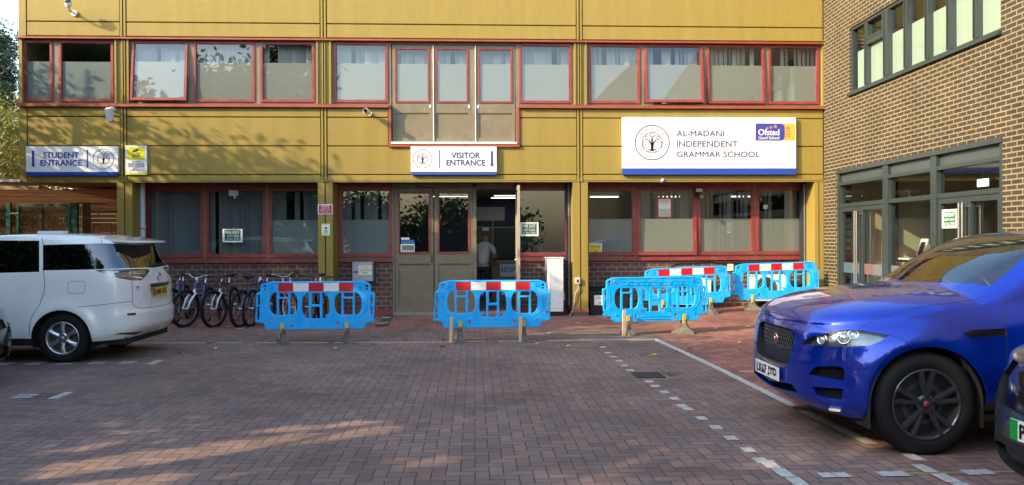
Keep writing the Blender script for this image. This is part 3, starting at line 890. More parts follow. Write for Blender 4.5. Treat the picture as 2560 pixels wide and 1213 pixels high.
for z0_, z1_ in ((zt1, zw_t - e),):
    wbox(fr, us[1][0], us[1][1], z0_, z0_ + .04, -.1, .0); wbox(fr, us[1][0], us[1][1], z1_ - .04, z1_, -.1, .0); wbox(fr, us[1][0], us[1][0] + .04, z0_, z1_, -.1, .0); wbox(fr, us[1][1] - .04, us[1][1], z0_, z1_, -.1, .0)
win = fr.build('window', FRG, BB)
mb = MB(); wbox(mb, us[1][0] + .06, us[1][1] - .06, zw_t - e - .035, zw_t - e - .018, .0, .012); mb.build('trickle_vent', BLK, win)
zfm = onwall(2135, 129)[1]
FILMG = P('pale_green_film', (.36, .41, .36), .5)
mb = MB(); [wquad(mb, a, b, zw_b + e, zw_t - e, -.085) for a, b in us]; mb.build('pane', glass('brick_block_glass', (.80, .86, .83), 1.9, wav=.02), win)
mb = MB(); [wquad(mb, a, b, zw_b + e, zfm, -.092) for a, b in us]; mb.build('frosted_film', FILMG, win)
# entrance screen
en = MB()
zp1, zp0 = onwall(2100, 434)[1], onwall(2100, 456)[1]
ztr1, ztr0 = onwall(2100, 456.5)[1], onwall(2100, 464)[1]
zdh1, zdh0 = onwall(2100, 510)[1], onwall(2100, 519)[1]
um1a, um1b = onwall(2205, 500)[0], onwall(2218, 500)[0]
um2a, um2b = onwall(2324, 500)[0], onwall(2339, 500)[0]
el = .10
wbox(en, ue0, ue1, zp1, ze_t, -.12, .015)
for a, b in ((ue0, ue0 + el), (um1a, um1b), (um2a, um2b), (ue1 - .08, ue1)): wbox(en, a, b, ze_b, zp1, -.14, -.01)
spans = [(ue0 + el, um1a), (um1b, um2a), (um2b, ue1 - .08)]
for a, b in spans:
    wbox(en, a, b, ztr0, ztr1, -.13, -.015); wbox(en, a, b, zdh0, zdh1, -.13, -.02)
screen = en.build('entrance_screen', FRG, BB)
mb = MB(); [wbox(mb, a, b, ztr1, zp1, -.11, -.07) for a, b in spans]; mb.build('spandrel_panel', FRP, screen)
mb = MB(); [wquad(mb, a, b, zdh1, ztr0, -.08) for a, b in spans]; wquad(mb, spans[1][0], spans[1][1], ze_b + .05, zdh0, -.08); mb.build('pane', GLSD, screen)
MAN = P('manifestation_band', (.11, .125, .12), .35)
MANR = P('manifestation_red', (.14, .085, .075), .35); MANB = P('manifestation_blue', (.05, .10, .125), .35)
zmr1, zmr0 = onwall(2103, 656)[1], onwall(2103, 681)[1]
mb = MB(); a, b = spans[1]; wbox(mb, a, b, zmr0, zmr1, -.076, -.07); q = (b - a) / 5
wbox(mb, a + q, a + 2 * q, zmr0 + .004, zmr1 - .004, -.07, -.068, 1); wbox(mb, a + 3 * q, a + 4 * q, zmr0 + .004, zmr1 - .004, -.07, -.068, 2)
mb.build('manifestation_band', [MAN, MANR, MANB], screen)
mb = MB(); wbox(mb, spans[1][0], spans[1][1], ze_b, ze_b + .09, -.12, -.03); mb.build('bottom_rail', FRG, screen)
for (a, b) in (spans[0], spans[2]):
    c = (a + b) / 2
    for k, (p, q) in enumerate(((a + .006, c - .004), (c + .004, b - .006))):
        st = .075
        mb = MB()
        wbox(mb, p, p + st, ze_b + .01, zdh0 - .006, -.115, -.035); wbox(mb, q - st, q, ze_b + .01, zdh0 - .006, -.115, -.035)
        wbox(mb, p + st, q - st, zdh0 - .09, zdh0 - .006, -.115, -.035); wbox(mb, p + st, q - st, ze_b + .01, ze_b + .12, -.115, -.035)
        dr = mb.build('glass_door', FRG, BB)
        mb = MB(); wquad(mb, p + st, q - st, ze_b + .12, zdh0 - .09, -.075); mb.build('pane', GLSD, dr)
        mb = MB(); wbox(mb, p + st, q - st, zmr0, zmr1, -.073, -.067); w2 = (q - st - p - st) / 2
        wbox(mb, p + st, p + st + w2, zmr0 + .004, zmr1 - .004, -.067, -.065, 1 if k else 2)
        mb.build('manifestation_band', [MAN, MANR, MANB], dr)
        uh = q - .04 if k == 0 else p + .04
        mb = MB()
        mb.cyl(W(uh, .22, .07), W(uh, zdh0 - .10, .07), .02, n=14)
        for z in (.45, zdh0 - .16): mb.cyl(W(uh, z, .07), W(uh, z, -.036), .011, n=8)
        mb.build('pull_handle', STEEL, dr)
        if k:
            mb = MB(); mb.cyl(W(uh + .0, .22, -.2), W(uh, zdh0 - .14, -.2), .016, n=12); mb.cyl(W(uh, 1.0, -.2), W(uh, 1.0, -.11), .011, n=8); mb.build('inner_handle', STEEL, dr)
# room behind
def wroom(mb, *a): wbox(mb, *a)
mb = MB(); wbox(mb, .3, 12, .0, ze_b - .01, -8, -.31); mb.build('lobby_floor', P('lobby_floor_tile', (.22, .2, .18), .5), BB)
WARM = P('lobby_wall_paint', (.36, .33, .24), .7, vary=.03, vscale=1)
mb = MB(); wbox(mb, .3, 12, ze_b, 3.35, -6.2, -6.1); wbox(mb, .2, .3, ze_b, 3.35, -6.1, -.31); wbox(mb, 9.2, 9.3, ze_b, 3.35, -6.1, -.31); mb.build('lobby_wall', WARM, BB)
mb = MB(); wbox(mb, .3, 12, 3.0, 3.1, -6.1, -.31); mb.build('lobby_ceiling', CEIL, BB)
mb = MB(); wbox(mb, .3, 14, 3.9, 4.0, -5, -.31); wbox(mb, .3, 14, 4.0, 8, -3.6, -3.5); wbox(mb, .3, 14, 7.3, 7.4, -5, -.31); wbox(mb, .2, .3, 4, 7.4, -3.5, -.31); wbox(mb, 14, 14.1, 4, 7.4, -3.5, -.31); mb.build('upper_room', P('upper_room_paint', (.55, .53, .45), .8), BB)
mb = MB(); wbox(mb, .2, UEND, ZTOP, ZTOP + .15, -12, 0.02); wbox(mb, .2, UEND, 0, ZTOP, -12.2, -12); wbox(mb, UEND, UEND + .2, 0, ZTOP, -12, 0); mb.build('roof', P('roof_felt'), BB)
# objects seen through the entrance glass
def wpos(u, z, d): return W(u, z, d)
def wat(px, py, d):
    u, z = onwall(px, py, d); return u, z
u0, z0 = wat(2270, 500, -3.0); u1, z1 = wat(2330, 580, -3.0)
tvs = thing('wall_screen', 'black wall mounted screen seen through the glazed entrance', 'screen', W((u0 + u1) / 2, z1, -3.0))
mb = MB(); wbox(mb, u0, u1 + .25, z1, z0, -3.06, -3.0); mb.build('screen_case', BLK, tvs)
mb = MB(); wbox(mb, u0 + .03, u1 + .22, z1 + .03, z0 - .03, -3.0, -2.996); mb.build('display', P('screen_glass', (.012, .014, .03), .12), tvs)
mb = MB(); wbox(mb, u0 - .3, u1 + .9, ze_b, 3.0, -3.2, -3.08); tag(mb.build('lobby_partition', WARM), kind='structure', label='beige partition carrying the black wall screen', cat='partition')
u0, z0 = wat(2245, 644, -1.5); u1, _ = wat(2330, 644, -1.5)
dk = thing('reception_counter', 'pale counter top with a tablet on it inside the glazed entrance', 'counter', W(u0, ze_b, -1.5))
mb = MB(); wbox(mb, u0, u1 + .5, z0 - .035, z0, -2.0, -1.4); mb.build('counter_top', PAPER, dk)
mb = MB(); wbox(mb, u0 + .05, u1 + .45, ze_b, z0 - .035, -1.95, -1.5); mb.build('counter_front', P('counter_beige', (.33, .28, .2), .6), dk)
ut, zt_ = wat(2296, 644, -1.5)
tb = thing('tablet_stand', 'white tablet on a tilted stand on the pale counter', 'tablet', W(ut, z0, -1.55))
a = Vector(W(ut - .13, z0 + .01, -1.5)); 
mb = MB(); mb.obox(W(ut, z0 + .2, -1.58), WD * .13, WN * .012 + Vector((0, 0, .004)), Vector((0, 0, .19)) - WN * .06); mb.build('case', PAPER, tb)
mb = MB(); mb.obox(W(ut, z0 + .2, -1.566), WD * .085, WN * .004, Vector((0, 0, .13)) - WN * .041); mb.build('display', P('screen_glass'), tb)
mb = MB(); mb.obox(W(ut, z0 + .008, -1.62), WD * .1, WN * .09, Vector((0, 0, .008))); mb.build('base', PAPER, tb)
uc, _ = wat(2255, 640, -1.6)
cdh = thing('card_holder', 'clear leaflet holder on the pale counter left of the tablet', 'leaflet holder', W(uc, z0, -1.6))
mb = MB(); mb.obox(W(uc, z0 + .12, -1.6), WD * .08, WN * .006, Vector((0, 0, .12)) - WN * .02); mb.build('leaflet', P('leaflet_cream', (.55, .52, .42), .6), cdh)
mb = MB(); mb.obox(W(uc, z0 + .01, -1.6), WD * .09, WN * .04, Vector((0, 0, .01))); mb.build('base', P('clear_plastic', (.6, .6, .55), .1), cdh)
for (px, py, lab) in ((2455, 457, 'small white lit exit box behind the glass above the right doors'), (2124, 502, 'small white lit exit box behind the glass above the left doors')):
    u, z = wat(px, py, -.9)
    ex = thing('exit_light', lab, 'exit light', W(u, z, -.9), 'exit light boxes in the glazed lobby')
    mb = MB(); wbox(mb, u - .13, u + .13, z - .06, z + .06, -.93, -.9); mb.build('light_panel', P('exit_panel', (.8, .8, .78), .5, emit=(1, 1, .95, .8)), ex)
    mb = MB(); mb.cyl(W(u, z + .06, -.915), W(u, 3.0, -.915), .008, n=6); mb.build('hanger', STEEL, ex)
dcol = P('dark_column', (.03, .03, .03), .5)
u, z = wat(2180, 600, -1.2); u2, _ = wat(2222, 600, -1.2)
mb = MB(); wbox(mb, u, u2, ze_b, 3.0, -1.4, -1.2); tag(mb.build('lobby_column', dcol, None), label='dark square column inside the glazed entrance', cat='column', kind='structure')

# ------------------------------------------------------------------ undercroft on the left: shelter, fence, gate
TIM = P('timber_boards', (.17, .065, .025), .65, vary=.28, vscale=2.2, streak=.3)
def boards_mat():
    m = P('shelter_boards', (.22, .10, .035), .6, vary=.2, vscale=2.0)
    return m
YB = YP + 4.0
# rear columns that carry the overhang belong to the school
mb = MB()
for a, b in ((168, 206),):
    x0, x1 = FX(a, YB, 560), FX(b, YB, 560); mb.box(x0, x1, YB, YB + .45, 0, zsof)
mb.build('rear_column', OLV, SB)
sh = thing('timber_shelter', 'brown timber lean-to shelter with boarded roof behind the green gate', 'shelter', (-10.5, YP + 5.5, 0))
mb = MB()
# roof underside boards running left-right, rising towards the viewer
ny = 22
ya, yb = YP + .9, YP + 7.0
za, zb = 2.78, 2.42
for i in range(ny):
    t0, t1 = i / ny, (i + 1) / ny - .006
    y0, y1 = ya + (yb - ya) * t0, ya + (yb - ya) * t1
    z0, z1 = za + (zb - za) * t0, za + (zb - za) * t1
    x0, x1 = -18, FX(45, YP) - .05 if y0 < YP + 1.3 else -6.0
    if y0 >= YP + 1.2: z0 = min(z0, zsof - .03); z1 = min(z1, zsof - .03)
    mb.add([(x0, y0, z0), (x1, y0, z0), (x1, y1, z1), (x0, y1, z1), (x0, y0, z0 + .022), (x1, y0, z0 + .022), (x1, y1, z1 + .022), (x0, y1, z1 + .022)],
           [(0, 3, 2, 1), (4, 5, 6, 7), (0, 1, 5, 4), (2, 3, 7, 6), (1, 2, 6, 5), (3, 0, 4, 7)])
mb.build('roof_boards', boards_mat(), sh)
mb = MB(); mb.box(-18, FX(45, YP) - .04, YP + .82, YP + .9, 2.72, 2.90); mb.build('fascia', P('fascia_wood', (.25, .17, .1), .6, vary=.2, vscale=3), sh)
mb = MB(); mb.box(-18, FX(46, YP) - .02, YP + .75, YP + .84, 2.88, 2.93); mb.build('roof_edge', P('pale_felt_edge', (.4, .39, .36), .6), sh)
for x in (-11.5, -8.2, -6.6):
    mb = MB(); mb.box(x, x + .1, YP + 5.0, YP + 5.1, 0, 2.5); mb.build('post', P('dark_timber', (.09, .045, .02), .7), sh)
fe = thing('board_fence', 'red brown close boarded timber fence at the back of the undercroft', 'fence', (-10, YP + 6, 0))
mb = MB(); x = -18; r = random.Random(3)
while x < -4.6:
    t = r.uniform(-.006, .006); mb.box(x, x + .094, YP + 5.9 + t, YP + 5.92 + t, .0, 2.05 + r.uniform(-.01, .01) - .06 * max(0, x + 9)); x += .1
mb.build('fence_boards', TIM, fe)
mb = MB()
for z in (.4, 1.6): mb.box(-18, -4.6, YP + 5.85, YP + 5.893, z, z + .08)
mb.build('rail', P('dark_timber'), fe)
mb = MB()
for k in range(7): mb.box(-18, -4.4, YP + 6.2 + .012 * k, YP + 6.22 + .012 * k, 1.9 + k * .12, 2.015 + k * .12)
mb.build('back_boards', boards_mat(), sh)
GRN = P('gate_green', (.012, .065, .048), .4)
YGT = YP + .95
gt = thing('mesh_gate', 'green wire mesh gate with square posts left of the mustard pier', 'gate', (FX(105, YGT, 540), YGT, 0))
ztg = FZ(509, YGT, 105)
def gpx(q): return FX(q, YGT, 540)
mb = MB(); mb.box(gpx(42), gpx(48.5), YGT - .03, YGT + .03, .1, ztg); mb.box(gpx(167), gpx(177), YGT - .03, YGT + .03, .1, ztg); mb.box(gpx(48.5), gpx(167), YGT - .028, YGT + .028, ztg - .06, ztg); mb.box(gpx(48.5), gpx(167), YGT - .028, YGT + .028, .1, .16); mb.build('gate_frame', GRN, gt)
mb = MB(); x = gpx(48.5) + .05
while x < gpx(167): mb.cyl((x, YGT, .16), (x, YGT, ztg - .06), .0028, n=4); x += .05
for z in (.4, .6, .8, 1.0, 1.2, 1.4, 1.6, 1.8, 2.0, 2.2): mb.cyl((gpx(48.5), YGT - .004, z), (gpx(167), YGT - .004, z), .0032, n=4)
mb.build('wire_mesh', GRN, gt)
mb = MB(); mb.cyl((gpx(29), YGT - .04, FZ(534, YGT, 40)), (gpx(50), YGT - .04, FZ(534, YGT, 40)), .012, n=8); mb.build('bolt', STEEL, gt)
fp = thing('mesh_fence', 'green wire mesh fence panel and post left of the green gate', 'fence', (gpx(20), YGT, 0))
mb = MB(); mb.box(gpx(18), gpx(28), YGT - .04, YGT + .04, 0, ztg + .02); mb.build('post', GRN, fp)
mb = MB(); x = -13
while x < gpx(18): mb.cyl((x, YGT, .1), (x, YGT, ztg), .0028, n=4); x += .05
for z in (.1, .6, 1.1, 1.6, 2.1, ztg): mb.cyl((-13, YGT, z), (gpx(18), YGT, z), .004, n=4)
mb.build('wire_mesh', GRN, fp)
fp2 = thing('mesh_fence', 'green wire mesh fence and thick post between gate and mustard pier', 'fence', (gpx(188), YGT, 0))
mb = MB(); mb.box(gpx(181), gpx(195), YGT - .05, YGT + .05, 0, ztg + .02)
for z in (.4, 1.3, 2.3): mb.cyl((gpx(188), YGT - .051, z), (gpx(188), YGT - .06, z), .012, n=8, mi=1)
mb.build('post', [GRN, STEEL], fp2)
mb = MB(); x = gpx(195) + .05
while x < p1[0]: mb.cyl((x, YGT, .1), (x, YGT, ztg), .0028, n=4); x += .05
for z in (.1, .6, 1.1, 1.6, 2.1, ztg): mb.cyl((gpx(195), YGT, z), (p1[0], YGT, z), .004, n=4)
mb.build('wire_mesh', GRN, fp2)

# ------------------------------------------------------------------ trees
def leafmat(name, c, tr=.35):
    m = bpy.data.materials.new(name); m.use_nodes = True
    n, l = m.node_tree.nodes, m.node_tree.links
    b = n['Principled BSDF']; b.inputs['Roughness'].default_value = .55
    tc = n.new('ShaderNodeTexCoord'); nz = n.new('ShaderNodeTexNoise'); nz.inputs['Scale'].default_value = 1.6; nz.inputs['Detail'].default_value = 5
    l.new(tc.outputs['Object'], nz.inputs['Vector'])
    mr = n.new('ShaderNodeMapRange'); mr.inputs[1].default_value = .3; mr.inputs[2].default_value = .7; mr.inputs[3].default_value = .55; mr.inputs[4].default_value = 1.5; l.new(nz.outputs[0], mr.inputs[0])
    hs = n.new('ShaderNodeHueSaturation'); hs.inputs['Color'].default_value = (*c, 1); l.new(mr.outputs[0], hs.inputs['Value']); l.new(hs.outputs[0], b.inputs['Base Color'])
    t = n.new('ShaderNodeBsdfTranslucent'); l.new(hs.outputs[0], t.inputs[0])
    mx = n.new('ShaderNodeMixShader'); mx.inputs[0].default_value = tr
    l.new(b.outputs[0], mx.inputs[1]); l.new(t.outputs[0], mx.inputs[2]); l.new(mx.outputs[0], n['Material Output'].inputs[0])
    return m
BARK = P('bark', (.09, .065, .045), .9, vary=.3, vscale=6, bump=.6, bscale=25)
LF_D = leafmat('dark_needles', (.022, .045, .024), .1)
LF_Y = leafmat('yellow_green_leaves', (.15, .155, .028), .35)
LF_G = leafmat('green_leaves', (.05, .085, .022), .3)

SD = -SUN_TO   # light travel
lit_patches = [((-1.75, 6.25), (1.55, .26), .42), ((-.65, 6.95), (.95, .20), .12), ((-2.6, 5.25), (.65, .28), .3), ((-.4, 5.75), (.3, .14), .1), ((.9, 6.5), (.3, .08), .1), ((-.7, 7.5), (.4, .05), .1), ((-1.0, 6.1), (.3, .06), .4),
               ((4.2, 13.3), (1.3, .12), .3), ((4.4, 12.5), (1.2, .1), .3), ((3.9, 14.2), (1.6, .25), .2), ((5.2, 13.8), (1.0, .15), .3), ((2.2, 14.4), (.7, .15), .3), ((6.0, 14.8), (1.4, .3), .2), ((3.6, 15.3), (.9, .2), .2), ((5.2, 15.7), (1.6, .3), .1)]
zb_pts = [(-14, 5.6), (-9.4, 5.25), (-7.4, 4.9), (-6.8, 4.3), (-5.2, 4.0), (-4.2, 3.75), (-3.2, 3.45), (-2.3, 2.8), (-1.5, 2.55), (1.55, 2.3), (1.95, .75), (2.9, .2), (3.5, -.5), (30, -.5)]
def interp(pts, x):
    if x <= pts[0][0]: return pts[0][1]
    for (a, b), (c, d) in zip(pts, pts[1:]):
        if x <= c: return b + (d - b) * (x - a) / (c - a)
    return pts[-1][1]
def keep_leaf(p, r):
    """gaps in the crowns: leaves whose shadow would land on a sunlit patch are missing"""
    t = p.z / -SD.z
    g = p + SD * t
    if g.y < YP:
        for (c, s, a) in lit_patches:
            dx, dy = g.x - c[0], g.y - c[1]
            u = dx * cos(a) + dy * sin(a); v = -dx * sin(a) + dy * cos(a)
            q = (u / s[0]) ** 2 + (v / s[1]) ** 2
            if q < 1.0: return r.random() < .0
            if q < 1.7: return r.random() < .3
        return True
    t = (YP - p.y) / SD.y
    h = p + SD * t
    zb = interp(zb_pts, h.x)
    d = zb - h.z
    if d < -.15: return False
    if d < .5: return r.random() < .10 + .45 * max(0, d)
    if h.x < -2.2 and h.z > 2.5: return r.random() < .40
    return True

def tree(name, lab, x, y, h, r, zb, leaf, n, size=.16, group=None, cat='tree', conifer=False, filt=False, seed=1, trunk=.14):
    R = random.Random(seed)
    t = thing(name, lab, cat, (x, y, 0), group)
    mb = MB()
    lean = (R.uniform(-.3, .3), R.uniform(-.3, .3))
    mb.tube([(x, y, -.1), (x + lean[0] * .3, y + lean[1] * .3, h * .35), (x + lean[0], y + lean[1], h * .7), (x + lean[0], y + lean[1], h * .93)], [trunk, trunk * .8, trunk * .45, .02], 9)
    cl = []
    nb = 26 if not conifer else 46
    for i in range(nb):
        f = (i + .5) / nb
        if conifer:
            zz = zb + (h - zb) * f; rr = r * (1 - f) ** .8 * R.uniform(.65, 1.1) + .1
            a = i * 2.4 + R.uniform(-.3, .3)
            e = (x + rr * cos(a), y + rr * sin(a), zz - .1 * rr + R.uniform(-.2, .2))
            s0 = (x + lean[0] * f, y + lean[1] * f, zz)
        else:
            zz = zb + (h - zb) * R.uniform(.05, .92); k = (zz - (zb + h) / 2) / ((h - zb) / 2)
            rr = r * sqrt(max(.05, 1 - k * k)) * R.uniform(.35, .95); a = R.uniform(0, 2 * pi)
            e = (x + rr * cos(a), y + rr * sin(a), zz); s0 = (x + lean[0] * .4, y + lean[1] * .4, max(zb * .7, zz - rr * .8))
        mid = tuple((p + q) / 2 + R.uniform(-.12, .12) for p, q in zip(s0, e))
        mb.tube([s0, mid, e], [trunk * .32, trunk * .2, .012], 6, caps=False)
        cl.append((Vector(s0), Vector(mid), Vector(e)))
    mb.build('trunk', BARK, t)
    vs, fs = [], []
    for k in range(n):
        s0, m_, e = R.choice(cl)
        f = R.random() ** .6
        c = s0.lerp(e, f) if conifer else m_.lerp(e, f)
        sp = (.16 + .05 * r) if conifer else (.28 + .12 * r)
        c = c + Vector((R.gauss(0, sp), R.gauss(0, sp), R.gauss(0, sp * .7)))
        if filt and not keep_leaf(c, R): continue
        a = Vector((R.gauss(0, 1), R.gauss(0, 1), R.gauss(0, .8))).normalized()
        b = a.orthogonal().normalized(); q = R.uniform(0, 6.28)
        b = (b * cos(q) + a.cross(b) * sin(q))
        L = size * R.uniform(.6, 1.3); wd = L * (.22 if conifer else .55)
        i0 = len(vs)
        n_ = a.cross(b)
        vs += [c - a * L / 2, c + b * wd / 2 + n_ * wd * .12, c + a * L / 2, c - b * wd / 2 + n_ * wd * .12]
        fs.append((i0, i0 + 1, i0 + 2, i0 + 3))
    mb = MB(); mb.add(vs, fs); mb.build('crown', leaf, t)
    return t
# visible beyond the left end of the school
tree('pine_tree', 'tall dark pine tree standing beyond the left end of the school', -16.35, 27.5, 8.6, 3.2, 1.6, LF_D, 34000, .20, conifer=True, seed=5)
tree('leafy_tree', 'yellow green leafy tree in front of the dark pine', -13.9, 22.6, 5.6, 2.3, 1.6, LF_Y, 13000, .13, seed=8)
tree('leafy_tree', 'mid green bushy tree behind the yellow green tree', -15.6, 25.2, 4.6, 2.4, 1.0, LF_G, 5000, .18, seed=9)
# row along the left side of the yard that shades the paving and the left of the front
gp = 'trees along the left side of the yard'
lb = 'broadleaf tree in the row along the left side of the yard'
for k, (x, y, h, r, zb) in enumerate([(-12.7, 14.15, 8.3, 2.5, 2.4), (-10.2, 12.6, 7.4, 1.9, 1.8), (-10.6, 9.9, 7.4, 2.2, 1.6), (-10.4, 7.2, 7.3, 2.1, 1.5), (-10.6, 4.4, 8.6, 2.4, 1.8), (-10.5, 1.6, 9.2, 2.4, 1.8), (-10.6, -1.4, 9.6, 2.6, 2.0), (-10.8, -4.4, 10.0, 2.6, 2.0), (-10.6, -7.4, 10.0, 2.6, 2.2)]):
    near = k < 2
    tree('yard_tree', lb, x, y, h, r, zb, LF_G, 30000 if near else 11000, .15 if near else .30, group=gp, filt=True, seed=20 + k)
hd = thing('occluder', 'unseen leafy hedge along the left side of the yard', 'occluder', (-11.5, 4, 0))  # unseen foliage, added to stop sun passing under the crowns
R = random.Random(4); vs, fs = [], []
for k in range(26000):
    c = Vector((-11.4 + R.uniform(-.6, .6), R.uniform(-10, 15.5), R.uniform(0, 4.4)))
    if not keep_leaf(c, R): continue
    a = Vector((R.gauss(0, 1), R.gauss(0, 1), R.gauss(0, 1))).normalized(); b = a.orthogonal().normalized(); L = .3 * R.uniform(.7, 1.3)
    i0 = len(vs); vs += [c - a * L / 2, c + b * L * .3, c + a * L / 2, c - b * L * .3]; fs.append((i0, i0 + 1, i0 + 2, i0 + 3))
mb = MB(); mb.add(vs, fs); mb.build('foliage', LF_G, hd)
# behind the viewer: what the window panes reflect
tree('cedar_tree', 'broad dark cedar across the yard', -9.5, -9, 13.5, 4.6, 3.0, LF_D, 9000, .5, conifer=True, seed=41, trunk=.3)
tree('cedar_tree', 'second dark cedar across the yard', -21, -18, 13.0, 5.0, 3.0, LF_D, 9000, .5, conifer=True, seed=42, trunk=.3)
for k, (x, y, h) in enumerate([(-27, -24, 7), (-20, -27, 6.5), (-13, -27, 5.5), (-7.5, -28, 5), (-2.5, -28, 5), (2, -28, 4.6)]):  # unseen row, added to give the lower panes dark reflections
    tree('reflection_tree', 'unseen broadleaf tree added behind the viewer to darken pane reflections', x, y, h, 3.6, .4, LF_G, 3500, .5, group='unseen trees added for window reflections', seed=50 + k)
# ------------------------------------------------------------------ signs, notices, cameras on the front
UX, UZ = Vector((1, 0, 0)), Vector((0, 0, 1))
def emblem(mb, cx, cz, R, y, mi, lettering=True):
    """ring emblem with a tree: two rings, letters round the rim, trunk with roots, boughs and leaves"""
    O = Vector((cx, y, cz)); n = Vector((0, -1, 0))
    def ring(r0, r1, N=64):
        vs = []; fs = []
        for k in range(N):
            a = 2 * pi * k / N
            vs += [(r0 * cos(a), r0 * sin(a)), (r1 * cos(a), r1 * sin(a))]
        for k in range(N):
            j = (k + 1) % N
            fs.append((2 * k, 2 * k + 1, 2 * j + 1, 2 * j))
        mb.geo([(p[0], p[1], .002) for p in vs], fs, O, UX, UZ, n, mi)
    def stroke(pts, w0, w1):
        m = len(pts)
        vs, fs = [], []
        for k, p in enumerate(pts):
            a, b = pts[max(k - 1, 0)], pts[min(k + 1, m - 1)]
            d = Vector((b[0] - a[0], b[1] - a[1])); d = d.normalized() if d.length else Vector((0, 1)); q = Vector((-d.y, d.x))
            w_ = w0 + (w1 - w0) * k / (m - 1)
            vs += [(p[0] + q.x * w_, p[1] + q.y * w_, .002), (p[0] - q.x * w_, p[1] - q.y * w_, .002)]
        for k in range(m - 1): fs.append((2 * k, 2 * k + 1, 2 * k + 3, 2 * k + 2))
        mb.geo([(p[0] * R, p[1] * R, p[2]) for p in vs], fs, O, UX, UZ, n, mi)
    def leaf(x, z, a, L):
        c, s_ = cos(a), sin(a)
        pts = [(-.5, 0), (-.2, .26), (.2, .22), (.5, 0), (.2, -.22), (-.2, -.26)]
        mb.geo([((x + L * (p[0] * c - p[1] * s_)) * R, (z + L * (p[0] * s_ + p[1] * c)) * R, .002) for p in pts], [tuple(range(6))], O, UX, UZ, n, mi)
    ring(R * .945, R); ring(R * .56, R * .6)
    def arc(x0, z0, x1, z1, bx, bz, N=8):
        return [((1 - t) ** 2 * x0 + 2 * t * (1 - t) * bx + t * t * x1, (1 - t) ** 2 * z0 + 2 * t * (1 - t) * bz + t * t * z1) for t in [i / N for i in range(N + 1)]]
    for s_ in (-1, 1):
        stroke(arc(.03 * s_, -.45, .36 * s_, .22, .0, .05), .045, .012); stroke(arc(.02 * s_, -.3, .12 * s_, .46, .0, .1), .03, .008)
        stroke(arc(.02 * s_, -.1, .48 * s_, .12, .2 * s_, .28), .03, .01); stroke(arc(.03 * s_, -.40, .5 * s_, -.22, .25 * s_, -.42), .03, .008)
        stroke(arc(.02 * s_, -.42, .3 * s_, -.48, .12 * s_, -.5), .03, .008); stroke(arc(.5 * s_, -.22, .48 * s_, .12, .58 * s_, -.02), .014, .01)
        for (x, z, a) in ((.18, .4, 1.2), (.3, .36, .8), (.42, .24, .5), (.1, .5, 1.5), (.24, .27, 1), (.34, .15, .3), (.5, .05, -.6), (.3, .02, -1.1), (.07, .36, 1.4), (.4, .36, .6)):
            leaf(x * s_, z, a if s_ > 0 else pi - a, .11)
    stroke([(0, -.47), (0, -.2), (0, .5)], .07, .012)
    if lettering:
        for txt, a0, a1, up_ in (('AMIGS', 140, 40, 1), ('KNOWLEDGE FOR LIFE', 205, 335, -1)):
            N = len(txt)
            for k, ch in enumerate(txt):
                if ch == ' ': continue
                a = radians(a0 + (a1 - a0) * k / (N - 1))
                c = O + (UX * cos(a) + UZ * sin(a)) * (R * .785)
                t = (UX * sin(a) - UZ * cos(a)) * up_; u = (UX * cos(a) + UZ * sin(a)) * up_
                h = R * (.13 if up_ > 0 else .075); wd = h * (.2 if ch == 'I' else .8)
                mb.text(ch, -wd / 2, wd / 2, -h / 2, h / 2, c, t, u, mi, .02)
        for s_ in (-1, 1): mb.geo([(R * (.79 * s_ + .02 * cos(a)), R * (.02 * sin(a)), .002) for a in [k * pi / 4 for k in range(8)]], [tuple(range(8))], O, UX, UZ, n, mi)

def board(name, lab, pl, pr, pt, pb, pblue, dep=.075):
    x0, x1 = FX(pl, YP - dep, 400), FX(pr, YP - dep, 400)
    z1, z0 = FZ(pt, YP - dep, (pl + pr) / 2), FZ(pb, YP - dep, (pl + pr) / 2)
    zb_ = FZ(pblue, YP - dep, (pl + pr) / 2)
    t = thing(name, lab, 'sign', ((x0 + x1) / 2, YP, z0))
    yf = YP - dep
    mb = MB(); mb.box(x0, x1, yf, YP - .013, zb_, z1); mb.build('face_panel', SIGNW, t)
    mb = MB(); mb.box(x0, x1, yf - .002, YP - .013, z0, zb_); mb.build('blue_band', SIGNB, t)
    sx = lambda px: FX(px, yf, 400); sz = lambda py: FZ(py, yf, (pl + pr) / 2)
    return t, yf, sx, sz
def tx(mb, s_, sx, sz, a, b, top, bot, yf, mi=0, bold=0.0):
    mb.text(s_, sx(a), sx(b), sz(bot), sz(top), (0, yf, 0), UX, UZ, mi, bold)
def arrow(mb, sx, sz, px, top, bot, yf, w_=.022, mi=0):
    x = sx(px); zt, zb_ = sz(top), sz(bot)
    y = yf - .002
    mb.quad((x - w_, y, zb_ + .06), (x + w_, y, zb_ + .06), (x + w_, y, zt), (x - w_, y, zt), mi)
    mb.add([(x - .045, y, zb_ + .06), (x, y, zb_), (x + .045, y, zb_ + .06)], [(0, 1, 2)], mi)
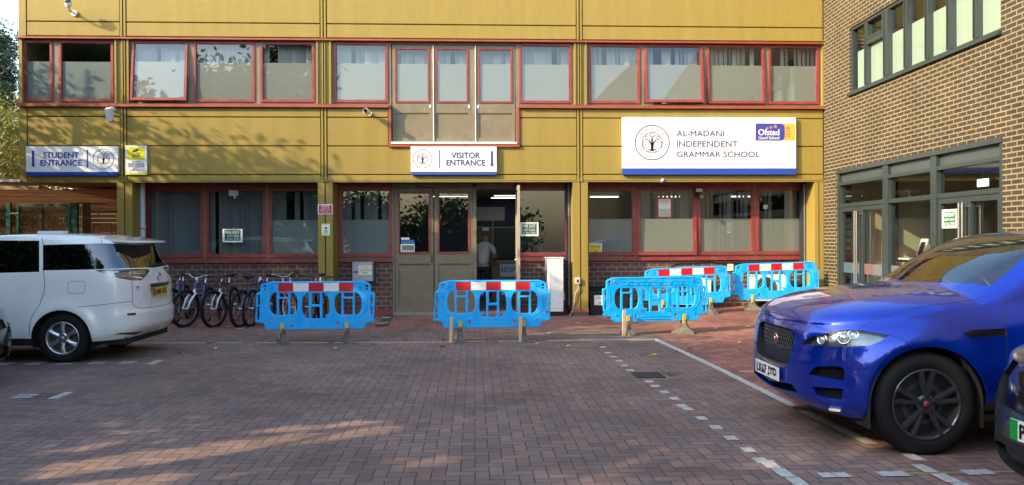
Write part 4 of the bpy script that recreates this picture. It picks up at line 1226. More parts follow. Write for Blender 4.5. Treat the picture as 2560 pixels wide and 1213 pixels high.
# student entrance
t, yf, sx, sz = board('entrance_sign', 'white student entrance sign with a blue lower band and arrow on the far left', 65, 294.5, 366, 438.5, 430)
mb = MB(); tx(mb, 'STUDENT', sx, sz, 108, 197, 381, 395, yf, 0, .02); tx(mb, 'ENTRANCE', sx, sz, 101.5, 204, 400, 414.5, yf, 0, .02)
m3 = MB(); arrow(m3, sx, sz, 83, 377, 418.5, yf); m3.build('arrow', P('lettering_blue', (.012, .02, .25), .4), t); x = sx(218.5); m3 = MB(); m3.quad((x - .012, yf - .002, sz(420)), (x + .012, yf - .002, sz(420)), (x + .012, yf - .002, sz(374)), (x - .012, yf - .002, sz(374))); m3.build('divider', P('lettering_blue'), t)
mb.build('lettering', P('lettering_blue', (.012, .02, .25), .4), t)
mb = MB(); emblem(mb, sx(258.5), sz(397.5), .208, yf, 0); mb.build('emblem', SLATE, t)
# visitor entrance
t, yf, sx, sz = board('entrance_sign', 'white visitor entrance sign with arrow above the brown doors', 1027, 1241.5, 366.5, 437, 429.5)
mb = MB(); tx(mb, 'VISITOR', sx, sz, 1129, 1199.5, 381.5, 396, yf, 0, .025); tx(mb, 'ENTRANCE', sx, sz, 1116.5, 1213, 400, 414, yf, 0, .025)
m3 = MB(); arrow(m3, sx, sz, 1230, 378, 418, yf); m3.build('arrow', NAVY, t); x = sx(1099); m3 = MB(); m3.quad((x - .01, yf - .002, sz(420)), (x + .01, yf - .002, sz(420)), (x + .01, yf - .002, sz(375)), (x - .01, yf - .002, sz(375))); m3.build('divider', NAVY, t)
mb.build('lettering', NAVY, t)
mb = MB(); emblem(mb, sx(1056.5), sz(397), .198, yf, 0); mb.build('emblem', SLATE, t)
# main board
t, yf, sx, sz = board('school_sign', 'large white school name board with emblem and blue lower band', 1556, 1990, 293.5, 436.5, 421)
mb = MB(); tx(mb, 'AL-MADANI', sx, sz, 1692, 1810, 327, 341, yf, 0, .014); tx(mb, 'INDEPENDENT', sx, sz, 1692, 1844, 353, 367, yf, 0, .014); tx(mb, 'GRAMMAR SCHOOL', sx, sz, 1692, 1899, 379, 393, yf, 0, .014)
mb.build('lettering', SLATE, t)
mb = MB(); emblem(mb, sx(1630.5), sz(357), .37, yf, 0); mb.build('emblem', SLATE, t)
mb = MB()
x0, x1, z1, z0 = sx(1889), sx(1962), sz(308.5), sz(351.5)
xo_, xr = sx(1940), sx(1988)
mb.quad((xo_, yf - .0015, z0), (xr, yf - .0015, z0), (xr, yf - .0015, z1), (xo_, yf - .0015, z1), 1)
pts = rrect(x0, x1, z0, z1, .09, 6, (1, 0, 0, 1))
mb.add([(p[0], yf - .003, p[1]) for p in pts], [tuple(range(len(pts)))], 0)
mb.text('Ofsted', sx(1896), sx(1948), sz(338), sz(323), (0, yf - .003, 0), UX, UZ, 2, .02)
mb.text('Good School', sx(1896), sx(1948), sz(348.5), sz(340.5), (0, yf - .003, 0), UX, UZ, 2, .012)
mb.text('2018', 0, sz(317.5) - sz(344), 0, sx(1975) - sx(1965), (sx(1975), yf - .002, sz(344)), UZ, -UX, 3)
for px, py, s_ in ((1918.5, 320.5, .028), (1927.5, 318.5, .032), (1938.5, 316, .038)):
    c = Vector((sx(px), yf - .005, sz(py)))
    for k in range(5):
        a = pi / 2 + k * 2 * pi / 5
        d = Vector((cos(a), 0, sin(a))); q = Vector((-sin(a), 0, cos(a))) * s_ * .2
        mb.add([c - q, c + q, c + d * s_ + q * .7, c + d * s_ - q * .7], [(0, 1, 2, 3)], 1)
mb.build('rating_badge', [P('badge_purple', (.045, .045, .30), .35), P('badge_orange', (.75, .36, .04), .4), SIGNW, NAVY], t)
# cctv sign
t = thing('cctv_sign', 'white and yellow CCTV warning sign beside the student entrance sign', 'sign', (FX(340, YP), YP, FZ(437, YP, 340)))
yf = YP - .035
sx = lambda px: FX(px, yf, 400); sz = lambda py: FZ(py, yf, 340)
mb = MB(); mb.box(sx(313.5), sx(367), yf, YP - .013, sz(437), sz(364)); mb.build('plate', SIGNW, t)
mb = MB()
mb.quad((sx(318), yf - .001, sz(399.5)), (sx(362), yf - .001, sz(399.5)), (sx(362), yf - .001, sz(368)), (sx(318), yf - .001, sz(368)))
mb.quad((sx(314), yf - .001, sz(437)), (sx(366.5), yf - .001, sz(437)), (sx(366.5), yf - .001, sz(432)), (sx(314), yf - .001, sz(432)))
mb.build('yellow_field', P('sign_yellow', (.62, .60, .02), .4), t)
mb = MB()
tx(mb, 'CCTV', sx, sz, 330.5, 349.5, 387, 393, yf, 0, .03); tx(mb, 'IN OPERATION', sx, sz, 331, 349.5, 394.3, 395.8, yf)
mb.add([(sx(p), yf - .002, sz(q)) for p, q in ((331, 377.5), (345, 372), (347.5, 374.5), (346.5, 376.5), (334, 381.5), (331.5, 381))], [(0, 5, 4, 3, 2, 1)])
mb.add([(sx(p), yf - .002, sz(q)) for p, q in ((341, 379), (342.5, 379), (343.5, 382.6), (350, 382.6), (351.3, 380.5), (352, 384.3), (342.5, 384))], [(6, 5, 4, 3, 2, 1, 0)])
for s_, a, b, q in (('CCTV IN', 330, 350, 403.5), ('OPERATION FOR', 320, 361, 408.7), ('YOUR PERSONAL', 319, 361.5, 413.7), ('SAFETY', 331.5, 349, 418.5), ('& SECURITY', 326, 355, 423.5)): tx(mb, s_, sx, sz, a, b, q, q + 3.9, yf, 0, .015)
mb.build('lettering', P('lettering_black', (.02, .02, .03), .5), t)

def notice(name, lab, cat, pl, pr, pt, pb, Y, cols, content, group=None, th=.006):
    """flat notice: cols = (edge material, field material, text material); content: list of (text,pl,pr,pt,pb,bold) """
    sx = lambda px: FX(px, Y, (pt + pb) / 2); sz = lambda py: FZ(py, Y, (pl + pr) / 2)
    t = thing(name, lab, cat, (sx((pl + pr) / 2), Y, sz(pb)), group)
    mb = MB(); mb.box(sx(pl), sx(pr), Y - th, Y, sz(pb), sz(pt)); mb.build('plate', cols[0], t)
    if cols[1]:
        a, b, c, d = cols[3]
        mb = MB(); mb.box(sx(a), sx(b), Y - th - .002, Y - th, sz(d), sz(c)); mb.build('field', cols[1], t)
    if content:
        mb = MB()
        for s_, a, b, c, d, bo in content: mb.text(s_, sx(a), sx(b), sz(d), sz(c), (0, Y - th - .002, 0), UX, UZ, 0, bo)
        mb.build('lettering', cols[2], t)
    return t, sx, sz
NRED = P('notice_red', (.42, .025, .055), .45); NGRN = P('notice_green', (.012, .13, .065), .5); NYEL = P('notice_yellow', (.68, .58, .04), .5)
LIME = P('notice_lime', (.55, .62, .22), .5); LGREY = P('lettering_grey', (.25, .25, .26), .6); LBLK = P('lettering_black')
notice('notice_plate', 'small red notice plate with white words on the mustard pier', 'notice', 795, 831.5, 511, 536, YP + .002, (SIGNW, NRED, SIGNW, (797, 829.5, 513, 534)),
       [('NOTICE', 804, 823, 514.3, 518.5, .03), ('Visitors and', 803, 824, 519.8, 522.5, .01), ('residents are not', 800.5, 826.5, 523.4, 526, .01), ('permitted access at', 801, 825.5, 527, 529.6, .01), ('reception only', 804, 823, 530.6, 533, .01)])
t, sx, sz = notice('notice_plate', 'small pale green camera notice below the red plate on the pier', 'notice', 803.5, 825.5, 559.5, 589.5, YP + .002, (LIME, P('notice_pale', (.72, .76, .72), .5), LBLK, (805.5, 823.5, 563, 586)),
       [('24 HOUR', 808, 821, 575.5, 577.8, .02), ('VIDEO', 810, 819, 579, 581.2, .02), ('SURVEILLANCE', 806.5, 822.5, 582, 584, .0)])
mb = MB(); yy = YP + .002 - .0095
mb.add([(sx(p), yy, sz(q)) for p, q in ((809.5, 570), (815, 567), (817.5, 567.5), (817, 570), (812, 571.5))], [(4, 3, 2, 1, 0)])
mb.add([(sx(p), yy, sz(q)) for p, q in ((814, 570.8), (818.5, 570), (819, 573), (814.5, 573))], [(3, 2, 1, 0)])
mb.build('camera_symbol', LBLK, t)
notice('fire_exit_sign', 'green fire exit notice on a white sheet inside the dark left window', 'notice', 556.5, 606.5, 572.5, 606, YG - .022, (PAPER, NGRN, SIGNW, (561.5, 601.5, 575, 602)),
       [('FIRE EXIT', 564.5, 599, 577.5, 584.8, .02), ('KEEP CLEAR', 569, 597, 588, 592.6, .015), ('AT ALL TIMES', 566, 598, 595.2, 599.8, .015)], th=.004)
notice('fire_exit_sign', 'green fire exit notice on the window above the white cabinet', 'notice', 1299.5, 1346.5, 556, 590.5, YG - .022, (PAPER, NGRN, SIGNW, (1304.5, 1341.5, 559.5, 586)),
       [('FIRE EXIT', 1306.5, 1339, 561.5, 569, .02), ('KEEP CLEAR', 1307.5, 1338, 572.4, 577, .015), ('AT ALL TIMES', 1306.5, 1339, 579.6, 584.4, .015)], th=.004)
notice('gritting_notice', 'yellow gritting salt sheet at the lower left corner of the right bay window', 'notice', 1472, 1505, 609, 633.5, YG - .022, (PAPER, NYEL, LBLK, (1474, 1503, 610.5, 632)),
       [('Gritting', 1478, 1499, 613.5, 620.5, .0), ('salt', 1484, 1494.5, 624.5, 630, .0)], th=.004)
t, sx, sz = notice('warning_poster', 'white printed poster with a broad red border on the window', 'poster', 1641.5, 1681, 493.5, 546.5, YG - .03, (NRED, PAPER, LGREY, (1646.5, 1676.5, 498, 542)),
       [('WARNING', 1652, 1671, 500, 502.2, .03), ('PRIVATE PROPERTY', 1648.5, 1675, 504.5, 506.6, .03), ('no unauthorised parking in this area', 1649, 1674, 509, 510.8, 0), ('vehicles parked without permission', 1650, 1673, 512, 513.8, 0), ('will be reported', 1655, 1668, 516.5, 518.3, 0), ('please report to the reception', 1650, 1673, 521, 522.8, 0), ('on arrival and sign in', 1652, 1671, 526, 527.8, 0), ('thank you', 1657, 1667, 531, 532.6, 0), ('school office', 1652, 1672, 535.4, 537.4, .02)], th=.004)
t, sx, sz = notice('door_sticker', 'small blue and white sticker with a grey notice below it on the left brown door', 'sticker', 1001.5, 1036.5, 610, 633.5, YG - .022, (PAPER, P('notice_greyblue', (.18, .19, .2), .5), PAPER, (1005, 1035, 613.5, 632)), None, th=.003)
mb = MB(); yy = YG - .022
mb.box(sx(1003), sx(1024), yy - .003, yy, sz(599.5), sz(594)); mb.box(sx(1003), sx(1036), yy - .003, yy, sz(609), sz(600.2), 1)
for q in range(4): mb.box(sx(1006.5 + q * 7.2), sx(1011.8 + q * 7.2), yy - .007, yy - .005, sz(630), sz(626.6))
mb.build('sticker', [PAPER, P('sticker_blue', (.02, .16, .38), .4)], t)

# notice on the glazed entrance of the brick block
u0, z1 = onwall(2352.5, 525, -.05); u1, _ = onwall(2391, 520, -.05); _, z0 = onwall(2353, 571, -.05)
t = thing('fire_exit_sign', 'green fire exit notice on the right glass doors of the brick block', 'notice', W((u0 + u1) / 2, z0, -.05))
mb = MB(); wbox(mb, u0, u1, z0, z1, -.062, -.056); mb.build('plate', PAPER, t)
h = z1 - z0; wd = u1 - u0
mb = MB(); wbox(mb, u0 + wd * .16, u1 - .03, z0 + h * .13, z1 - h * .13, -.056, -.054); mb.build('field', NGRN, t)
mb = MB()
for s_, a, b, bo in (('FIRE EXIT', .62, .80, .02), ('KEEP CLEAR', .40, .52, .015), ('AT ALL TIMES', .18, .30, .015)): mb.text(s_, u0 + wd * .2, u1 - .05, z0 + h * a, z0 + h * b, WC + WN * -.054, WD, UZ, 0, bo)
mb.build('lettering', SIGNW, t)

# letter box on the brick wall
x0, x1, z1, z0 = FX(881, YG - .25, 680), FX(932, YG - .25, 680), FZ(655, YG - .25, 905), FZ(703, YG - .25, 905)
t = thing('delivery_box', 'grey metal delivery box with a paper note on the brick wall', 'letter box', ((x0 + x1) / 2, YG - .03, z0))
GB = P('box_grey', (.34, .35, .38), .45, vary=.08, vscale=6)
mb = MB(); mb.box(x0 + .01, x1 + .03, YG - .22, YG - .03, z0 - .02, z1 + .01); mb.build('box', P('box_dark', (.06, .06, .07), .5), t)
mb = MB(); mb.box(x0, x1 - .005, YG - .245, YG - .222, z0, z1); dd = mb.build('door', GB, t)
mb = MB(); mb.box(x0 + .02, x0 + .13, YG - .25, YG - .246, FZ(681.5, YG - .25, 905), FZ(678.5, YG - .25, 905)); mb.build('slot', BLK, dd)
mb = MB(); xa_, xb_ = FX(896, YG - .25, 680), FX(929.5, YG - .25, 680); za_, zb_ = FZ(688, YG - .25, 905), FZ(664, YG - .25, 905)
mb.box(xa_, xb_, YG - .252, YG - .247, za_, zb_); pn = mb.build('paper_note', P('note_cream', (.68, .66, .52), .6), t)
mb = MB()
for s_, k0, k1, q in (('SCHOOL', .22, .78, .70), ('DELIVERIES', .08, .92, .42), ('HERE', .3, .7, .14)): mb.text(s_, xa_ + (xb_ - xa_) * k0, xa_ + (xb_ - xa_) * k1, za_ + (zb_ - za_) * q, za_ + (zb_ - za_) * (q + .17), (0, YG - .252, 0), UX, UZ, 0)
mb.build('lettering', P('lettering_faded', (.12, .11, .1), .6), pn)

# cameras
def at3(px, py, Y): x, z = at(px, py, Y); return Vector((x, Y, z))
t = thing('security_camera', 'grey dome camera on a long swan neck bracket at the top left', 'camera', at3(186, 33, YP))
a = at3(187, 34, YP)
mb = MB(); mb.cyl(a, a + Vector((0, -.03, 0)), .06, n=16); mb.tube([a + Vector((0, -.02, 0)), a + Vector((.0, -.2, .0)), a + Vector((.02, -.29, .03)), a + Vector((.02, -.3, .08))], .02, 10); mb.build('bracket', P('bracket_grey', (.55, .55, .56), .4), t)
c = a + Vector((.02, -.30, .12))
mb = MB(); mb.lathe([(.02, -.09), (.055, -.06), (.07, -.02), (.07, .05), (.03, .08)], c, (0, 0, 1), 20); mb.build('housing', P('housing_white', (.7, .7, .7), .35), t)
mb = MB(); mb.ball(c + Vector((.0, -.02, .03)), .068, 16); mb.build('dome', P('dome_glass', (.12, .09, .07), .1), t)
t = thing('security_camera', 'white tube shaped camera hanging below the red sill at the left', 'camera', at3(282, 282, YP))
a = at3(284, 274, YP)
mb = MB(); mb.cyl(a, a + Vector((0, -.05, 0)), .05, n=16); mb.tube([a + Vector((0, -.04, 0)), a + Vector((-.01, -.11, .0)), a + Vector((-.015, -.14, -.05))], .02, 8); mb.build('bracket', WHT, t)
c = a + Vector((-.015, -.16, -.12))
mb = MB(); mb.obox(c, (.05, 0, 0), (0, .06, .03), (0, -.05, .11)); mb.build('housing', SIGNW, t)
mb = MB(); mb.ball(a + Vector((0, -.09, 0)), .045, 14); mb.build('joint', WHT, t)
t = thing('security_camera', 'small white and black bullet camera left of the balcony doors', 'camera', at3(919, 285, YP))
a = at3(925, 285, YP)
mb = MB(); mb.cyl(a, a + Vector((0, -.03, 0)), .045, n=14); mb.tube([a + Vector((0, -.02, 0)), a + Vector((-.01, -.12, -.0))], .018, 8); mb.build('bracket', WHT, t)
c = a + Vector((-.03, -.24, .01))
mb = MB(); mb.cyl(c + Vector((.02, .11, 0)), c + Vector((-.015, -.11, 0)), .052, n=18); mb.build('housing', SIGNW, t)
mb = MB(); mb.cyl(c + Vector((-.015, -.112, 0)), c + Vector((-.017, -.122, 0)), .044, n=18); mb.build('lens', P('dark_lens', (.01, .01, .012), .12), t)
t = thing('wall_sensor', 'tiny white sensor under the large school name board', 'sensor', at3(1655, 452, YP))
a = at3(1655, 452, YP)
mb = MB(); mb.cyl(a + Vector((.02, .0, .02)), a + Vector((-.02, -.07, -.02)), .03, n=12); mb.build('housing', SIGNW, t)
mb = MB(); mb.cyl(a + Vector((-.02, -.07, -.02)), a + Vector((-.022, -.075, -.022)), .02, n=12); mb.build('lens', BLK, t)
# floodlights in the window heads
def flood(px, py, lab, wd, hh, cam_):
    Y = YG - .16
    a = at3(px, py, Y)
    t = thing('floodlight', lab, 'floodlight', a)
    mb = MB(); mb.box(a.x - wd, a.x + wd, Y - .03, Y + .04, a.z - hh, a.z + hh); mb.build('housing', BLK if cam_ else P('housing_white'), t)
    mb = MB(); mb.box(a.x - wd * .82, a.x + wd * .82, Y - .036, Y - .03, a.z - hh * .72, a.z + hh * .72); mb.build('lens', P('lamp_lens', (.55, .57, .62), .25), t)
    mb = MB(); mb.bar((a.x, Y + .04, a.z), (a.x, YG - .04, a.z + .08), .02, .04); mb.build('bracket', BLK, t)
    if cam_:
        mb = MB(); mb.ball((a.x - .03, Y - .02, a.z - hh - .05), .05, 12); mb.cyl((a.x, Y, a.z - hh), (a.x - .03, Y, a.z - hh - .05), .02, n=8); mb.build('sensor', BLK, t)
        mb = MB(); mb.ball((a.x + .05, Y - .04, a.z - hh - .09), .045, 12); mb.build('camera_head', P('housing_grey', (.3, .29, .27), .4), t)
    else:
        mb = MB(); mb.ball((a.x + .03, Y - .01, a.z - hh - .04), .028, 10); mb.build('sensor', P('housing_white'), t)
flood(584, 483, 'small white floodlight at the head of the dark left windows', .09, .055, False)
flood(1747, 476, 'black floodlight with a camera head between the right bay windows', .085, .05, True)
# ------------------------------------------------------------------ plastic barriers
BLU = P('barrier_blue', (.0, .37, .86), .42, vary=.12, vscale=5, dust=(.16, .36, .52, .55), spec=.35, bump=.08, bscale=60)
BRED = P('strip_red', (.50, .008, .015), .35, vary=.08, vscale=8); BWHT = P('strip_white', (.70, .69, .68), .35, vary=.08, vscale=8)
BYEL = P('clip_yellow', (.62, .40, .02), .45, vary=.1, vscale=8); BFOOT = P('foot_rubber', (.075, .07, .062), .8, vary=.35, vscale=7, dust=(.2, .17, .12, .6))
BATT = P('batten_wood', (.50, .38, .22), .7, vary=.2, vscale=5, streak=.2)
def bx_(q): return (q - 950) * .001
def bz_(q): return .22 + (885 - q) * .001
def pt(l): return [(bx_(a), bz_(b)) for a, b in l]
def dcell(x0, x1, y0, y1, side, r=None):
    """cell with one rounded side: side -1 = left rounded, 1 = right rounded, 0 = small corners"""
    w_ = x1 - x0
    if side == 0: return pt([(x0 + 8, y0), (x1 - 8, y0), (x1, y0 + 8), (x1, y1 - 8), (x1 - 8, y1), (x0 + 8, y1), (x0, y1 - 8), (x0, y0 + 8)])
    out = []
    N = 7
    rr = min(r or 150, (y1 - y0) / 2 - 5)
    for k in range(N + 1):
        a = radians(90 * k / N); out.append((x0 + w_ * .12 + w_ * .88 * sin(a), y0 + rr * (1 - cos(a))))
    for k in range(N + 1):
        a = radians(90 * k / N); out.append((x0 + w_ * .12 + w_ * .88 * cos(a), y1 - rr * (1 - sin(a))))
    out += [(x0, y1 - 6), (x0, y0 + 6)]
    if side < 0: out = [(x0 + x1 - a, b) for a, b in out][::-1]
    return pt(out)
def circ(x, y, r, n=10): return pt([(x + r * cos(2 * pi * k / n), y + r * sin(2 * pi * k / n)) for k in range(n)])
outline = pt([(102, 215), (108, 185), (130, 168), (250, 137), (285, 132), (1700, 136), (1735, 145), (1800, 178), (1815, 205), (1818, 305), (1876, 324), (1882, 340), (1866, 690), (1872, 768), (1740, 795), (1724, 815), (1716, 860), (1690, 884), (195, 886), (168, 868), (158, 800), (140, 782), (22, 770), (18, 755), (40, 318), (52, 305), (98, 292)])
holes = [dcell(240, 352, 305, 655, -1), dcell(394, 532, 310, 376, 0), dcell(386, 526, 405, 660, 0), dcell(566, 676, 305, 655, 1),
         dcell(744, 850, 318, 715, -1), dcell(895, 1020, 320, 496, 0), dcell(886, 1020, 535, 718, 0), dcell(1060, 1170, 318, 715, 1),
         dcell(1250, 1355, 318, 660, -1), dcell(1396, 1536, 318, 382, 0), dcell(1390, 1530, 412, 662, 0), dcell(1566, 1670, 315, 662, 1),
         dcell(62, 92, 335, 500, 0), dcell(50, 84, 522, 738, 0), dcell(1818, 1842, 350, 502, 0), dcell(1816, 1840, 530, 664, 0),
         circ(168, 206, 22), circ(172, 258, 15), circ(1757, 216, 22), circ(1760, 264, 15), circ(588, 786, 24), circ(590, 829, 16), circ(1300, 786, 24), circ(1300, 829, 16)]
TH = .05
PANEL = shape_mesh([outline] + holes, TH, .008)
def make_barrier(label, foot_angles=(70, 75), rear=False, battens=()):
    t = thing('plastic_barrier', label, 'barrier', (0, 0, 0), 'blue plastic barriers in front of the school')
    mb = MB(); mb.add([(p[0], p[2], p[1]) for p in PANEL[0]], [tuple(reversed(f)) for f in PANEL[1]], 0, False)
    # moulded ribs and bosses on both faces
    for sgn in (-1, 1):
        y = sgn * (TH / 2 + .001)
        def rib(l, r=.006):
            q = pt(l); mb.tube([(a, y, b) for a, b in q], r, 6)
        rib([(156, 370), (156, 550), (240, 668), (305, 705)]); rib([(1757, 380), (1755, 550), (1690, 650), (1585, 712)])
        rib([(712, 410), (712, 620)]); rib([(1208, 410), (1208, 620)])
        for cx in (275, 1655): mb.lathe([(.026, 0), (.03, .006), (.022, .008), (.018, .002)], (bx_(cx), y, bz_(210)), (0, sgn, 0), 14)
        for cx in (255, 1640): mb.lathe([(.02, 0), (.026, .005), (.018, .007), (.014, .002)], (bx_(cx), y, bz_(765)), (0, sgn, 0), 14)
        for cx, cy in ((795, 352), (1112, 352), (785, 672), (1118, 672)): mb.lathe([(.011, -.004), (.018, -.004), (.018, .004), (.011, .004)], (bx_(cx), y, bz_(cy)), (0, sgn, 0), 12)
        for cx in (380, 510, 1380, 1505): rib([(cx, 775), (cx, 870)], .007)
        rib([(250, 150), (1700, 152)], .007)
    # back face: recessed bands with bosses
    y = TH / 2 + .001
    for l in ([(380, 215), (1540, 215)], [(380, 265), (1540, 265)], [(700, 800), (1200, 800)], [(700, 845), (1200, 845)]): mb.tube([(a, y, b) for a, b in pt(l)], .007, 6)
    for cx in (480, 680, 880, 1080, 1280, 1440): mb.lathe([(.015, 0), (.02, .007), (.012, .009), (.009, .002)], (bx_(cx), y, bz_(240)), (0, 1, 0), 12)
    for cx in (720, 1205):
        for cy in (350, 690): mb.lathe([(.022, 0), (.028, .007), (.02, .009), (.015, .0)], (bx_(cx), y, bz_(cy)), (0, 1, 0), 12)
    mb.build('panel', BLU, t)
    mb = MB(); xs_ = [376, 610, 850, 1083, 1320, 1546]
    for k in range(5): mb.box(bx_(xs_[k]) + .002, bx_(xs_[k + 1]) - .001, -TH / 2 - .003, -TH / 2 + .002, bz_(290), bz_(157), k % 2)
    mb.build('reflective_strip', [BRED, BWHT], t)
    mb = MB(); mb.obox((bx_(1838), 0, bz_(712)), (.032, 0, 0), (0, .02, 0), (0, 0, .032)); mb.build('connector', BLK, t)
    for k, cx in enumerate((440, 1440)):
        a = radians(foot_angles[k]); d = Vector((cos(a), -sin(a), 0)); s_ = Vector((sin(a), cos(a), 0))
        c = Vector((bx_(cx), 0, 0))
        mb = MB()
        prof = [(-.045, .24), (.045, .24), (.055, .17), (.09, .10), (.19, .035), (.205, 0), (-.205, 0), (-.19, .035), (-.09, .10), (-.055, .17)]
        n_ = len(prof)
        wd = [.028, .028, .030, .034, .055, .06, .06, .055, .034, .030]
        vs = [c + d * p[0] + s_ * w_ + Vector((0, 0, p[1])) for p, w_ in zip(prof, wd)] + [c + d * p[0] - s_ * w_ + Vector((0, 0, p[1])) for p, w_ in zip(prof, wd)]
        mb.add(vs, [tuple(range(n_)), tuple(range(2 * n_ - 1, n_ - 1, -1))] + [((i + 1) % n_, i, i + n_, (i + 1) % n_ + n_) for i in range(n_)])
        ft = mb.build('foot', BFOOT, t)
        mb = MB(); mb.box(c.x - .027, c.x + .027, -TH / 2 - .016, TH / 2 + .016, bz_(932), bz_(778))
        mb.build('clip', BYEL, ft)
    for (bxp, z0, z1, yy, lean) in battens:
        mb = MB(); mb.bar((bxp, yy, z0), (bxp + lean, yy + .03, z1), .052, .03, 0, (0, 1, 0)); mb.build('batten', BATT, t)
    return t
def place(t, x, y, rz=0, z=None, tilt=0):
    t.location = (x, y, gz(x, y) if z is None else z); t.rotation_euler = (0, tilt, rz)
place(make_barrier('blue barrier with a red and white strip in front of the bicycles', (62, 68), battens=((bx_(398), .04, .33, .045, .0),)), FX(788.8, 12.5, 760), 12.5, radians(-.5))
place(make_barrier('blue barrier with a strip before the brown doors, propped by three battens', (84, 80), battens=((bx_(286), .0, .40, -.12, .02), (bx_(366), .02, .37, .07, .01), (bx_(1382), .0, .40, -.10, .012))), FX(1231, 12.5, 760), 12.5, radians(.5))
place(make_barrier('blue barrier without a strip, nearest of the three on the red paving', (40, 86), battens=((bx_(1545), .0, .43, .10, .0),)), FX(1638, 13.2, 760), 13.2, radians(180 + 8))
place(make_barrier('blue barrier with a strip half hidden behind the plain one', (60, 80)), FX(1718, 15.85, 720), 15.85, radians(2), None, radians(-2.0))
place(make_barrier('blue barrier with a strip beside the mustard corner pier', (35, 60)), FX(1941, 16.05, 710), 16.05, radians(1), None, radians(-1.6))

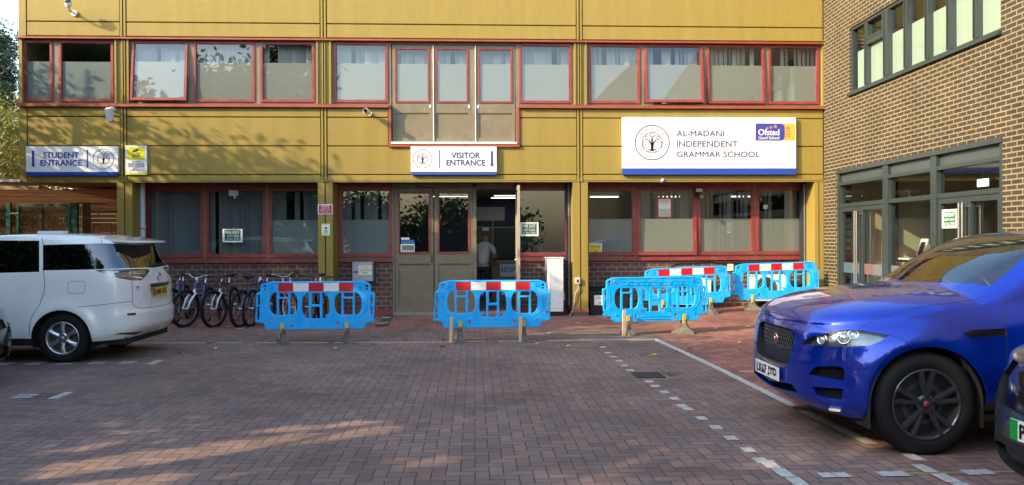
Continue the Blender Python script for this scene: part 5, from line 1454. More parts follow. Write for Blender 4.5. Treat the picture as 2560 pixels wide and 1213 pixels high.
# ------------------------------------------------------------------ bicycles
def make_bike(label, frame_c, fork_c, rim_c, bar_c, seat_tube_c=None, sus=True, riser=True, reverse=False, accent=None, steer=0.0, tyre=.026):
    t = thing('bicycle', label, 'bicycle', (0, 0, 0), 'bicycles parked along the brick wall')
    R_ = .335
    fwx, rwx = .53, -.53
    FM, FK, RM, BM = frame_c, fork_c, rim_c, bar_c
    def wheel(cx, name, S=lambda m: m):
        par = t
        mb = MB(); N = 40
        mb.tube([(cx + R_ * cos(2 * pi * k / N), 0, R_ + tyre + R_ * sin(2 * pi * k / N) - tyre + .0) for k in range(N)], tyre, 8, 0, True)
        w_ = S(mb).build(name, RUB, par)
        mb = MB(); r2 = R_ - .032
        mb.tube([(cx + r2 * cos(2 * pi * k / N), 0, R_ + r2 * sin(2 * pi * k / N)) for k in range(N)], .011, 6, 0, True); S(mb).build('rim', RM, w_)
        mb = MB()
        for k in range(24):
            a = 2 * pi * k / 24; b = a + (.5 if k % 2 else -.5)
            mb.tube([(cx + .022 * cos(b), (.03 if k % 4 < 2 else -.03), R_ + .022 * sin(b)), (cx + (r2) * cos(a), 0, R_ + r2 * sin(a))], .0016, 3, 0, caps=False)
        mb.cyl((cx, -.05, R_), (cx, .05, R_), .02, n=10); S(mb).build('spoke_set', STEEL, w_)
        return w_
    def ST(mb):
        ca, sa = cos(radians(steer)), sin(radians(steer))
        mb.v = [(.33 + (p[0] - .33) * ca - p[1] * sa, (p[0] - .33) * sa + p[1] * ca, p[2]) for p in mb.v]
        return mb
    wheel(rwx, 'rear_wheel')
    bb_ = Vector((-.10, 0, .30)); st = Vector((-.26, 0, .78)); hd0 = Vector((.31, 0, .70)); hd1 = Vector((.27, 0, .83)); ra = Vector((rwx, 0, R_)); fa = Vector((fwx, 0, R_))
    mb = MB()
    mb.tube([bb_, hd0], .02, 10); mb.tube([st, hd1 + Vector((0, 0, -.04))], .017, 10); mb.tube([bb_, st], .017, 10); mb.tube([hd0 + Vector((.012, 0, -.03)), hd1], .023, 10)
    for s_ in (-1, 1):
        mb.tube([st + Vector((.02, s_ * .02, -.05)), ra + Vector((0, s_ * .06, 0))], .009, 6); mb.tube([bb_ + Vector((0, s_ * .03, 0)), ra + Vector((0, s_ * .06, 0))], .010, 6)
    mb.build('frame', FM, t)
    mb = MB()
    crown = hd0 + Vector((.03, 0, -.05))
    mb.cyl(hd0, crown, .022, n=10)
    for s_ in (-1, 1): mb.tube([crown, crown + Vector((.01, s_ * .06, -.02)), fa + Vector((-.06, s_ * .062, .16)), fa + Vector((0, s_ * .055, 0))], [.018, .02, .019, .012], 8)
    ST(mb).build('fork', FK, t)
    wf = wheel(fwx, 'front_wheel', ST)
    mb = MB(); top = hd1 + Vector((-.02, 0, .07)); mb.tube([hd1, top], .016, 8); mb.tube([top, top + Vector((.07, 0, .02))], .017, 8); ST(mb).build('stem', BLK if bar_c is BLK else CHR, t)
    c = top + Vector((.07, 0, .02)); rz_ = .05 if riser else .0
    mb = MB(); mb.tube([c + Vector((-.07, -.33, rz_)), c + Vector((-.03, -.18, rz_)), c + Vector((0, -.07, 0)), c + Vector((0, .07, 0)), c + Vector((-.03, .18, rz_)), c + Vector((-.07, .33, rz_))], .012, 8); hb = ST(mb).build('handlebar', BM, t)
    for s_ in (-1, 1):
        mb = MB()
        mb.tube([c + Vector((-.052, s_ * .24, rz_)), c + Vector((-.072, s_ * .35, rz_))], .017, 8); mb.tube([c + Vector((-.03, s_ * .2, rz_)), c + Vector((.05, s_ * .24, rz_ - .01)), c + Vector((.03, s_ * .31, rz_ - .03))], .007, 6)
        ST(mb).build('grip', BLK, hb)
    mb = MB()
    for s_ in (-1, 1): mb.tube([c + Vector((.02, s_ * .2, rz_)), c + Vector((.13, s_ * .1, .03)), c + Vector((.10, s_ * .02, -.1)), hd0 + Vector((.03, 0, .02))], .003, 5)
    ST(mb).build('cable', BLK, hb)
    mb = MB(); mb.tube([st, st + Vector((-.04, 0, .13))], .013, 8); mb.build('seat_post', CHR, t)
    s0 = st + Vector((-.05, 0, .15))
    mb = MB(); mb.add([(s0.x + a, b, s0.z + d) for a, b, d in ((.14, -.02, 0), (.14, .02, 0), (-.02, .035, .01), (-.12, .07, .015), (-.12, -.07, .015), (-.02, -.035, .01), (.13, -.015, -.03), (.13, .015, -.03), (-.1, .05, -.04), (-.1, -.05, -.04))],
              [(0, 1, 2, 5), (5, 2, 3, 4), (1, 0, 6, 7), (2, 1, 7, 8, 3), (0, 5, 4, 9, 6), (3, 8, 9, 4), (6, 9, 8, 7)]); mb.build('saddle', BLK, t)
    mb = MB(); mb.lathe([(.02, -.01), (.09, -.008), (.09, .0), (.02, .0)], bb_ + Vector((0, -.05, 0)), (0, -1, 0), 20); mb.bar(bb_ + Vector((0, -.07, 0)), bb_ + Vector((.09, -.075, -.14)), .02, .012); mb.bar(bb_ + Vector((0, .07, 0)), bb_ + Vector((-.09, .075, .14)), .02, .012)
    mb.obox(bb_ + Vector((.10, -.12, -.15)), (.04, 0, 0), (0, .04, 0), (0, 0, .01)); mb.obox(bb_ + Vector((-.10, .12, .15)), (.04, 0, 0), (0, .04, 0), (0, 0, .01)); mb.build('crank', P('dark_metal'), t)
    if accent:
        mb = MB(); mb.obox(c + Vector((.02, .05, -.02)) if accent[0] == 'front' else st + Vector((-.06, 0, .05)), (.015, 0, 0), (0, .022, 0), (0, 0, .026)); (ST(mb) if accent[0] == 'front' else mb).build('reflector', accent[1], t)
    return t
BLUF = P('bike_blue', (.01, .05, .28), .25, coat=.5); BLKF = P('bike_black', (.012, .012, .014), .3, coat=.4); WHTF = P('bike_white', (.72, .72, .74), .3, coat=.4); SLVF = P('bike_silver', (.45, .47, .50), .3, metal=.6)
REDR = P('reflector_red', (.5, .02, .01), .3); WR = P('reflector_white', (.8, .8, .8), .2)
def place_bike(t, px, Y, head, front=True, lean=3):
    """px = picture column of the wheel nearest to the viewer"""
    h = radians(head); d = Vector((cos(h), sin(h), 0)); x = FX(px, Y, 770)
    c = Vector((x, Y, 0)) - d * (.53 if front else -.53)
    t.location = c; t.rotation_euler = (radians(lean), 0, h)
place_bike(make_bike('blue mountain bicycle with a white fork behind the white van', BLUF, WHTF, BLKF, SLVF, accent=('front', WR), steer=-24), 470, 15.0, -90, lean=-4)
place_bike(make_bike('black mountain bicycle with a grey fork standing alone second from the van', BLKF, SLVF, BLKF, BLKF, steer=-22), 546, 15.0, -90, lean=3)
place_bike(make_bike('dark blue bicycle seen from behind with its saddle towards the yard', BLUF, BLKF, BLKF, BLKF, accent=('rear', REDR), riser=False), 600, 15.0, 74, front=False, lean=4)
place_bike(make_bike('black bicycle with a white lamp close beside the dark blue one', BLKF, BLKF, BLKF, BLKF, accent=('front', WR), steer=-8), 629, 15.05, -92, lean=-4)
place_bike(make_bike('bicycle with a silver riser handlebar and white rims behind the left barrier', BLKF, P('bike_red', (.4, .02, .02), .3, coat=.4), WHTF, SLVF, steer=42), 712, 15.1, -86, lean=2)
place_bike(make_bike('black flat bar bicycle behind the left barrier next to the pier', BLKF, BLKF, BLKF, BLKF, riser=False, accent=('front', REDR), steer=-15), 775, 15.25, -90, lean=-3)
place_bike(make_bike('dark bicycle with blue frame tucked behind the white forked one', BLUF, BLKF, BLKF, BLKF, riser=False, steer=-30), 445, 15.75, -80, lean=3)
rk = thing('bike_rack', 'low dark tubular bicycle rack along the brick wall', 'bike rack', (-4.4, 16.35, 0))
mb = MB(); mb.tube([(-6.4, 16.35, .52), (-2.95, 16.35, .52)], .028, 8); mb.tube([(-6.4, 16.5, .2), (-2.95, 16.5, .2)], .02, 8); mb.build('rail', BLKF, rk)
for x in (-6.3, -5.2, -4.1, -3.05):
    mb = MB(); mb.tube([(x, 16.35, 0), (x, 16.35, .52)], .025, 8); mb.tube([(x, 16.35, .3), (x, 16.5, .2)], .015, 6); mb.build('post', BLKF, rk)
mb = MB()
for px, py in ((447, 816), (502, 814), (575, 816), (598, 822), (700, 816)):
    x, y = onground(px, py); blk(mb, x - .07, x + .07, y - .04, y + .05)
tag(mb.build('road_marking', [MRK, MRKY]), kind='structure')

# ------------------------------------------------------------------ plant by the wall
AW = P('unit_white', (.66, .66, .66), .4, vary=.06, vscale=5, dust=(.4, .38, .33, .3))
x0, x1, ya, yb = 1.535, 1.862, 16.42, 17.04
zt = FZ(646, ya, 1385)
t = thing('cooling_unit', 'tall white cooling unit end on beside the brown doors', 'cooling unit', ((x0 + x1) / 2, (ya + yb) / 2, 0))
vs, fs = shape_mesh([rrect(x0, x1, ya, yb, .05, 6, (0, 1, 1, 0))], 1.0, .0)
zb = .10
mb = MB(); mb.add([(p[0], p[1], zb + (p[2] + .5) * (zt - zb)) for p in vs], fs)
o = mb.build('casing', AW, t)
mb = MB(); zq = FZ(772, ya, 1385); mb.box(x0 + .05, x1 + .001, ya - .002, ya, zq, zq + .006); mb.box(x0 + .06, x0 + .063, ya - .002, ya, zb, zt - .01); mb.box(x1, x1 + .03, ya + .02, ya + .1, .33, .5); mb.build('seam', P('seam_grey', (.3, .3, .3), .6), o)
mb = MB(); mb.box(x0 - .02, x1 + .02, ya - .01, yb, zt, zt + .018); mb.build('lid', AW, t)
mb = MB()
for z in (.42, .95):
    for r_ in (.06, .12, .18, .22): mb.tube([(x0 - .012, (ya + yb) / 2 + .02 + r_ * cos(a), z + r_ * sin(a)) for a in [k * pi / 12 for k in range(24)]], .004, 5, 0, True)
mb.build('fan_grille', P('grille_grey', (.2, .2, .2), .5), t)
mb = MB(); mb.box(x0 + .03, x1 - .03, ya + .06, ya + .12, 0, zb); mb.box(x0 + .03, x1 - .03, yb - .15, yb - .09, 0, zb); mb.build('base', BLK, t)
t = thing('grit_bin', 'black grit bin with a paper label behind the plain blue barrier', 'bin', (FX(1500, 16.6, 760), 16.75, 0))
xa_, xb_ = FX(1473, 16.55, 760), FX(1473, 16.55, 760) + .85
zt = FZ(729, 16.55, 1490)
mb = MB(); mb.add([(xa_ + .04, 16.58, 0), (xb_ - .04, 16.58, 0), (xb_ - .04, 17.0, 0), (xa_ + .04, 17.0, 0), (xa_, 16.55, zt), (xb_, 16.55, zt), (xb_, 17.04, zt), (xa_, 17.04, zt)], [(0, 3, 2, 1), (0, 1, 5, 4), (1, 2, 6, 5), (2, 3, 7, 6), (3, 0, 4, 7)]); mb.build('body', BLK, t)
mb = MB(); mb.add([(xa_ - .02, 16.52, zt), (xb_ + .02, 16.52, zt), (xb_ + .02, 17.05, zt + .09), (xa_ - .02, 17.05, zt + .09), (xa_ - .02, 16.52, zt - .03), (xb_ + .02, 16.52, zt - .03), (xb_ + .02, 17.05, zt), (xa_ - .02, 17.05, zt)], [(0, 1, 2, 3), (4, 7, 6, 5), (0, 4, 5, 1), (1, 5, 6, 2), (2, 6, 7, 3), (3, 7, 4, 0)]); mb.build('lid', BLK, t)
la, lb2, lz1, lz0 = FX(1486, 16.53, 760), FX(1513, 16.53, 760), FZ(738.5, 16.53, 1500), FZ(763, 16.53, 1500)
mb = MB(); mb.box(la, lb2, 16.545, 16.549, lz0, lz1); pn = mb.build('label_sheet', PAPER, t)
mb = MB(); mb.text('Gritting', la + .04, lb2 - .03, lz1 - .09, lz1 - .03, (0, 16.543, 0), UX, UZ, 0, .0); mb.text('salt', la + .09, lb2 - .08, lz0 + .03, lz0 + .08, (0, 16.543, 0), UX, UZ, 0); mb.build('lettering', LBLK, pn)
# socket box with its lead on the pier
c = at3(1444, 702, YP - .03)
t = thing('switch_box', 'small cream switch box with hanging lead on the sunlit mustard pier', 'switch box', c)
mb = MB(); mb.box(c.x - .05, c.x + .05, YP - .05, YP + .004, c.z - .062, c.z + .062); mb.build('box', P('cream_plastic', (.62, .58, .46), .5), t)
mb = MB(); mb.box(c.x - .025, c.x + .028, YP - .056, YP - .05, c.z - .035, c.z + .03); mb.build('switch', P('switch_brown', (.12, .05, .03), .4), t)
mb = MB(); mb.tube([c + Vector((-.0, 0, -.06)), c + Vector((.02, -.01, -.16)), c + Vector((-.05, 0, -.26)), c + Vector((-.07, 0, -.42)), c + Vector((-.10, .05, -.62)), c + Vector((-.16, .12, -.76)), c + Vector((-.30, .2, -.80))], .011, 6); mb.build('lead', P('lead_grey', (.42, .4, .36), .6), t)
t = thing('wall_cable', 'dark cable run pinned along the sunlit brick under the right bay sill', 'cable', at3(1800, 657, YG - .045))
mb = MB(); mb.tube([at3(px, py, YG - .05) for px, py in ((1674, 740), (1674, 678), (1677, 666), (1690, 659), (1745, 657), (1775, 655), (1812, 659), (1850, 657), (1905, 659), (1960, 654), (2028, 655))], .013, 6); mb.build('cable', BLK, t)
c = at3(1826, 668, YG - .06)
mb = MB(); mb.box(c.x - .055, c.x + .055, YG - .1, YG - .032, c.z - .08, c.z + .07); mb.build('junction_box', P('cream_plastic'), t)
mb = MB(); mb.tube([c + Vector((.06, 0, .04)), c + Vector((.12, -.03, .06)), c + Vector((.2, 0, .0))], .01, 6); mb.build('flex', BLK, t)
for k, (px, lab) in enumerate(((1735, 'white fan unit half seen behind the barriers, left one'), (1930, 'white fan unit behind the barrier beside the corner pier'))):
    x = FX(px, 16.6, 720); z0 = gz(x, 16.3) + .12
    t = thing('fan_unit', lab, 'fan unit', (x, 16.8, z0))
    mb = MB(); mb.box(x - .4, x + .4, 16.7, 17.0, z0, z0 + .56); mb.build('casing', AW, t)
    mb = MB()
    for r_ in (.05, .10, .15, .2, .23): mb.tube([(x - .1 + r_ * cos(a), 16.69, z0 + .28 + r_ * sin(a)) for a in [q * pi / 14 for q in range(28)]], .005, 5, 0, True)
    mb.cyl((x - .1, 16.698, z0 + .28), (x - .1, 16.692, z0 + .28), .24, n=28, mi=1); mb.build('fan_grille', [P('grille_grey'), BLK], t)
    mb = MB(); mb.box(x - .34, x - .26, 16.7, 17.0, z0 - .14, z0); mb.box(x + .26, x + .34, 16.7, 17.0, z0 - .14, z0); mb.build('base', BLK, t)
# strip mat by the doors
pa, pb, pc, pd = [onground(*q) for q in ((938, 818), (968, 816), (983, 787), (966, 787))]
t = thing('strip_mat', 'dark brown strip mat with two white bars by the brown doors', 'mat', (pa[0], pa[1], 0))
mb = MB(); q = [pa, pb, pc, pd]; mb.add([(x, y, .004) for x, y in q] + [(x, y, .022) for x, y in q], [(4, 5, 6, 7), (0, 1, 5, 4), (1, 2, 6, 5), (2, 3, 7, 6), (3, 0, 4, 7)]); mb.build('mat', P('mat_brown', (.055, .035, .03), .9, bump=.4, bscale=80), t)
mb = MB()
for f0, f1 in ((.16, .22), (.60, .67)):
    l = lambda a, b, f: (a[0] + (b[0] - a[0]) * f, a[1] + (b[1] - a[1]) * f)
    A, B, C_, D = l(pa, pd, f0), l(pb, pc, f0), l(pb, pc, f1), l(pa, pd, f1); mb.add([(x, y, .025) for x, y in (A, B, C_, D)], [(0, 1, 2, 3)])
mb.build('white_bar', MRK, t)
# drain with a weed
x, y = onground(1620, 939)
t = thing('drain_grate', 'square black iron drain grate in the paving', 'drain', (x, y, 0))
IRON = P('cast_iron', (.025, .024, .023), .6, vary=.2, vscale=20)
mb = MB(); mb.box(x - .17, x + .17, y - .17, y - .145, .003, .012); mb.box(x - .17, x + .17, y + .145, y + .17, .003, .012); mb.box(x - .17, x - .145, y - .145, y + .145, .003, .012); mb.box(x + .145, x + .17, y - .145, y + .145, .003, .012); mb.build('frame', IRON, t)
mb = MB()
for k in range(9): mb.box(x - .135 + k * .031, x - .118 + k * .031, y - .145, y + .145, .003, .010)
mb.build('grating', IRON, t)
mb = MB(); mb.quad((x - .145, y - .145, .003), (x + .145, y - .145, .003), (x + .145, y + .145, .003), (x - .145, y + .145, .003)); mb.build('sump', P('drain_dark', (.004, .004, .004), .9), t)
R = random.Random(5); t = thing('weed', 'small green weed growing beside the drain grate', 'weed', (x + .25, y, 0))
mb = MB()
for k in range(70):
    c = Vector((x + .26 + R.gauss(0, .09), y + .02 + R.gauss(0, .06), R.uniform(.004, .035))); a = R.uniform(0, 6.28); d = Vector((cos(a), sin(a), R.uniform(-.1, .5))) * .02; q = Vector((-sin(a), cos(a), 0)) * .008
    mb.quad(c - d, c + q, c + d, c - q)
mb.build('leaves', LF_G, t)
# fallen leaves
LV = [P('leaf_yellow', (.48, .32, .04), .7), P('leaf_brown', (.16, .07, .03), .8), P('leaf_pale', (.45, .38, .22), .8), P('leaf_darkred', (.07, .012, .012), .6)]
R = random.Random(12)
spots = [(1103, 868, 3, 1.6), (1107, 852, 0, 1), (838, 873, 0, 1), (540, 873, 0, 1), (528, 857, 2, 2.4), (450, 884, 2, 1.2), (1343, 861, 0, .8), (1421, 867, 0, .9), (1635, 889, 0, 1), (1372, 835, 2, .8), (1425, 838, 0, .8), (1690, 880, 1, 1), (1726, 873, 1, 1), (1850, 876, 0, 1), (1870, 815, 0, .9), (1848, 858, 0, .9), (1790, 822, 0, 1), (1842, 826, 0, .8), (1250, 925, 2, .8), (1012, 852, 1, .8), (900, 870, 1, .6), (1575, 812, 0, .9), (1180, 815, 2, .7), (700, 838, 2, .8), (1445, 809, 0, .8), (1500, 862, 1, .8), (1985, 1020, 0, 1), (1240, 860, 1, .6)]
for k, (px, py, c, s_) in enumerate(spots):
    x, y = onground(px, py); x, y = onground(px, py, gz(x, y)); a = R.uniform(0, 6.28); z = gz(x, y) + .006
    L = .05 * s_ * R.uniform(.8, 1.2)
    mb = MB(); u, v = Vector((cos(a), sin(a), 0)), Vector((-sin(a), cos(a), 0)); o = Vector((x, y, z))
    prof = [(-1, 0, .0), (-.5, .5, .012), (.2, .45, .018), (1, 0, .02), (.2, -.45, .004), (-.5, -.5, .01)]
    mb.add([o + u * p[0] * L + v * p[1] * L + Vector((0, 0, p[2])) for p in prof] + [o + Vector((0, 0, .004))], [(6, 0, 1), (6, 1, 2), (6, 2, 3), (6, 3, 4), (6, 4, 5), (6, 5, 0)])
    tag(mb.build('fallen_leaf', LV[c]), ['small yellow fallen leaf lying on the paving', 'small brown fallen leaf lying on the paving', 'pale curled fallen leaf lying on the paving', 'dark red fallen leaf in front of the doors beyond the white line'][c], 'leaf', 'fallen leaves on the paving')
# ------------------------------------------------------------------ cars
def pchip(pts):
    xs = [p[0] for p in pts]; ys = [p[1] for p in pts]; n = len(xs)
    h = [xs[i + 1] - xs[i] for i in range(n - 1)]; d = [(ys[i + 1] - ys[i]) / h[i] for i in range(n - 1)]
    m = [0] * n
    for i in range(1, n - 1):
        if d[i - 1] * d[i] > 0:
            w1, w2 = 2 * h[i] + h[i - 1], h[i] + 2 * h[i - 1]
            m[i] = (w1 + w2) / (w1 / d[i - 1] + w2 / d[i])
    m[0], m[-1] = d[0], d[-1]
    def f(x):
        if x <= xs[0]: return ys[0]
        if x >= xs[-1]: return ys[-1]
        i = 0
        while x > xs[i + 1]: i += 1
        t = (x - xs[i]) / h[i]
        return ((1 + 2 * t) * (1 - t) ** 2 * ys[i] + t * (1 - t) ** 2 * h[i] * m[i] + t * t * (3 - 2 * t) * ys[i + 1] + t * t * (t - 1) * h[i] * m[i + 1])
    return f
def spline2(pts, N):
    """Catmull-Rom through 2D points, resampled evenly"""
    P_ = [Vector((a, b)) for a, b in pts]
    # mirrored end tangents (the outline crosses the centre line squarely)
    P_ = [Vector((P_[1].x, -P_[1].y))] + P_ + [Vector((P_[-2].x, -P_[-2].y))]
    out = []
    for i in range(1, len(P_) - 2):
        p0, p1, p2, p3 = P_[i - 1:i + 3]
        t1 = (p2 - p1).length ** .5; t0 = max((p1 - p0).length ** .5, 1e-6); t2 = max((p3 - p2).length ** .5, 1e-6)
        m1 = ((p1 - p0) / t0 - (p2 - p0) / (t0 + t1) + (p2 - p1) / t1) * t1
        m2 = ((p2 - p1) / t1 - (p3 - p1) / (t1 + t2) + (p3 - p2) / t2) * t1
        for k in range(12):
            t = k / 12
            out.append(p1 * (2 * t ** 3 - 3 * t ** 2 + 1) + m1 * (t ** 3 - 2 * t ** 2 + t) + p2 * (-2 * t ** 3 + 3 * t ** 2) + m2 * (t ** 3 - t ** 2))
    out.append(P_[-2])
    L = [0]
    for a, b in zip(out, out[1:]): L.append(L[-1] + (b - a).length)
    res = []; k = 0
    for i in range(N + 1):
        s_ = L[-1] * i / N
        while k < len(L) - 2 and L[k + 1] < s_: k += 1
        t = (s_ - L[k]) / max(L[k + 1] - L[k], 1e-9)
        res.append(out[k].lerp(out[k + 1], t))
    return res
HOODP = [(1, 0), (.985, .16), (.955, .32), (.91, .47), (.85, .60), (.76, .74), (.64, .875), (.50, .925), (.3, .98), (.15, .996), (0, 1)]
CABP = [(1, 0), (.975, .16), (.945, .34), (.91, .54), (.872, .73), (.84, .85), (.80, .925), (.70, .965), (.48, .988), (.24, .998), (0, 1)]
class Car:
    def __init__(s, loc, plan, zbot, zs, zt, of, osd, orr, rows=20, N=150, arches=(), bow=None, K=3):
        s.loc = Vector(loc)
        zb_f, zs_f, zt_f, of_f, os_f, or_f = map(pchip, (zbot, zs, zt, of, osd, orr))
        pl = spline2(plan, N)
        bm = bmesh.new()
        grid = []
        xc = None
        bowf = pchip(bow) if bow else (lambda x: 0)
        # refine the lateral profile
        hp = pchip([(i, 0) for i in range(2)])
        idx = [i / K for i in range(10 * K + 1)]
        def prof(tab, u):
            i = min(int(u), 9); t = u - i
            a, b = tab[i], tab[i + 1]
            return a[0] + (b[0] - a[0]) * t, a[1] + (b[1] - a[1]) * t
        for j, p in enumerate(pl):
            a, b = pl[max(j - 1, 0)], pl[min(j + 1, N)]
            t = (b - a)
            if j == 0 or j == N: t = Vector((0, 1 if j == 0 else -1))
            t.normalize(); n = Vector((-t.y, t.x))   # outward (front: -x, side: +y)
            f, r, sd = max(0, -n.x), max(0, n.x), abs(n.y)
            zb, zs_ = zb_f(p.x), zs_f(p.x)
            row = []
            for i in range(rows + 1):
                lev = i / rows
                o = (f * of_f(lev) + r * or_f(lev) + sd * os_f(lev)) / (f + r + sd)
                z = zb + (zs_ - zb) * lev
                for (ax, az, ar) in arches:
                    if sd > .5:
                        d = sqrt((p.x - ax) ** 2 + (z - az) ** 2)
                        o -= .026 * math.exp(-((d - ar) / .09) ** 2) * sd
                q = p - n * o
                if j in (0, N): q.y = 0
                row.append(bm.verts.new((q.x, -abs(q.y), z)))
            T = row[-1].co.copy()
            zt_ = max(zt_f(T.x), zs_ + .0005)
            hh = zt_ - zs_
            w_ = S01((hh - .16) / .30)
            yb = -T.y
            if j not in (0, N):
                for u in idx[1:]:
                    a0, b0 = prof(HOODP, u); a1, b1 = prof(CABP, u)
                    sx, sz = a0 + (a1 - a0) * w_, b0 + (b1 - b0) * w_
                    x = T.x + bowf(T.x) * (1 - sx * sx)
                    row.append(bm.verts.new((x, -yb * sx if u < 10 else 0, zs_ + hh * sz)))
            grid.append(row)
        R1 = rows + 1; KK = len(idx) - 1
        for j in range(N):
            A, B = grid[j], grid[j + 1]
            for i in range(rows): bm.faces.new((A[i], B[i], B[i + 1], A[i + 1]))
            for k in range(KK):
                a0 = A[rows + k] if len(A) > R1 else A[rows]; a1 = A[rows + k + 1] if len(A) > R1 else A[rows]
                b0 = B[rows + k] if len(B) > R1 else B[rows]; b1 = B[rows + k + 1] if len(B) > R1 else B[rows]
                v = []
                for q in (a0, b0, b1, a1):
                    if q not in v: v.append(q)
                if len(v) > 2: bm.faces.new(v)
        bmesh.ops.recalc_face_normals(bm, faces=bm.faces)
        bm.faces.ensure_lookup_table()
        c = max(bm.faces, key=lambda f: f.calc_center_median().z)
        if c.normal.z < 0: bmesh.ops.reverse_faces(bm, faces=bm.faces)
        for f in bm.faces: f.smooth = True
        s.bm = bm
        s.cp = CP - s.loc
    # -- cutting
    def _cut(s, planes, cand):
        geom = set(cand)
        for (co, no) in planes:
            fs = [f for f in geom if f.is_valid]
            g = set(fs)
            for f in fs: g.update(f.edges); g.update(f.verts)
            before = set(fs)
            ret = bmesh.ops.bisect_plane(s.bm, geom=list(g), dist=1e-6, plane_co=co, plane_no=no)
            geom = {e for e in ret['geom'] if isinstance(e, bmesh.types.BMFace)} | {f for f in before if f.is_valid}
        s.bm.normal_update()
        return [f for f in geom if f.is_valid and all((f.calc_center_median() - co).dot(no) < 1e-6 for co, no in planes)]
    def px(s, poly, flt=None, pad=45):
        poly = [Vector(p) for p in poly]
        cx = sum((p for p in poly), Vector((0, 0))) / len(poly)
        rays = [ray(p.x, p.y) for p in poly]; rc = ray(cx.x, cx.y)
        planes = []
        for a, b in zip(rays, rays[1:] + rays[:1]):
            n = a.cross(b).normalized()
            if n.dot(rc) > 0: n = -n
            planes.append((s.cp, n))
        x0, x1 = min(p.x for p in poly) - pad, max(p.x for p in poly) + pad; y0, y1 = min(p.y for p in poly) - pad, max(p.y for p in poly) + pad
        def inb(c):
            d = c - s.cp
            k = d.dot(fw)
            if k <= .1: return False
            X = PW / 2 + FPX * d.dot(RT) / k; Y = PH / 2 - FPX * d.dot(UP) / k
            return x0 < X < x1 and y0 < Y < y1
        cand = []
        for f in s.bm.faces:
            c = f.calc_center_median()
            if f.material_index == 0 and inb(c) and f.normal.dot(s.cp - c) > 0 and (flt is None or flt(c, f.normal)): cand.append(f)
        return s._cut(planes, cand)
    def flat(s, poly, ax, flt):
        """poly in two local axes, e.g. 'xz'"""
        i, j = 'xyz'.index(ax[0]), 'xyz'.index(ax[1])
        cx = [sum(p[k] for p in poly) / len(poly) for k in (0, 1)]
        planes = []
        for a, b in zip(poly, poly[1:] + poly[:1]):
            co = Vector((0, 0, 0)); co[i], co[j] = a
            no = Vector((0, 0, 0)); no[i], no[j] = (b[1] - a[1]), -(b[0] - a[0])
            no.normalize()
            m = Vector((0, 0, 0)); m[i], m[j] = cx
            if (m - co).dot(no) > 0: no = -no
            planes.append((co, no))
        xs_, ys_ = [p[0] for p in poly], [p[1] for p in poly]; pad = .12
        cand = [f for f in s.bm.faces if f.material_index == 0 and min(xs_) - pad < f.calc_center_median()[i] < max(xs_) + pad and min(ys_) - pad < f.calc_center_median()[j] < max(ys_) + pad and flt(f.calc_center_median(), f.normal)]
        return s._cut(planes, cand)
    def kill(s, faces): bmesh.ops.delete(s.bm, geom=faces, context='FACES')
    def paint(s, faces, mi):
        for f in faces: f.material_index = mi
    def grab(s, faces):
        vs, fs, m = [], [], {}
        for f in faces:
            idx = []
            for v in f.verts:
                if v not in m: m[v] = len(vs); vs.append(v.co.copy())
                idx.append(m[v])
            fs.append(idx)
        return vs, fs
    def recess(s, faces, depth, mi, wall=0, direction=None):
        """push a patch into the body; the floor gets material mi, its walls material wall"""
        if not faces: return []
        nrm = Vector((0, 0, 0))
        for f in faces: nrm += f.normal * f.calc_area()
        nrm.normalize()
        d = -nrm * depth if direction is None else Vector(direction) * depth
        old = set(s.bm.faces)
        ret = bmesh.ops.extrude_face_region(s.bm, geom=faces)
        nf = [e for e in ret['geom'] if isinstance(e, bmesh.types.BMFace)]
        nv = [e for e in ret['geom'] if isinstance(e, bmesh.types.BMVert)]
        bmesh.ops.translate(s.bm, verts=nv, vec=d)
        for v in nv:
            if abs(v.co.y - d.y) < 1e-5: v.co.y = 0
        s.kill([f for f in faces if f.is_valid and f in old])
        nfs = set(nf)
        for f in s.bm.faces:
            if f not in old and f not in nfs: f.material_index = wall; f.smooth = False
        for f in nf: f.material_index = mi
        dead = [f for f in s.bm.faces if f not in old and all(abs(v.co.y) < 1e-4 for v in f.verts)]
        s.kill(dead)
        s.bm.normal_update()
        return nf
    def stroke(s, pts, w_, mi, flt=None):
        """thin panel gap along a picture polyline"""
        for a, b in zip(pts, pts[1:]):
            a, b = Vector(a), Vector(b); d = (b - a); L = d.length
            if L < 1e-6: continue
            d /= L; q = Vector((-d.y, d.x)) * w_ / 2
            s.paint(s.px([a + q - d * .3, b + q + d * .3, b - q + d * .3, a - q - d * .3], flt, pad=25), mi)
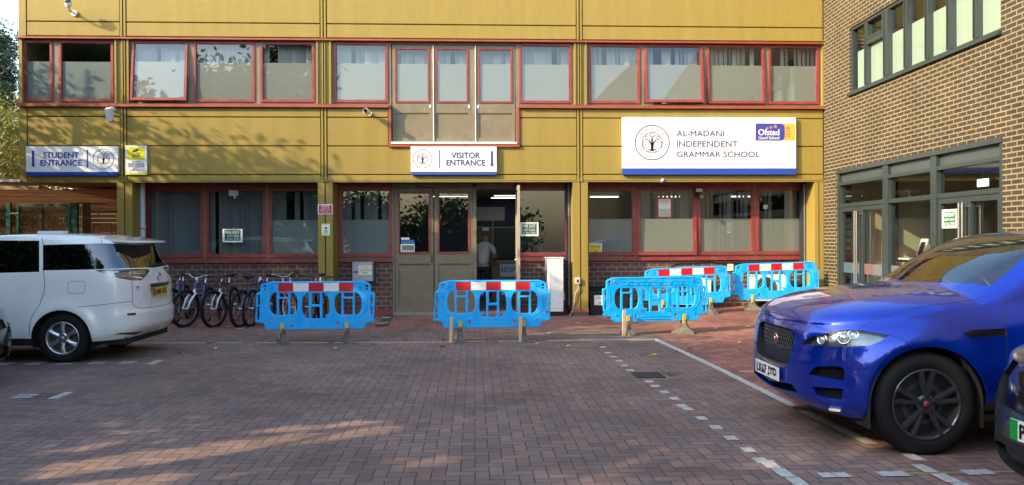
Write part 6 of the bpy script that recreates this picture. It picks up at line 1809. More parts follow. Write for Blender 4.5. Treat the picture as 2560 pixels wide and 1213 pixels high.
    def finish(s, root, parts, body_mats):
        """mirror, then split by material index into body and named parts; parts = {mi: (name, material)}"""
        bm = s.bm
        g = bm.verts[:] + bm.edges[:] + bm.faces[:]
        ret = bmesh.ops.duplicate(bm, geom=g)
        nf = [e for e in ret['geom'] if isinstance(e, bmesh.types.BMFace)]; nv = [e for e in ret['geom'] if isinstance(e, bmesh.types.BMVert)]
        for v in nv: v.co.y = -v.co.y
        bmesh.ops.reverse_faces(bm, faces=nf)
        bmesh.ops.remove_doubles(bm, verts=bm.verts, dist=2e-5)
        made = {}
        for key in ['body'] + sorted(parts):
            b2 = bm.copy()
            if key == 'body':
                dl = [f for f in b2.faces if f.material_index in parts]
            else: dl = [f for f in b2.faces if f.material_index != key]
            bmesh.ops.delete(b2, geom=dl, context='FACES')
            groups = [None]
            if key != 'body' and len(parts[key]) > 2 and parts[key][2] == 'pair': groups = [-1, 1]
            for gq in groups:
                b3 = b2.copy()
                if gq: bmesh.ops.delete(b3, geom=[f for f in b3.faces if f.calc_center_median().y * gq < 0], context='FACES')
                nm, mats = ('body', body_mats) if key == 'body' else (parts[key][0], [parts[key][1]])
                me = bpy.data.meshes.new(nm)
                if key != 'body':
                    for f in b3.faces: f.material_index = 0
                b3.to_mesh(me); b3.free()
                for m in mats: me.materials.append(m)
                me.set_sharp_from_angle(angle=radians(38))
                o = bpy.data.objects.new(nm, me); COL.objects.link(o); o.parent = root
                made.setdefault(nm, []).append(o)
            b2.free()
        bm.free()
        return made
def mir(mb):
    """add a copy mirrored in y"""
    n = len(mb.v)
    mb.v += [(p[0], -p[1], p[2]) for p in mb.v]
    for f, m, sm in list(zip(mb.f, mb.m, mb.sm)): mb.f.append([i + n for i in reversed(f)]); mb.m.append(m); mb.sm.append(sm)
    return mb
def wheel(root, x, y, sd, R_, rim_r, width, spokes, rim_m, cap_m, style):
    """side = sign of y; built with real tyre, rim, spokes"""
    ax = (0, -sd, 0)     # inward
    c = Vector((x, y, R_))
    mb = MB()
    k = R_ - rim_r
    mb.lathe([(rim_r - .005, .03), (rim_r + .004, .008), (rim_r + k * .25, -.004), (rim_r + k * .6, -.006), (rim_r + k * .82, .006), (R_ - .006, .03), (R_, .06), (R_, width * .5 - .012), (R_ - .008, width * .5 - .004), (R_ - .008, width * .5 + .004), (R_, width * .5 + .012), (R_, width - .06), (R_ - .006, width - .03), (rim_r + k * .6, width), (rim_r - .005, width - .02)], c, ax, 56)
    tm = MB()
    for q in range(72):
        a = 2 * pi * q / 72
        for h0, h1 in ((.035, width * .5 - .02), (width * .5 + .02, width - .035)):
            d = Vector((cos(a), 0, sin(a))); t_ = Vector((-sin(a), 0, cos(a)))
            cc = c + d * (R_ + .001) + Vector((0, -sd * (h0 + h1) / 2, 0))
            mb.obox(cc, t_ * R_ * pi / 72 * .78, Vector((0, (h1 - h0) / 2, 0)), d * .004)
    w_ = mb.build('wheel', RUB, root)
    mb = MB()
    mb.lathe([(rim_r, .028), (rim_r + .006, .004), (rim_r - .006, .0), (rim_r - .018, .012), (rim_r - .03, .06), (rim_r - .035, width - .03)], c, ax, 48)
    n = spokes
    for q in range(n):
        a0 = 2 * pi * q / n + pi / 2
        if style == 'twin':
            for da in (-.13, .13):
                a, b = a0 + da * .55, a0 + da * 1.45
                p0 = c + Vector((cos(a), 0, sin(a))) * .05 + Vector((0, -sd * .028, 0)); p1 = c + Vector((cos(b), 0, sin(b))) * (rim_r - .012) + Vector((0, -sd * .012, 0))
                mb.bar(p0, p1, .034, .03, 0, (0, sd, 0)); mb.bar(p0 + Vector((0, sd * .014, 0)), p1 + Vector((0, sd * .012, 0)), .014, .012, 0, (0, sd, 0))
        else:
            a = a0
            d0, d1 = Vector((cos(a), 0, sin(a))), Vector((-sin(a), 0, cos(a)))
            A = c + d0 * .045; B = c + d0 * (rim_r - .008)
            vs = []
            for (p, hw, dep) in ((A, .032, .02), (A.lerp(B, .45), .021, .012), (B, .042, .012)):
                for (sg, dd) in ((-1, .004), (0, -.008), (1, .004), (1, .034), (-1, .034)): vs.append(p + d1 * hw * sg + Vector((0, -sd * (dep + dd), 0)))
            fs = []
            for i in range(2):
                for q2 in range(5): fs.append((i * 5 + q2, i * 5 + (q2 + 1) % 5, (i + 1) * 5 + (q2 + 1) % 5, (i + 1) * 5 + q2))
            mb.add(vs, fs)
    mb.lathe([(.075, .03), (.07, .015), (.05, .01), (.0, .012)], c, ax, 24)
    r_ = mb.build('rim', rim_m, w_)
    mb = MB(); mb.lathe([(.0, .06), (rim_r - .03, .075)], c, ax, 32); mb.lathe([(.03, .07), (.16, .068)], c, ax, 32, 1); mb.build('brake_disc', [BLK, P('disc_steel', (.09, .085, .085), .45, metal=.6)], w_)
    mb = MB(); mb.lathe([(.027, .012), (.027, .004), (.0, .002)], c, ax, 20); mb.build('centre_cap', cap_m, r_)
    mb = MB()
    for q in range(5):
        a = 2 * pi * q / 5 + .3; p = c + Vector((cos(a), 0, sin(a))) * .056; mb.cyl(p + Vector((0, -sd * .012, 0)), p + Vector((0, sd * .0, 0)), .011, n=8)
    mb.build('wheel_nut', P('nut_dark', (.06, .06, .065), .35, metal=.8), r_)
    return w_
def liner(root, x, z, r, y0, y1, n=24):
    for sd in (-1, 1):
        mb = MB()
        ring = [(x + r * cos(pi * k / n), z + r * sin(pi * k / n)) for k in range(n + 1)]
        ring = [(x + r, .2)] + ring + [(x - r, .2)]
        vs = [(a, sd * y0, b) for a, b in ring] + [(a, sd * y1, b) for a, b in ring]; m = len(ring)
        mb.add(vs, [(i, i + 1, m + i + 1, m + i) for i in range(m - 1)], 0, True)
        mb.add([(a, sd * y1, b) for a, b in ring], [tuple(range(m))])
        mb.v = [Vector(p) + ORG[root] for p in mb.v]; mb.build('arch_liner', UND, root)
def plate(root, c, u, wd, h, txt, field, frame=True, flash=None, parts=None):
    """number plate centred at c, reading along u"""
    u = Vector(u).normalized(); v = Vector((0, 0, 1)); n = u.cross(v)
    mb = MB(); mb.obox(c, u * wd / 2, n * .004, v * h / 2); p = mb.build('number_plate', field, root)
    mb = MB()
    for (s_, a, b) in txt: mb.text(s_, -wd / 2 + wd * a, -wd / 2 + wd * b, -h * .33, h * .33, Vector(c) + n * .004, u, v, 0, .035)
    mb.build('lettering', P('plate_black', (.012, .012, .014), .4), p)
    if flash:
        mb = MB(); mb.obox(Vector(c) - u * (wd / 2 - flash[0] / 2) + n * .0042, u * flash[0] / 2, n * .001, v * h / 2 * .99); mb.build('side_band', flash[1], p)
    return p
def paint(name, c, flake=.0, metal=.35, rough=.32):
    m = P(name, c, rough, metal=metal, coat=1.0)
    return m
TINT = glass('car_tint', (.06, .065, .075), 2.1)
CARGL = glass('windscreen', (.55, .62, .62), 2.2)
UND = P('underbody', (.01, .01, .011), .8)
SEAM = P('panel_gap', (.006, .006, .008), .6)
PLW = P('plate_white', (.74, .74, .70), .35); PLY = P('plate_yellow', (.72, .47, .03), .35)

# ---- blue SUV -----------------------------------------------------------------------------
XN, YC = 2.516, 6.615
car = Car((XN, YC, 0),
    plan=[(0, 0), (.015, .30), (.06, .56), (.15, .745), (.31, .86), (.53, .922), (.87, .955), (1.4, .955), (2.2, .96), (3.2, .965), (3.75, .965), (4.2, .92), (4.5, .82), (4.66, .62), (4.71, .3), (4.73, 0)],
    zbot=[(0, .27), (.45, .26), (.9, .33), (1.4, .33), (3.3, .33), (4.3, .33), (4.73, .42)],
    zs=[(0, .935), (.06, .94), (.3, .965), (.6, .99), (1.0, 1.04), (1.4, 1.10), (1.75, 1.15), (2.4, 1.16), (3.5, 1.20), (4.3, 1.18), (4.73, 1.08)],
    zt=[(.07, .935), (.085, .965), (.12, 1.015), (.20, 1.065), (.32, 1.108), (.5, 1.15), (.78, 1.19), (1.05, 1.213), (1.26, 1.222), (1.36, 1.27), (1.6, 1.415), (1.9, 1.56), (2.1, 1.63), (2.3, 1.666), (2.7, 1.685), (3.3, 1.67), (3.9, 1.60), (4.2, 1.53), (4.45, 1.32), (4.6, 1.17), (4.66, 1.10)],
    of=[(0, .13), (.08, .05), (.2, .0), (.5, .0), (.75, .025), (.9, .04), (1, .07)],
    osd=[(0, .05), (.1, .015), (.3, .0), (.5, .004), (.62, .0), (.76, .0), (.88, .02), (1, .065)],
    orr=[(0, .10), (.2, .0), (.5, .02), (1, .07)],
    rows=24, N=170, arches=((.83, .38, .47), (3.70, .38, .47)), bow=[(1.0, 0), (1.3, -.10), (1.7, -.10), (2.2, -.06), (2.6, 0)])
suv = thing('suv_car', 'metallic blue SUV with black wheels and a black mesh grille', 'car', (XN, YC, 0))
side = lambda c, n: c.y < -.55 and n.y < -.2
front = lambda c, n: c.x < .75
for ax in (.83, 3.70):
    car.kill(car.flat([(ax + .435 * cos(2 * pi * k / 30), .38 + .435 * sin(2 * pi * k / 30)) for k in range(30)], 'xz', lambda c, n: c.y < -.45))
q = lambda x, y: (1860 + x / 4.042, 740 + y / 4.042)
# 1 grille  2 headlight reflector  3 black mesh vents 4 seams 5 windscreen 6 side glass 7 black trim 8 chrome strip 9 fog grey 10 fender vent
gr = car.px([q(60, 285), q(170, 278), q(300, 290), q(425, 322), q(478, 345), q(502, 372), q(506, 410), q(488, 540), q(462, 640), q(438, 690), q(330, 668), q(180, 612), q(60, 560)], front)
car.recess(gr, .045, 1, wall=4)
hl = car.px([q(582, 490), q(645, 430), q(740, 398), q(900, 362), q(1020, 343), q(1180, 344), q(1475, 395), q(1390, 455), q(1280, 500), q(1040, 515), q(760, 505)], lambda c, n: c.x < .9)
hl_cover = car.grab(hl)
car.recess(hl, .05, 2, wall=7)
v1 = car.px([q(655, 792), q(700, 735), q(740, 712), q(960, 712), q(1005, 735), q(1016, 770), q(1012, 856), q(860, 832)], front); car.recess(v1, .05, 3, wall=0)
v2 = car.px([q(688, 918), q(1000, 938), q(996, 1010), q(985, 1045), q(860, 1035), q(735, 1000)], front); car.recess(v2, .05, 3, wall=0)
v3 = car.px([q(200, 850), q(360, 868), q(480, 890), q(545, 978), q(430, 955), q(200, 890)], front); car.recess(v3, .05, 3, wall=0)
blade = car.px([q(500, 838), q(655, 808), q(1010, 870), q(1010, 897), q(760, 872)], front); 
bt = car.px([q(-100, 860), q(130, 925), q(420, 1015), q(600, 1076), q(800, 1100), q(1000, 1122), q(1270, 1140), q(1270, 1400), q(-100, 1400)], front, pad=80)
car.paint(bt, 7)
fog = car.px([q(612, 1082), q(760, 1112), q(985, 1140), q(988, 1168), q(850, 1175), q(720, 1165), q(650, 1128)], None, pad=30)
car.paint(car.px([q(128, 592), q(200, 612), q(420, 690), q(440, 702), q(400, 716), q(240, 690), q(150, 640)], front), 8)
z8 = lambda x, y: (1920 + x / 2.426, 420 + y / 2.426)
fv = car.px([z8(1182, 1002), z8(1235, 984), z8(1340, 978), z8(1446, 974), z8(1446, 1016), z8(1330, 1026), z8(1235, 1030), z8(1200, 1020)], side)
car.recess(fv, .012, 10, wall=7)
car.stroke([q(70, 232), q(190, 200), q(340, 180), q(480, 214), q(600, 250), q(690, 282), q(735, 310), q(790, 330), q(888, 362)], 1.7, 4)
car.stroke([q(1160, 335), q(1230, 290), q(1330, 235), q(1480, 185), (2248, 779), (2290, 770), (2340, 762), (2400, 755), (2445, 748), (2456, 740)], 1.4, 4)
car.stroke([q(1475, 396), q(1560, 420), q(1640, 460)], 1.3, 4, side)
car.stroke([(2512, 742), (2515, 790), (2517, 850), (2519, 905), (2521, 960)], 2.0, 4, side)
ws = car.flat([(1.20, .01), (1.25, -.35), (1.31, -.55), (1.43, -.765), (1.8, -.69), (2.13, -.62), (2.12, -.3), (2.10, .01)], 'xy', lambda c, n: c.z > 1.12 and n.z > .15)
car.paint(ws, 5)
sw = car.flat([(1.66, 1.20), (2.02, 1.43), (2.24, 1.535), (2.6, 1.575), (3.3, 1.56), (3.9, 1.44), (4.1, 1.30), (3.4, 1.245), (2.6, 1.215)], 'xz', lambda c, n: c.y < -.4 and c.z > 1.17)
car.paint(sw, 6)
car.paint(car.flat([(-1, .10), (6, .10), (6, .395), (3.3, .395), (1.3, .395), (-1, .395)], 'xz', lambda c, n: c.y < -.7 and c.x > 1.2 and n.y < -.2), 7)
PNT = P('suv_blue', (.001, .026, .37), .2, metal=.6, coat=1.0)
HLI = P('lamp_reflector', (.22, .24, .27), .25, metal=.7, vary=.3, vscale=9)
made = car.finish(suv, {1: ('grille', P('grille_black', (.012, .012, .013), .4)), 2: ('headlight', HLI, 'pair'), 3: ('air_intake', P('intake_mesh', (.006, .006, .007), .9, spec=.1, bump=.8, bscale=90)), 5: ('windscreen', CARGL), 6: ('side_window', TINT, 'pair'), 8: ('grille_strip', P('strip_chrome', (.55, .50, .42), .12, metal=1.0)), 10: ('fender_vent', P('vent_black', (.008, .008, .01), .15), 'pair')},
    [PNT, BLK, BLK, BLK, SEAM, BLK, BLK, P('trim_black', (.018, .018, .02), .55)])
def sfx(v): return Vector(v) + Vector((XN, YC, 0))
# headlight covers and lamps
for sg, par in ((1, made['headlight'][0]), (-1, made['headlight'][1])):
    mb = MB(); mb.add([(p.x, p.y * sg, p.z) for p in hl_cover[0]], [f if sg > 0 else list(reversed(f)) for f in hl_cover[1]], 0, True); mb.v = [sfx(p) for p in mb.v]; mb.build('lens_cover', glass('lens_clear', (.86, .88, .9), 1.5), par)
def surf(pxx, pyy, d):  # point on a picture ray at local depth y=d
    r = ray(pxx, pyy); t = (YC + d) / r.y; return CP + r * t
hx = []
from mathutils.bvhtree import BVHTree
def hit(ob_list, pxx, pyy):
    dg = bpy.context.evaluated_depsgraph_get()
    for o in ob_list:
        bv = BVHTree.FromObject(o, dg); off = ORG[root_of(o)]
        h = bv.ray_cast(CP - off, ray(pxx, pyy).normalized())
        if h[0] is not None: return h[0] + off, h[1]
    return None, None
for k, par in enumerate(made['headlight']):
    sg = 1 if k == 0 else -1
    mb = MB(); mb2 = MB()
    for (x, y, r_) in ((800, 440, .045), (1010, 425, .052), (1105, 395, .04)):
        h, n = hit(made['headlight'][:1], *q(x, y))
        if h is None: continue
        loc = h - sfx((0, 0, 0)); nn = n if n.dot(CP - h) > 0 else -n
        c = sfx((loc.x, loc.y * sg, loc.z)); nn = Vector((nn.x, nn.y * sg, nn.z))
        mb.ball(c + nn * .0, r_ * .62, 14); mb2.lathe([(r_, .004), (r_ * .95, .028), (r_ * .70, .006)], c, nn, 24)
    if mb.v: mb.build('projector', P('projector_glass', (.75, .78, .82), .06, metal=.6), par); mb2.build('bezel', CHR, par)
# badge, plate, fog strip, mesh relief
h, n = hit(made['grille'], *q(278, 408))
if h is not None:
    c = Vector((XN - .0, YC - .0, h.z)); xg = h.x
    mb = MB(); mb.lathe([(.0, .006), (.036, .006), (.04, .0), (.045, -.004), (.047, .004), (.043, .01), (.04, .008)], Vector((xg - .012, YC, h.z)), (-1, 0, 0), 28)
    bd = mb.build('badge', CHR, made['grille'][0])
    mb = MB(); mb.lathe([(.0, .012), (.039, .010)], Vector((xg - .012, YC, h.z)), (-1, 0, 0), 24); mb.ball(Vector((xg - .026, YC, h.z)), .018, 10, 1, (.4, 1, 1.2)); mb.build('badge_face', [P('badge_red', (.32, .012, .012), .3), CHR], bd)
    # woven grille bars standing in front of the recess floor
    mb = MB(); yy = -.36
    def gx(y): return xg - .012 + .19 * y * y
    def ghalf(z): return max(0, interp([(.60, .25), (.66, .285), (.78, .33), (.88, .335), (.905, .27)], z))
    n_ = 26
    for i in range(-n_, n_ + 1):
        for sg in (-1, 1):
            pts = []
            for k in range(28):
                z = .615 + (.90 - .615) * k / 27; y = i * .042 + sg * (z - .76) * .62
                if abs(y) < ghalf(z) - .012: pts.append((gx(y), YC + y, z))
            if len(pts) > 1: mb.tube(pts, .0048, 4)
    mb.build('mesh_bars', P('mesh_gloss', (.03, .03, .032), .25), made['grille'][0])
fr = MB()
h0, _ = hit(made['body'], *q(930, 1150))
if h0 is not None:
    a, _ = hit(made['body'], *q(870, 1140)); b, _ = hit(made['body'], *q(985, 1155))
    if a is not None and b is not None:
        for sg in (1, -1):
            A, B = a - sfx((0, 0, 0)), b - sfx((0, 0, 0)); A.y *= sg; B.y *= sg
            fr = MB(); fr.bar(sfx(A) + Vector((-.012, -.012 * sg, 0)), sfx(B) + Vector((-.012, -.012 * sg, 0)), .02, .018)
            fr.build('fog_lamp', P('fog_glass', (.7, .66, .5), .1, metal=.4), suv)
plate(suv, Vector((XN - .022, YC, .497)), (0, -1, 0), .52, .111, (('LK67', .09, .50), ('JYD', .575, .93)), PLW, flash=(.035, P('plate_mark', (.5, .5, .52), .4)))
mb = MB(); mb.obox(Vector((XN + .02, YC, .497)), (.035, 0, 0), (0, .2, 0), (0, 0, .04)); mb.build('plate_bracket', BLK, suv)
liner(suv, .83, .38, .43, .94, .55); liner(suv, 3.70, .38, .43, .94, .55)
mb = MB(); mb.box(XN + .35, XN + 4.5, YC - .78, YC + .78, .26, .50); mb.build('underbody', UND, suv)
for x in (.83, 3.70):
    for y in (-.945, .945): wheel(suv, XN + x, YC + y, 1 if y > 0 else -1, .38, .262, .25, 5, P('rim_black', (.03, .03, .033), .2, coat=.8), P('cap_red', (.18, .02, .022), .35), 'twin')
# cabin
CABM = P('cabin_black', (.02, .02, .022), .7); SEAT = P('seat_leather', (.03, .03, .033), .5)
mb = MB(); mb.obox(sfx((1.75, 0, 1.03)), (.36, 0, .0), (0, .74, 0), (-.05, 0, .10)); mb.build('dashboard', CABM, suv)
for y in (-.37, .37):
    mb = MB(); mb.obox(sfx((2.55, y, .78)), (.26, 0, .0), (0, .25, 0), (0, 0, .1)); mb.obox(sfx((2.85, y, 1.12)), (.07, 0, -.02), (0, .24, 0), (.1, 0, .33)); mb.obox(sfx((2.97, y, 1.53)), (.045, 0, 0), (0, .13, 0), (.01, 0, .09)); mb.build('seat', SEAT, suv)
mb = MB(); mb.tube([sfx((2.12 - .06 * cos(a), .37 + .18 * sin(a), 1.10 + .17 * cos(a))) for a in [2 * pi * k / 24 for k in range(24)]], .016, 8, 0, True); mb.bar(sfx((2.1, .2, 1.1)), sfx((2.1, .54, 1.1)), .03, .03); mb.build('steering_wheel', BLK, suv)
mb = MB(); mb.obox(sfx((1.62, -.45, 1.165)), (.09, 0, .02), (0, .11, 0), (0, 0, .002)); mb.build('paper_permit', P('permit_pale', (.5, .6, .62), .6), suv)
mb = MB(); mb.box(XN + 2.3, XN + 4.3, YC - .68, YC + .68, 1.60, 1.61); mb.build('headlining', P('headlining_grey', (.12, .12, .12), .9), suv)
mb = MB(); mb.obox(sfx((2.06, 0, 1.52)), (.02, 0, 0), (0, .11, 0), (0, 0, .035)); mb.build('rear_view_mirror', BLK, suv)
for sg in (-1, 1):
    mb = MB(); mb.ball(sfx((1.86, sg * 1.02, 1.24)), .1, 14, 0, (.75, 1.15, .8)); mb.bar(sfx((1.84, sg * .88, 1.16)), sfx((1.86, sg * 1.0, 1.2)), .05, .03); mb.build('wing_mirror', PNT, suv)
mb = MB(); 
for y in (-.35, .3): mb.tube([sfx((1.38, y, 1.245)), sfx((1.45, y + .25, 1.285)), sfx((1.40, y + .45, 1.25))], .009, 5)
mb.build('wiper', BLK, suv)
# ---- white people carrier ----------------------------------------------------------------
XN, YC = -9.30, 11.60
car = Car((XN, YC, 0),
    plan=[(0, 0), (.02, .35), (.1, .6), (.25, .76), (.5, .855), (.9, .89), (1.5, .90), (3.0, .90), (3.9, .90), (4.3, .885), (4.55, .835), (4.69, .72), (4.765, .5), (4.795, 0)],
    zbot=[(0, .24), (.9, .24), (1.4, .26), (3.4, .26), (4.2, .28), (4.795, .31)],
    zs=[(0, .80), (.3, .90), (1.0, 1.02), (1.6, 1.10), (2.4, 1.17), (3.3, 1.20), (4.3, 1.22), (4.795, 1.20)],
    zt=[(.06, .81), (.3, .97), (.8, 1.08), (1.15, 1.18), (1.6, 1.42), (2.0, 1.58), (2.4, 1.67), (3.0, 1.725), (3.6, 1.735), (4.1, 1.71), (4.36, 1.655), (4.42, 1.62), (4.50, 1.52), (4.60, 1.38), (4.70, 1.23), (4.74, 1.205)],
    of=[(0, .1), (.15, .0), (.5, .0), (.8, .04), (1, .08)],
    osd=[(0, .05), (.08, .01), (.25, .0), (.55, .0), (.75, .006), (.9, .016), (1, .03)],
    orr=[(0, .13), (.08, .05), (.18, .0), (.36, .0), (.44, .03), (.7, .04), (.9, .05), (1, .06)],
    rows=22, N=170, arches=((.935, .33, .41), (3.84, .33, .41)))
van = thing('people_carrier', 'white people carrier with dark glass seen from behind on the left', 'car', (XN, YC, 0))
side = lambda c, n: n.y < -.25
rear = lambda c, n: c.x > 4.0
zz = lambda x, y: (x / 2.426, 420 + y / 2.426)
zr = lambda x, y: (300 + x / 4.044, 560 + y / 4.044)
for ax in (.935, 3.84):
    car.kill(car.flat([(ax + .385 * cos(2 * pi * k / 30), .325 + .385 * sin(2 * pi * k / 30)) for k in range(30)], 'xz', lambda c, n: c.y < -.45 and c.z < .9))
# 1 tinted glass  2 tail lamp  3 reflector  4 seam  5 bumper black 6 windscreen 7 lamp trim
gl = car.px([zz(260, 628), zz(262, 442), zz(400, 446), zz(620, 457), zz(760, 455), zz(882, 452), zz(925, 505), zz(1002, 604), zz(890, 608), zz(790, 612), zz(570, 616)], lambda c, n: c.x > 3.0 and c.z > 1.0)
car.recess(gl, .006, 1, wall=4)
car.paint(car.px([(-700, 598), (-300, 600), (98, 601.5), (98, 681), (-300, 690), (-700, 700)], lambda c, n: c.z > 1.0 and n.y < -.3), 1)
tl = car.px([zz(574, 620), zz(640, 618), zz(790, 613), zz(890, 611), zz(910, 622), zz(885, 655), zz(858, 682), zz(800, 683), zz(735, 672), zz(660, 650)], lambda c, n: c.x > 3.9)
tcov = car.grab(tl)
car.recess(tl, .035, 2, wall=7)
car.paint(car.px([zz(905, 626), zz(1005, 608), zz(1030, 628), zz(1046, 650), zz(1030, 645), zz(1000, 628), zz(900, 630)], rear), 1)
car.recess(car.px([zz(770, 882), zz(828, 877), zz(822, 893), zz(773, 896)], rear, pad=25), .006, 3, wall=4)
car.paint(car.px([zz(300, 1011), zz(560, 1011), zz(640, 1006), zz(800, 985), zz(1060, 926), zz(1120, 905), zz(1120, 1100), zz(300, 1100)], lambda c, n: c.x > 3.5 and c.z < .6, pad=60), 5)
car.paint(car.flat([(-1, .1), (6, .1), (6, .335), (3, .335), (-1, .335)], 'xz', lambda c, n: n.y < -.2 and c.y < -.6 and c.x < 3.6), 5)
car.stroke([zz(255, 425), zz(262, 470), zz(264, 630), zz(270, 700), zz(268, 750), zz(240, 830), zz(205, 880), zz(182, 930), zz(176, 1020)], 1.6, 4, lambda c, n: n.y < -.2)
car.stroke([zz(800, 684), zz(802, 740), zz(802, 812), zz(815, 838), zz(850, 852), zz(950, 842), zz(1040, 825)], 1.4, 4, rear)
car.stroke([zz(470, 845), zz(600, 832), zz(720, 818), zz(800, 808)], 1.2, 4, lambda c, n: c.x > 3.5)
car.stroke([zz(612, 425), zz(618, 455)], 1.2, 4, None)
fd = [zz(420, 690), zz(508, 687), zz(514, 700), zz(514, 750), zz(505, 760), zz(418, 762), zz(411, 750), zz(412, 700), zz(420, 690)]
car.stroke(fd, .9, 4, side)
ws = car.flat([(1.16, .01), (1.2, -.5), (1.32, -.78), (2.15, -.66), (2.2, .01)], 'xy', lambda c, n: c.z > 1.1 and n.z > .15)
car.paint(ws, 6)
VW = P('van_white', (.72, .72, .69), .25, coat=1.0, vary=.015, vscale=2)
made = car.finish(van, {1: ('tinted_window', TINT), 2: ('tail_lamp', P('tail_lamp_reflector', (.55, .55, .56), .2, metal=.7, vary=.35, vscale=16), 'pair'), 3: ('reflector', P('reflector_dark_red', (.22, .008, .01), .25), 'pair'), 6: ('windscreen', CARGL)},
    [VW, VW, VW, VW, SEAM, P('bumper_black', (.02, .02, .022), .55), VW, P('lamp_trim', (.05, .05, .05), .4)])
O_ = Vector((XN, YC, 0))
L = lambda v: Vector(v) + O_
for sg, par in ((1, made['tail_lamp'][0]), (-1, made['tail_lamp'][1])):
    mb = MB(); mb.add([(p.x, p.y * sg, p.z) for p in tcov[0]], [f if sg > 0 else list(reversed(f)) for f in tcov[1]], 0, True); mb.v = [L(p) for p in mb.v]; mb.build('lens_cover', glass('lens_smoke', (.80, .80, .80), 1.5), par)
    if sg > 0:
        mb = MB()
        for (a, b) in ((zz(700, 660), zz(790, 672)), (zz(690, 640), zz(770, 640)), (zz(720, 628), zz(785, 628)), (zz(800, 640), zz(870, 640)), (zz(805, 660), zz(860, 668))):
            A, _ = hit([par], *a); B, _ = hit([par], *b)
            if A is not None and B is not None: mb.bar(A + Vector((.01, -.012, 0)), B + Vector((.01, -.012, 0)), .018, .02)
        if mb.v: mb.build('lamp_strip', CHR, par)
# spoiler, wiper, badge, chrome strip, plate
mb = MB(); n_ = 14; vs = []
for k in range(n_ + 1):
    y = -.66 + 1.32 * k / n_; b_ = .10 * (1 - (y / .66) ** 2)
    vs += [(4.28, y, 1.672 + .015 * (1 - (y / .66) ** 2)), (4.60 + b_, y, 1.618), (4.61 + b_, y, 1.595), (4.36, y, 1.61)]
fs = []
for k in range(n_):
    for i in range(4): fs.append((k * 4 + i, k * 4 + (i + 1) % 4, k * 4 + 4 + (i + 1) % 4, k * 4 + 4 + i))
fs += [(3, 2, 1, 0), (n_ * 4, n_ * 4 + 1, n_ * 4 + 2, n_ * 4 + 3)]
mb.add([L(v) for v in vs], fs); mb.build('spoiler', VW, van)
A, nA = hit(made['tinted_window'] + made['body'], *zz(975, 578)); B, _ = hit(made['tinted_window'] + made['body'], *zz(905, 592))
if A is not None and B is not None:
    mb = MB(); mb.bar(A + Vector((.03, 0, .0)), B + Vector((.03, 0, -.0)), .03, .03); mb.bar(A + Vector((.02, .1, -.02)), A + Vector((.02, 0, 0)), .04, .04); mb.build('wiper', BLK, van)
h, n = hit(made['body'], *zz(960, 657))
if h is not None:
    n = n if n.dot(CP - h) > 0 else -n
    c = Vector((h.x, YC, h.z)) + Vector((.012, 0, 0)); mb = MB()
    def ell(ry, rz_, oy=0, oz=0): mb.tube([c + Vector((0, oy + ry * cos(a), oz + rz_ * sin(a))) for a in [2 * pi * k / 24 for k in range(24)]], .007, 6, 0, True)
    ell(.078, .052); ell(.03, .050); ell(.056, .019, 0, .022); mb.build('badge', CHR, van)
hs_, _ = hit(made['body'], *zz(960, 705))
hx_ = hs_.x if hs_ is not None else XN + 4.75
mb = MB(); mb.obox(Vector((hx_ + .012, YC - .02, (hs_.z if hs_ is not None else .98))), (.016, 0, 0), (0, .33, 0), (0, 0, .028)); mb.build('chrome_strip', CHR, van)
hp_, _ = hit(made['body'], *zz(950, 745))
zpl = hp_.z - .005 if hp_ is not None else .87
plate(van, Vector(((hp_.x if hp_ is not None else XN + 4.75) + .02, YC, zpl)), (0, 1, 0), .52, .111, (('LN08', .13, .52), ('GVC', .585, .94)), PLY, flash=(.05, P('plate_blue', (.02, .035, .12), .4)))
t1, _ = hit(made['body'], *zz(835, 727)); 
if t1 is not None:
    mb = MB(); mb.text('AERAS', -.065, .065, .0, .022, t1 + Vector((.006, 0, 0)), Vector((0, 1, 0)), UZ, 0, .03); mb.text('G', -.02, .02, -.03, -.008, t1 + Vector((.006, .03, 0)), Vector((0, 1, 0)), UZ, 0, .03); mb.build('lettering', P('script_grey', (.2, .2, .21), .3, metal=.6), van)
mb = MB(); mb.obox(L((3.35, -.15, 1.742)), (.18, 0, 0), (0, .06, 0), (0, 0, .022)); mb.build('roof_vent', VW, van)
liner(van, .935, .325, .38, .885, .5); liner(van, 3.84, .325, .38, .885, .5)
mb = MB(); mb.box(XN + .3, XN + 4.6, YC - .72, YC + .72, .22, .45); mb.build('underbody', UND, van)
for x in (.935, 3.84):
    for y in (-.885, .885): wheel(van, XN + x, YC + y, 1 if y > 0 else -1, .33, .215, .215, 6, P('rim_silver', (.52, .52, .54), .25, metal=.85), P('cap_grey', (.3, .3, .31), .3, metal=.5), 'six')
mb = MB(); mb.box(XN + 1.4, XN + 4.55, YC - .76, YC + .76, .46, 1.0); mb.box(XN + 2.2, XN + 2.35, YC - .6, YC + .6, 1.0, 1.45); mb.box(XN + 3.2, XN + 3.35, YC - .6, YC + .6, 1.0, 1.45); mb.box(XN + 4.0, XN + 4.12, YC - .6, YC + .6, 1.0, 1.4); mb.build('cabin_seating', CABM, van)
for sg in (-1, 1):
    mb = MB(); mb.ball(L((1.5, sg * .98, 1.16)), .1, 12, 0, (.7, 1.1, .8)); mb.build('wing_mirror', VW, van)

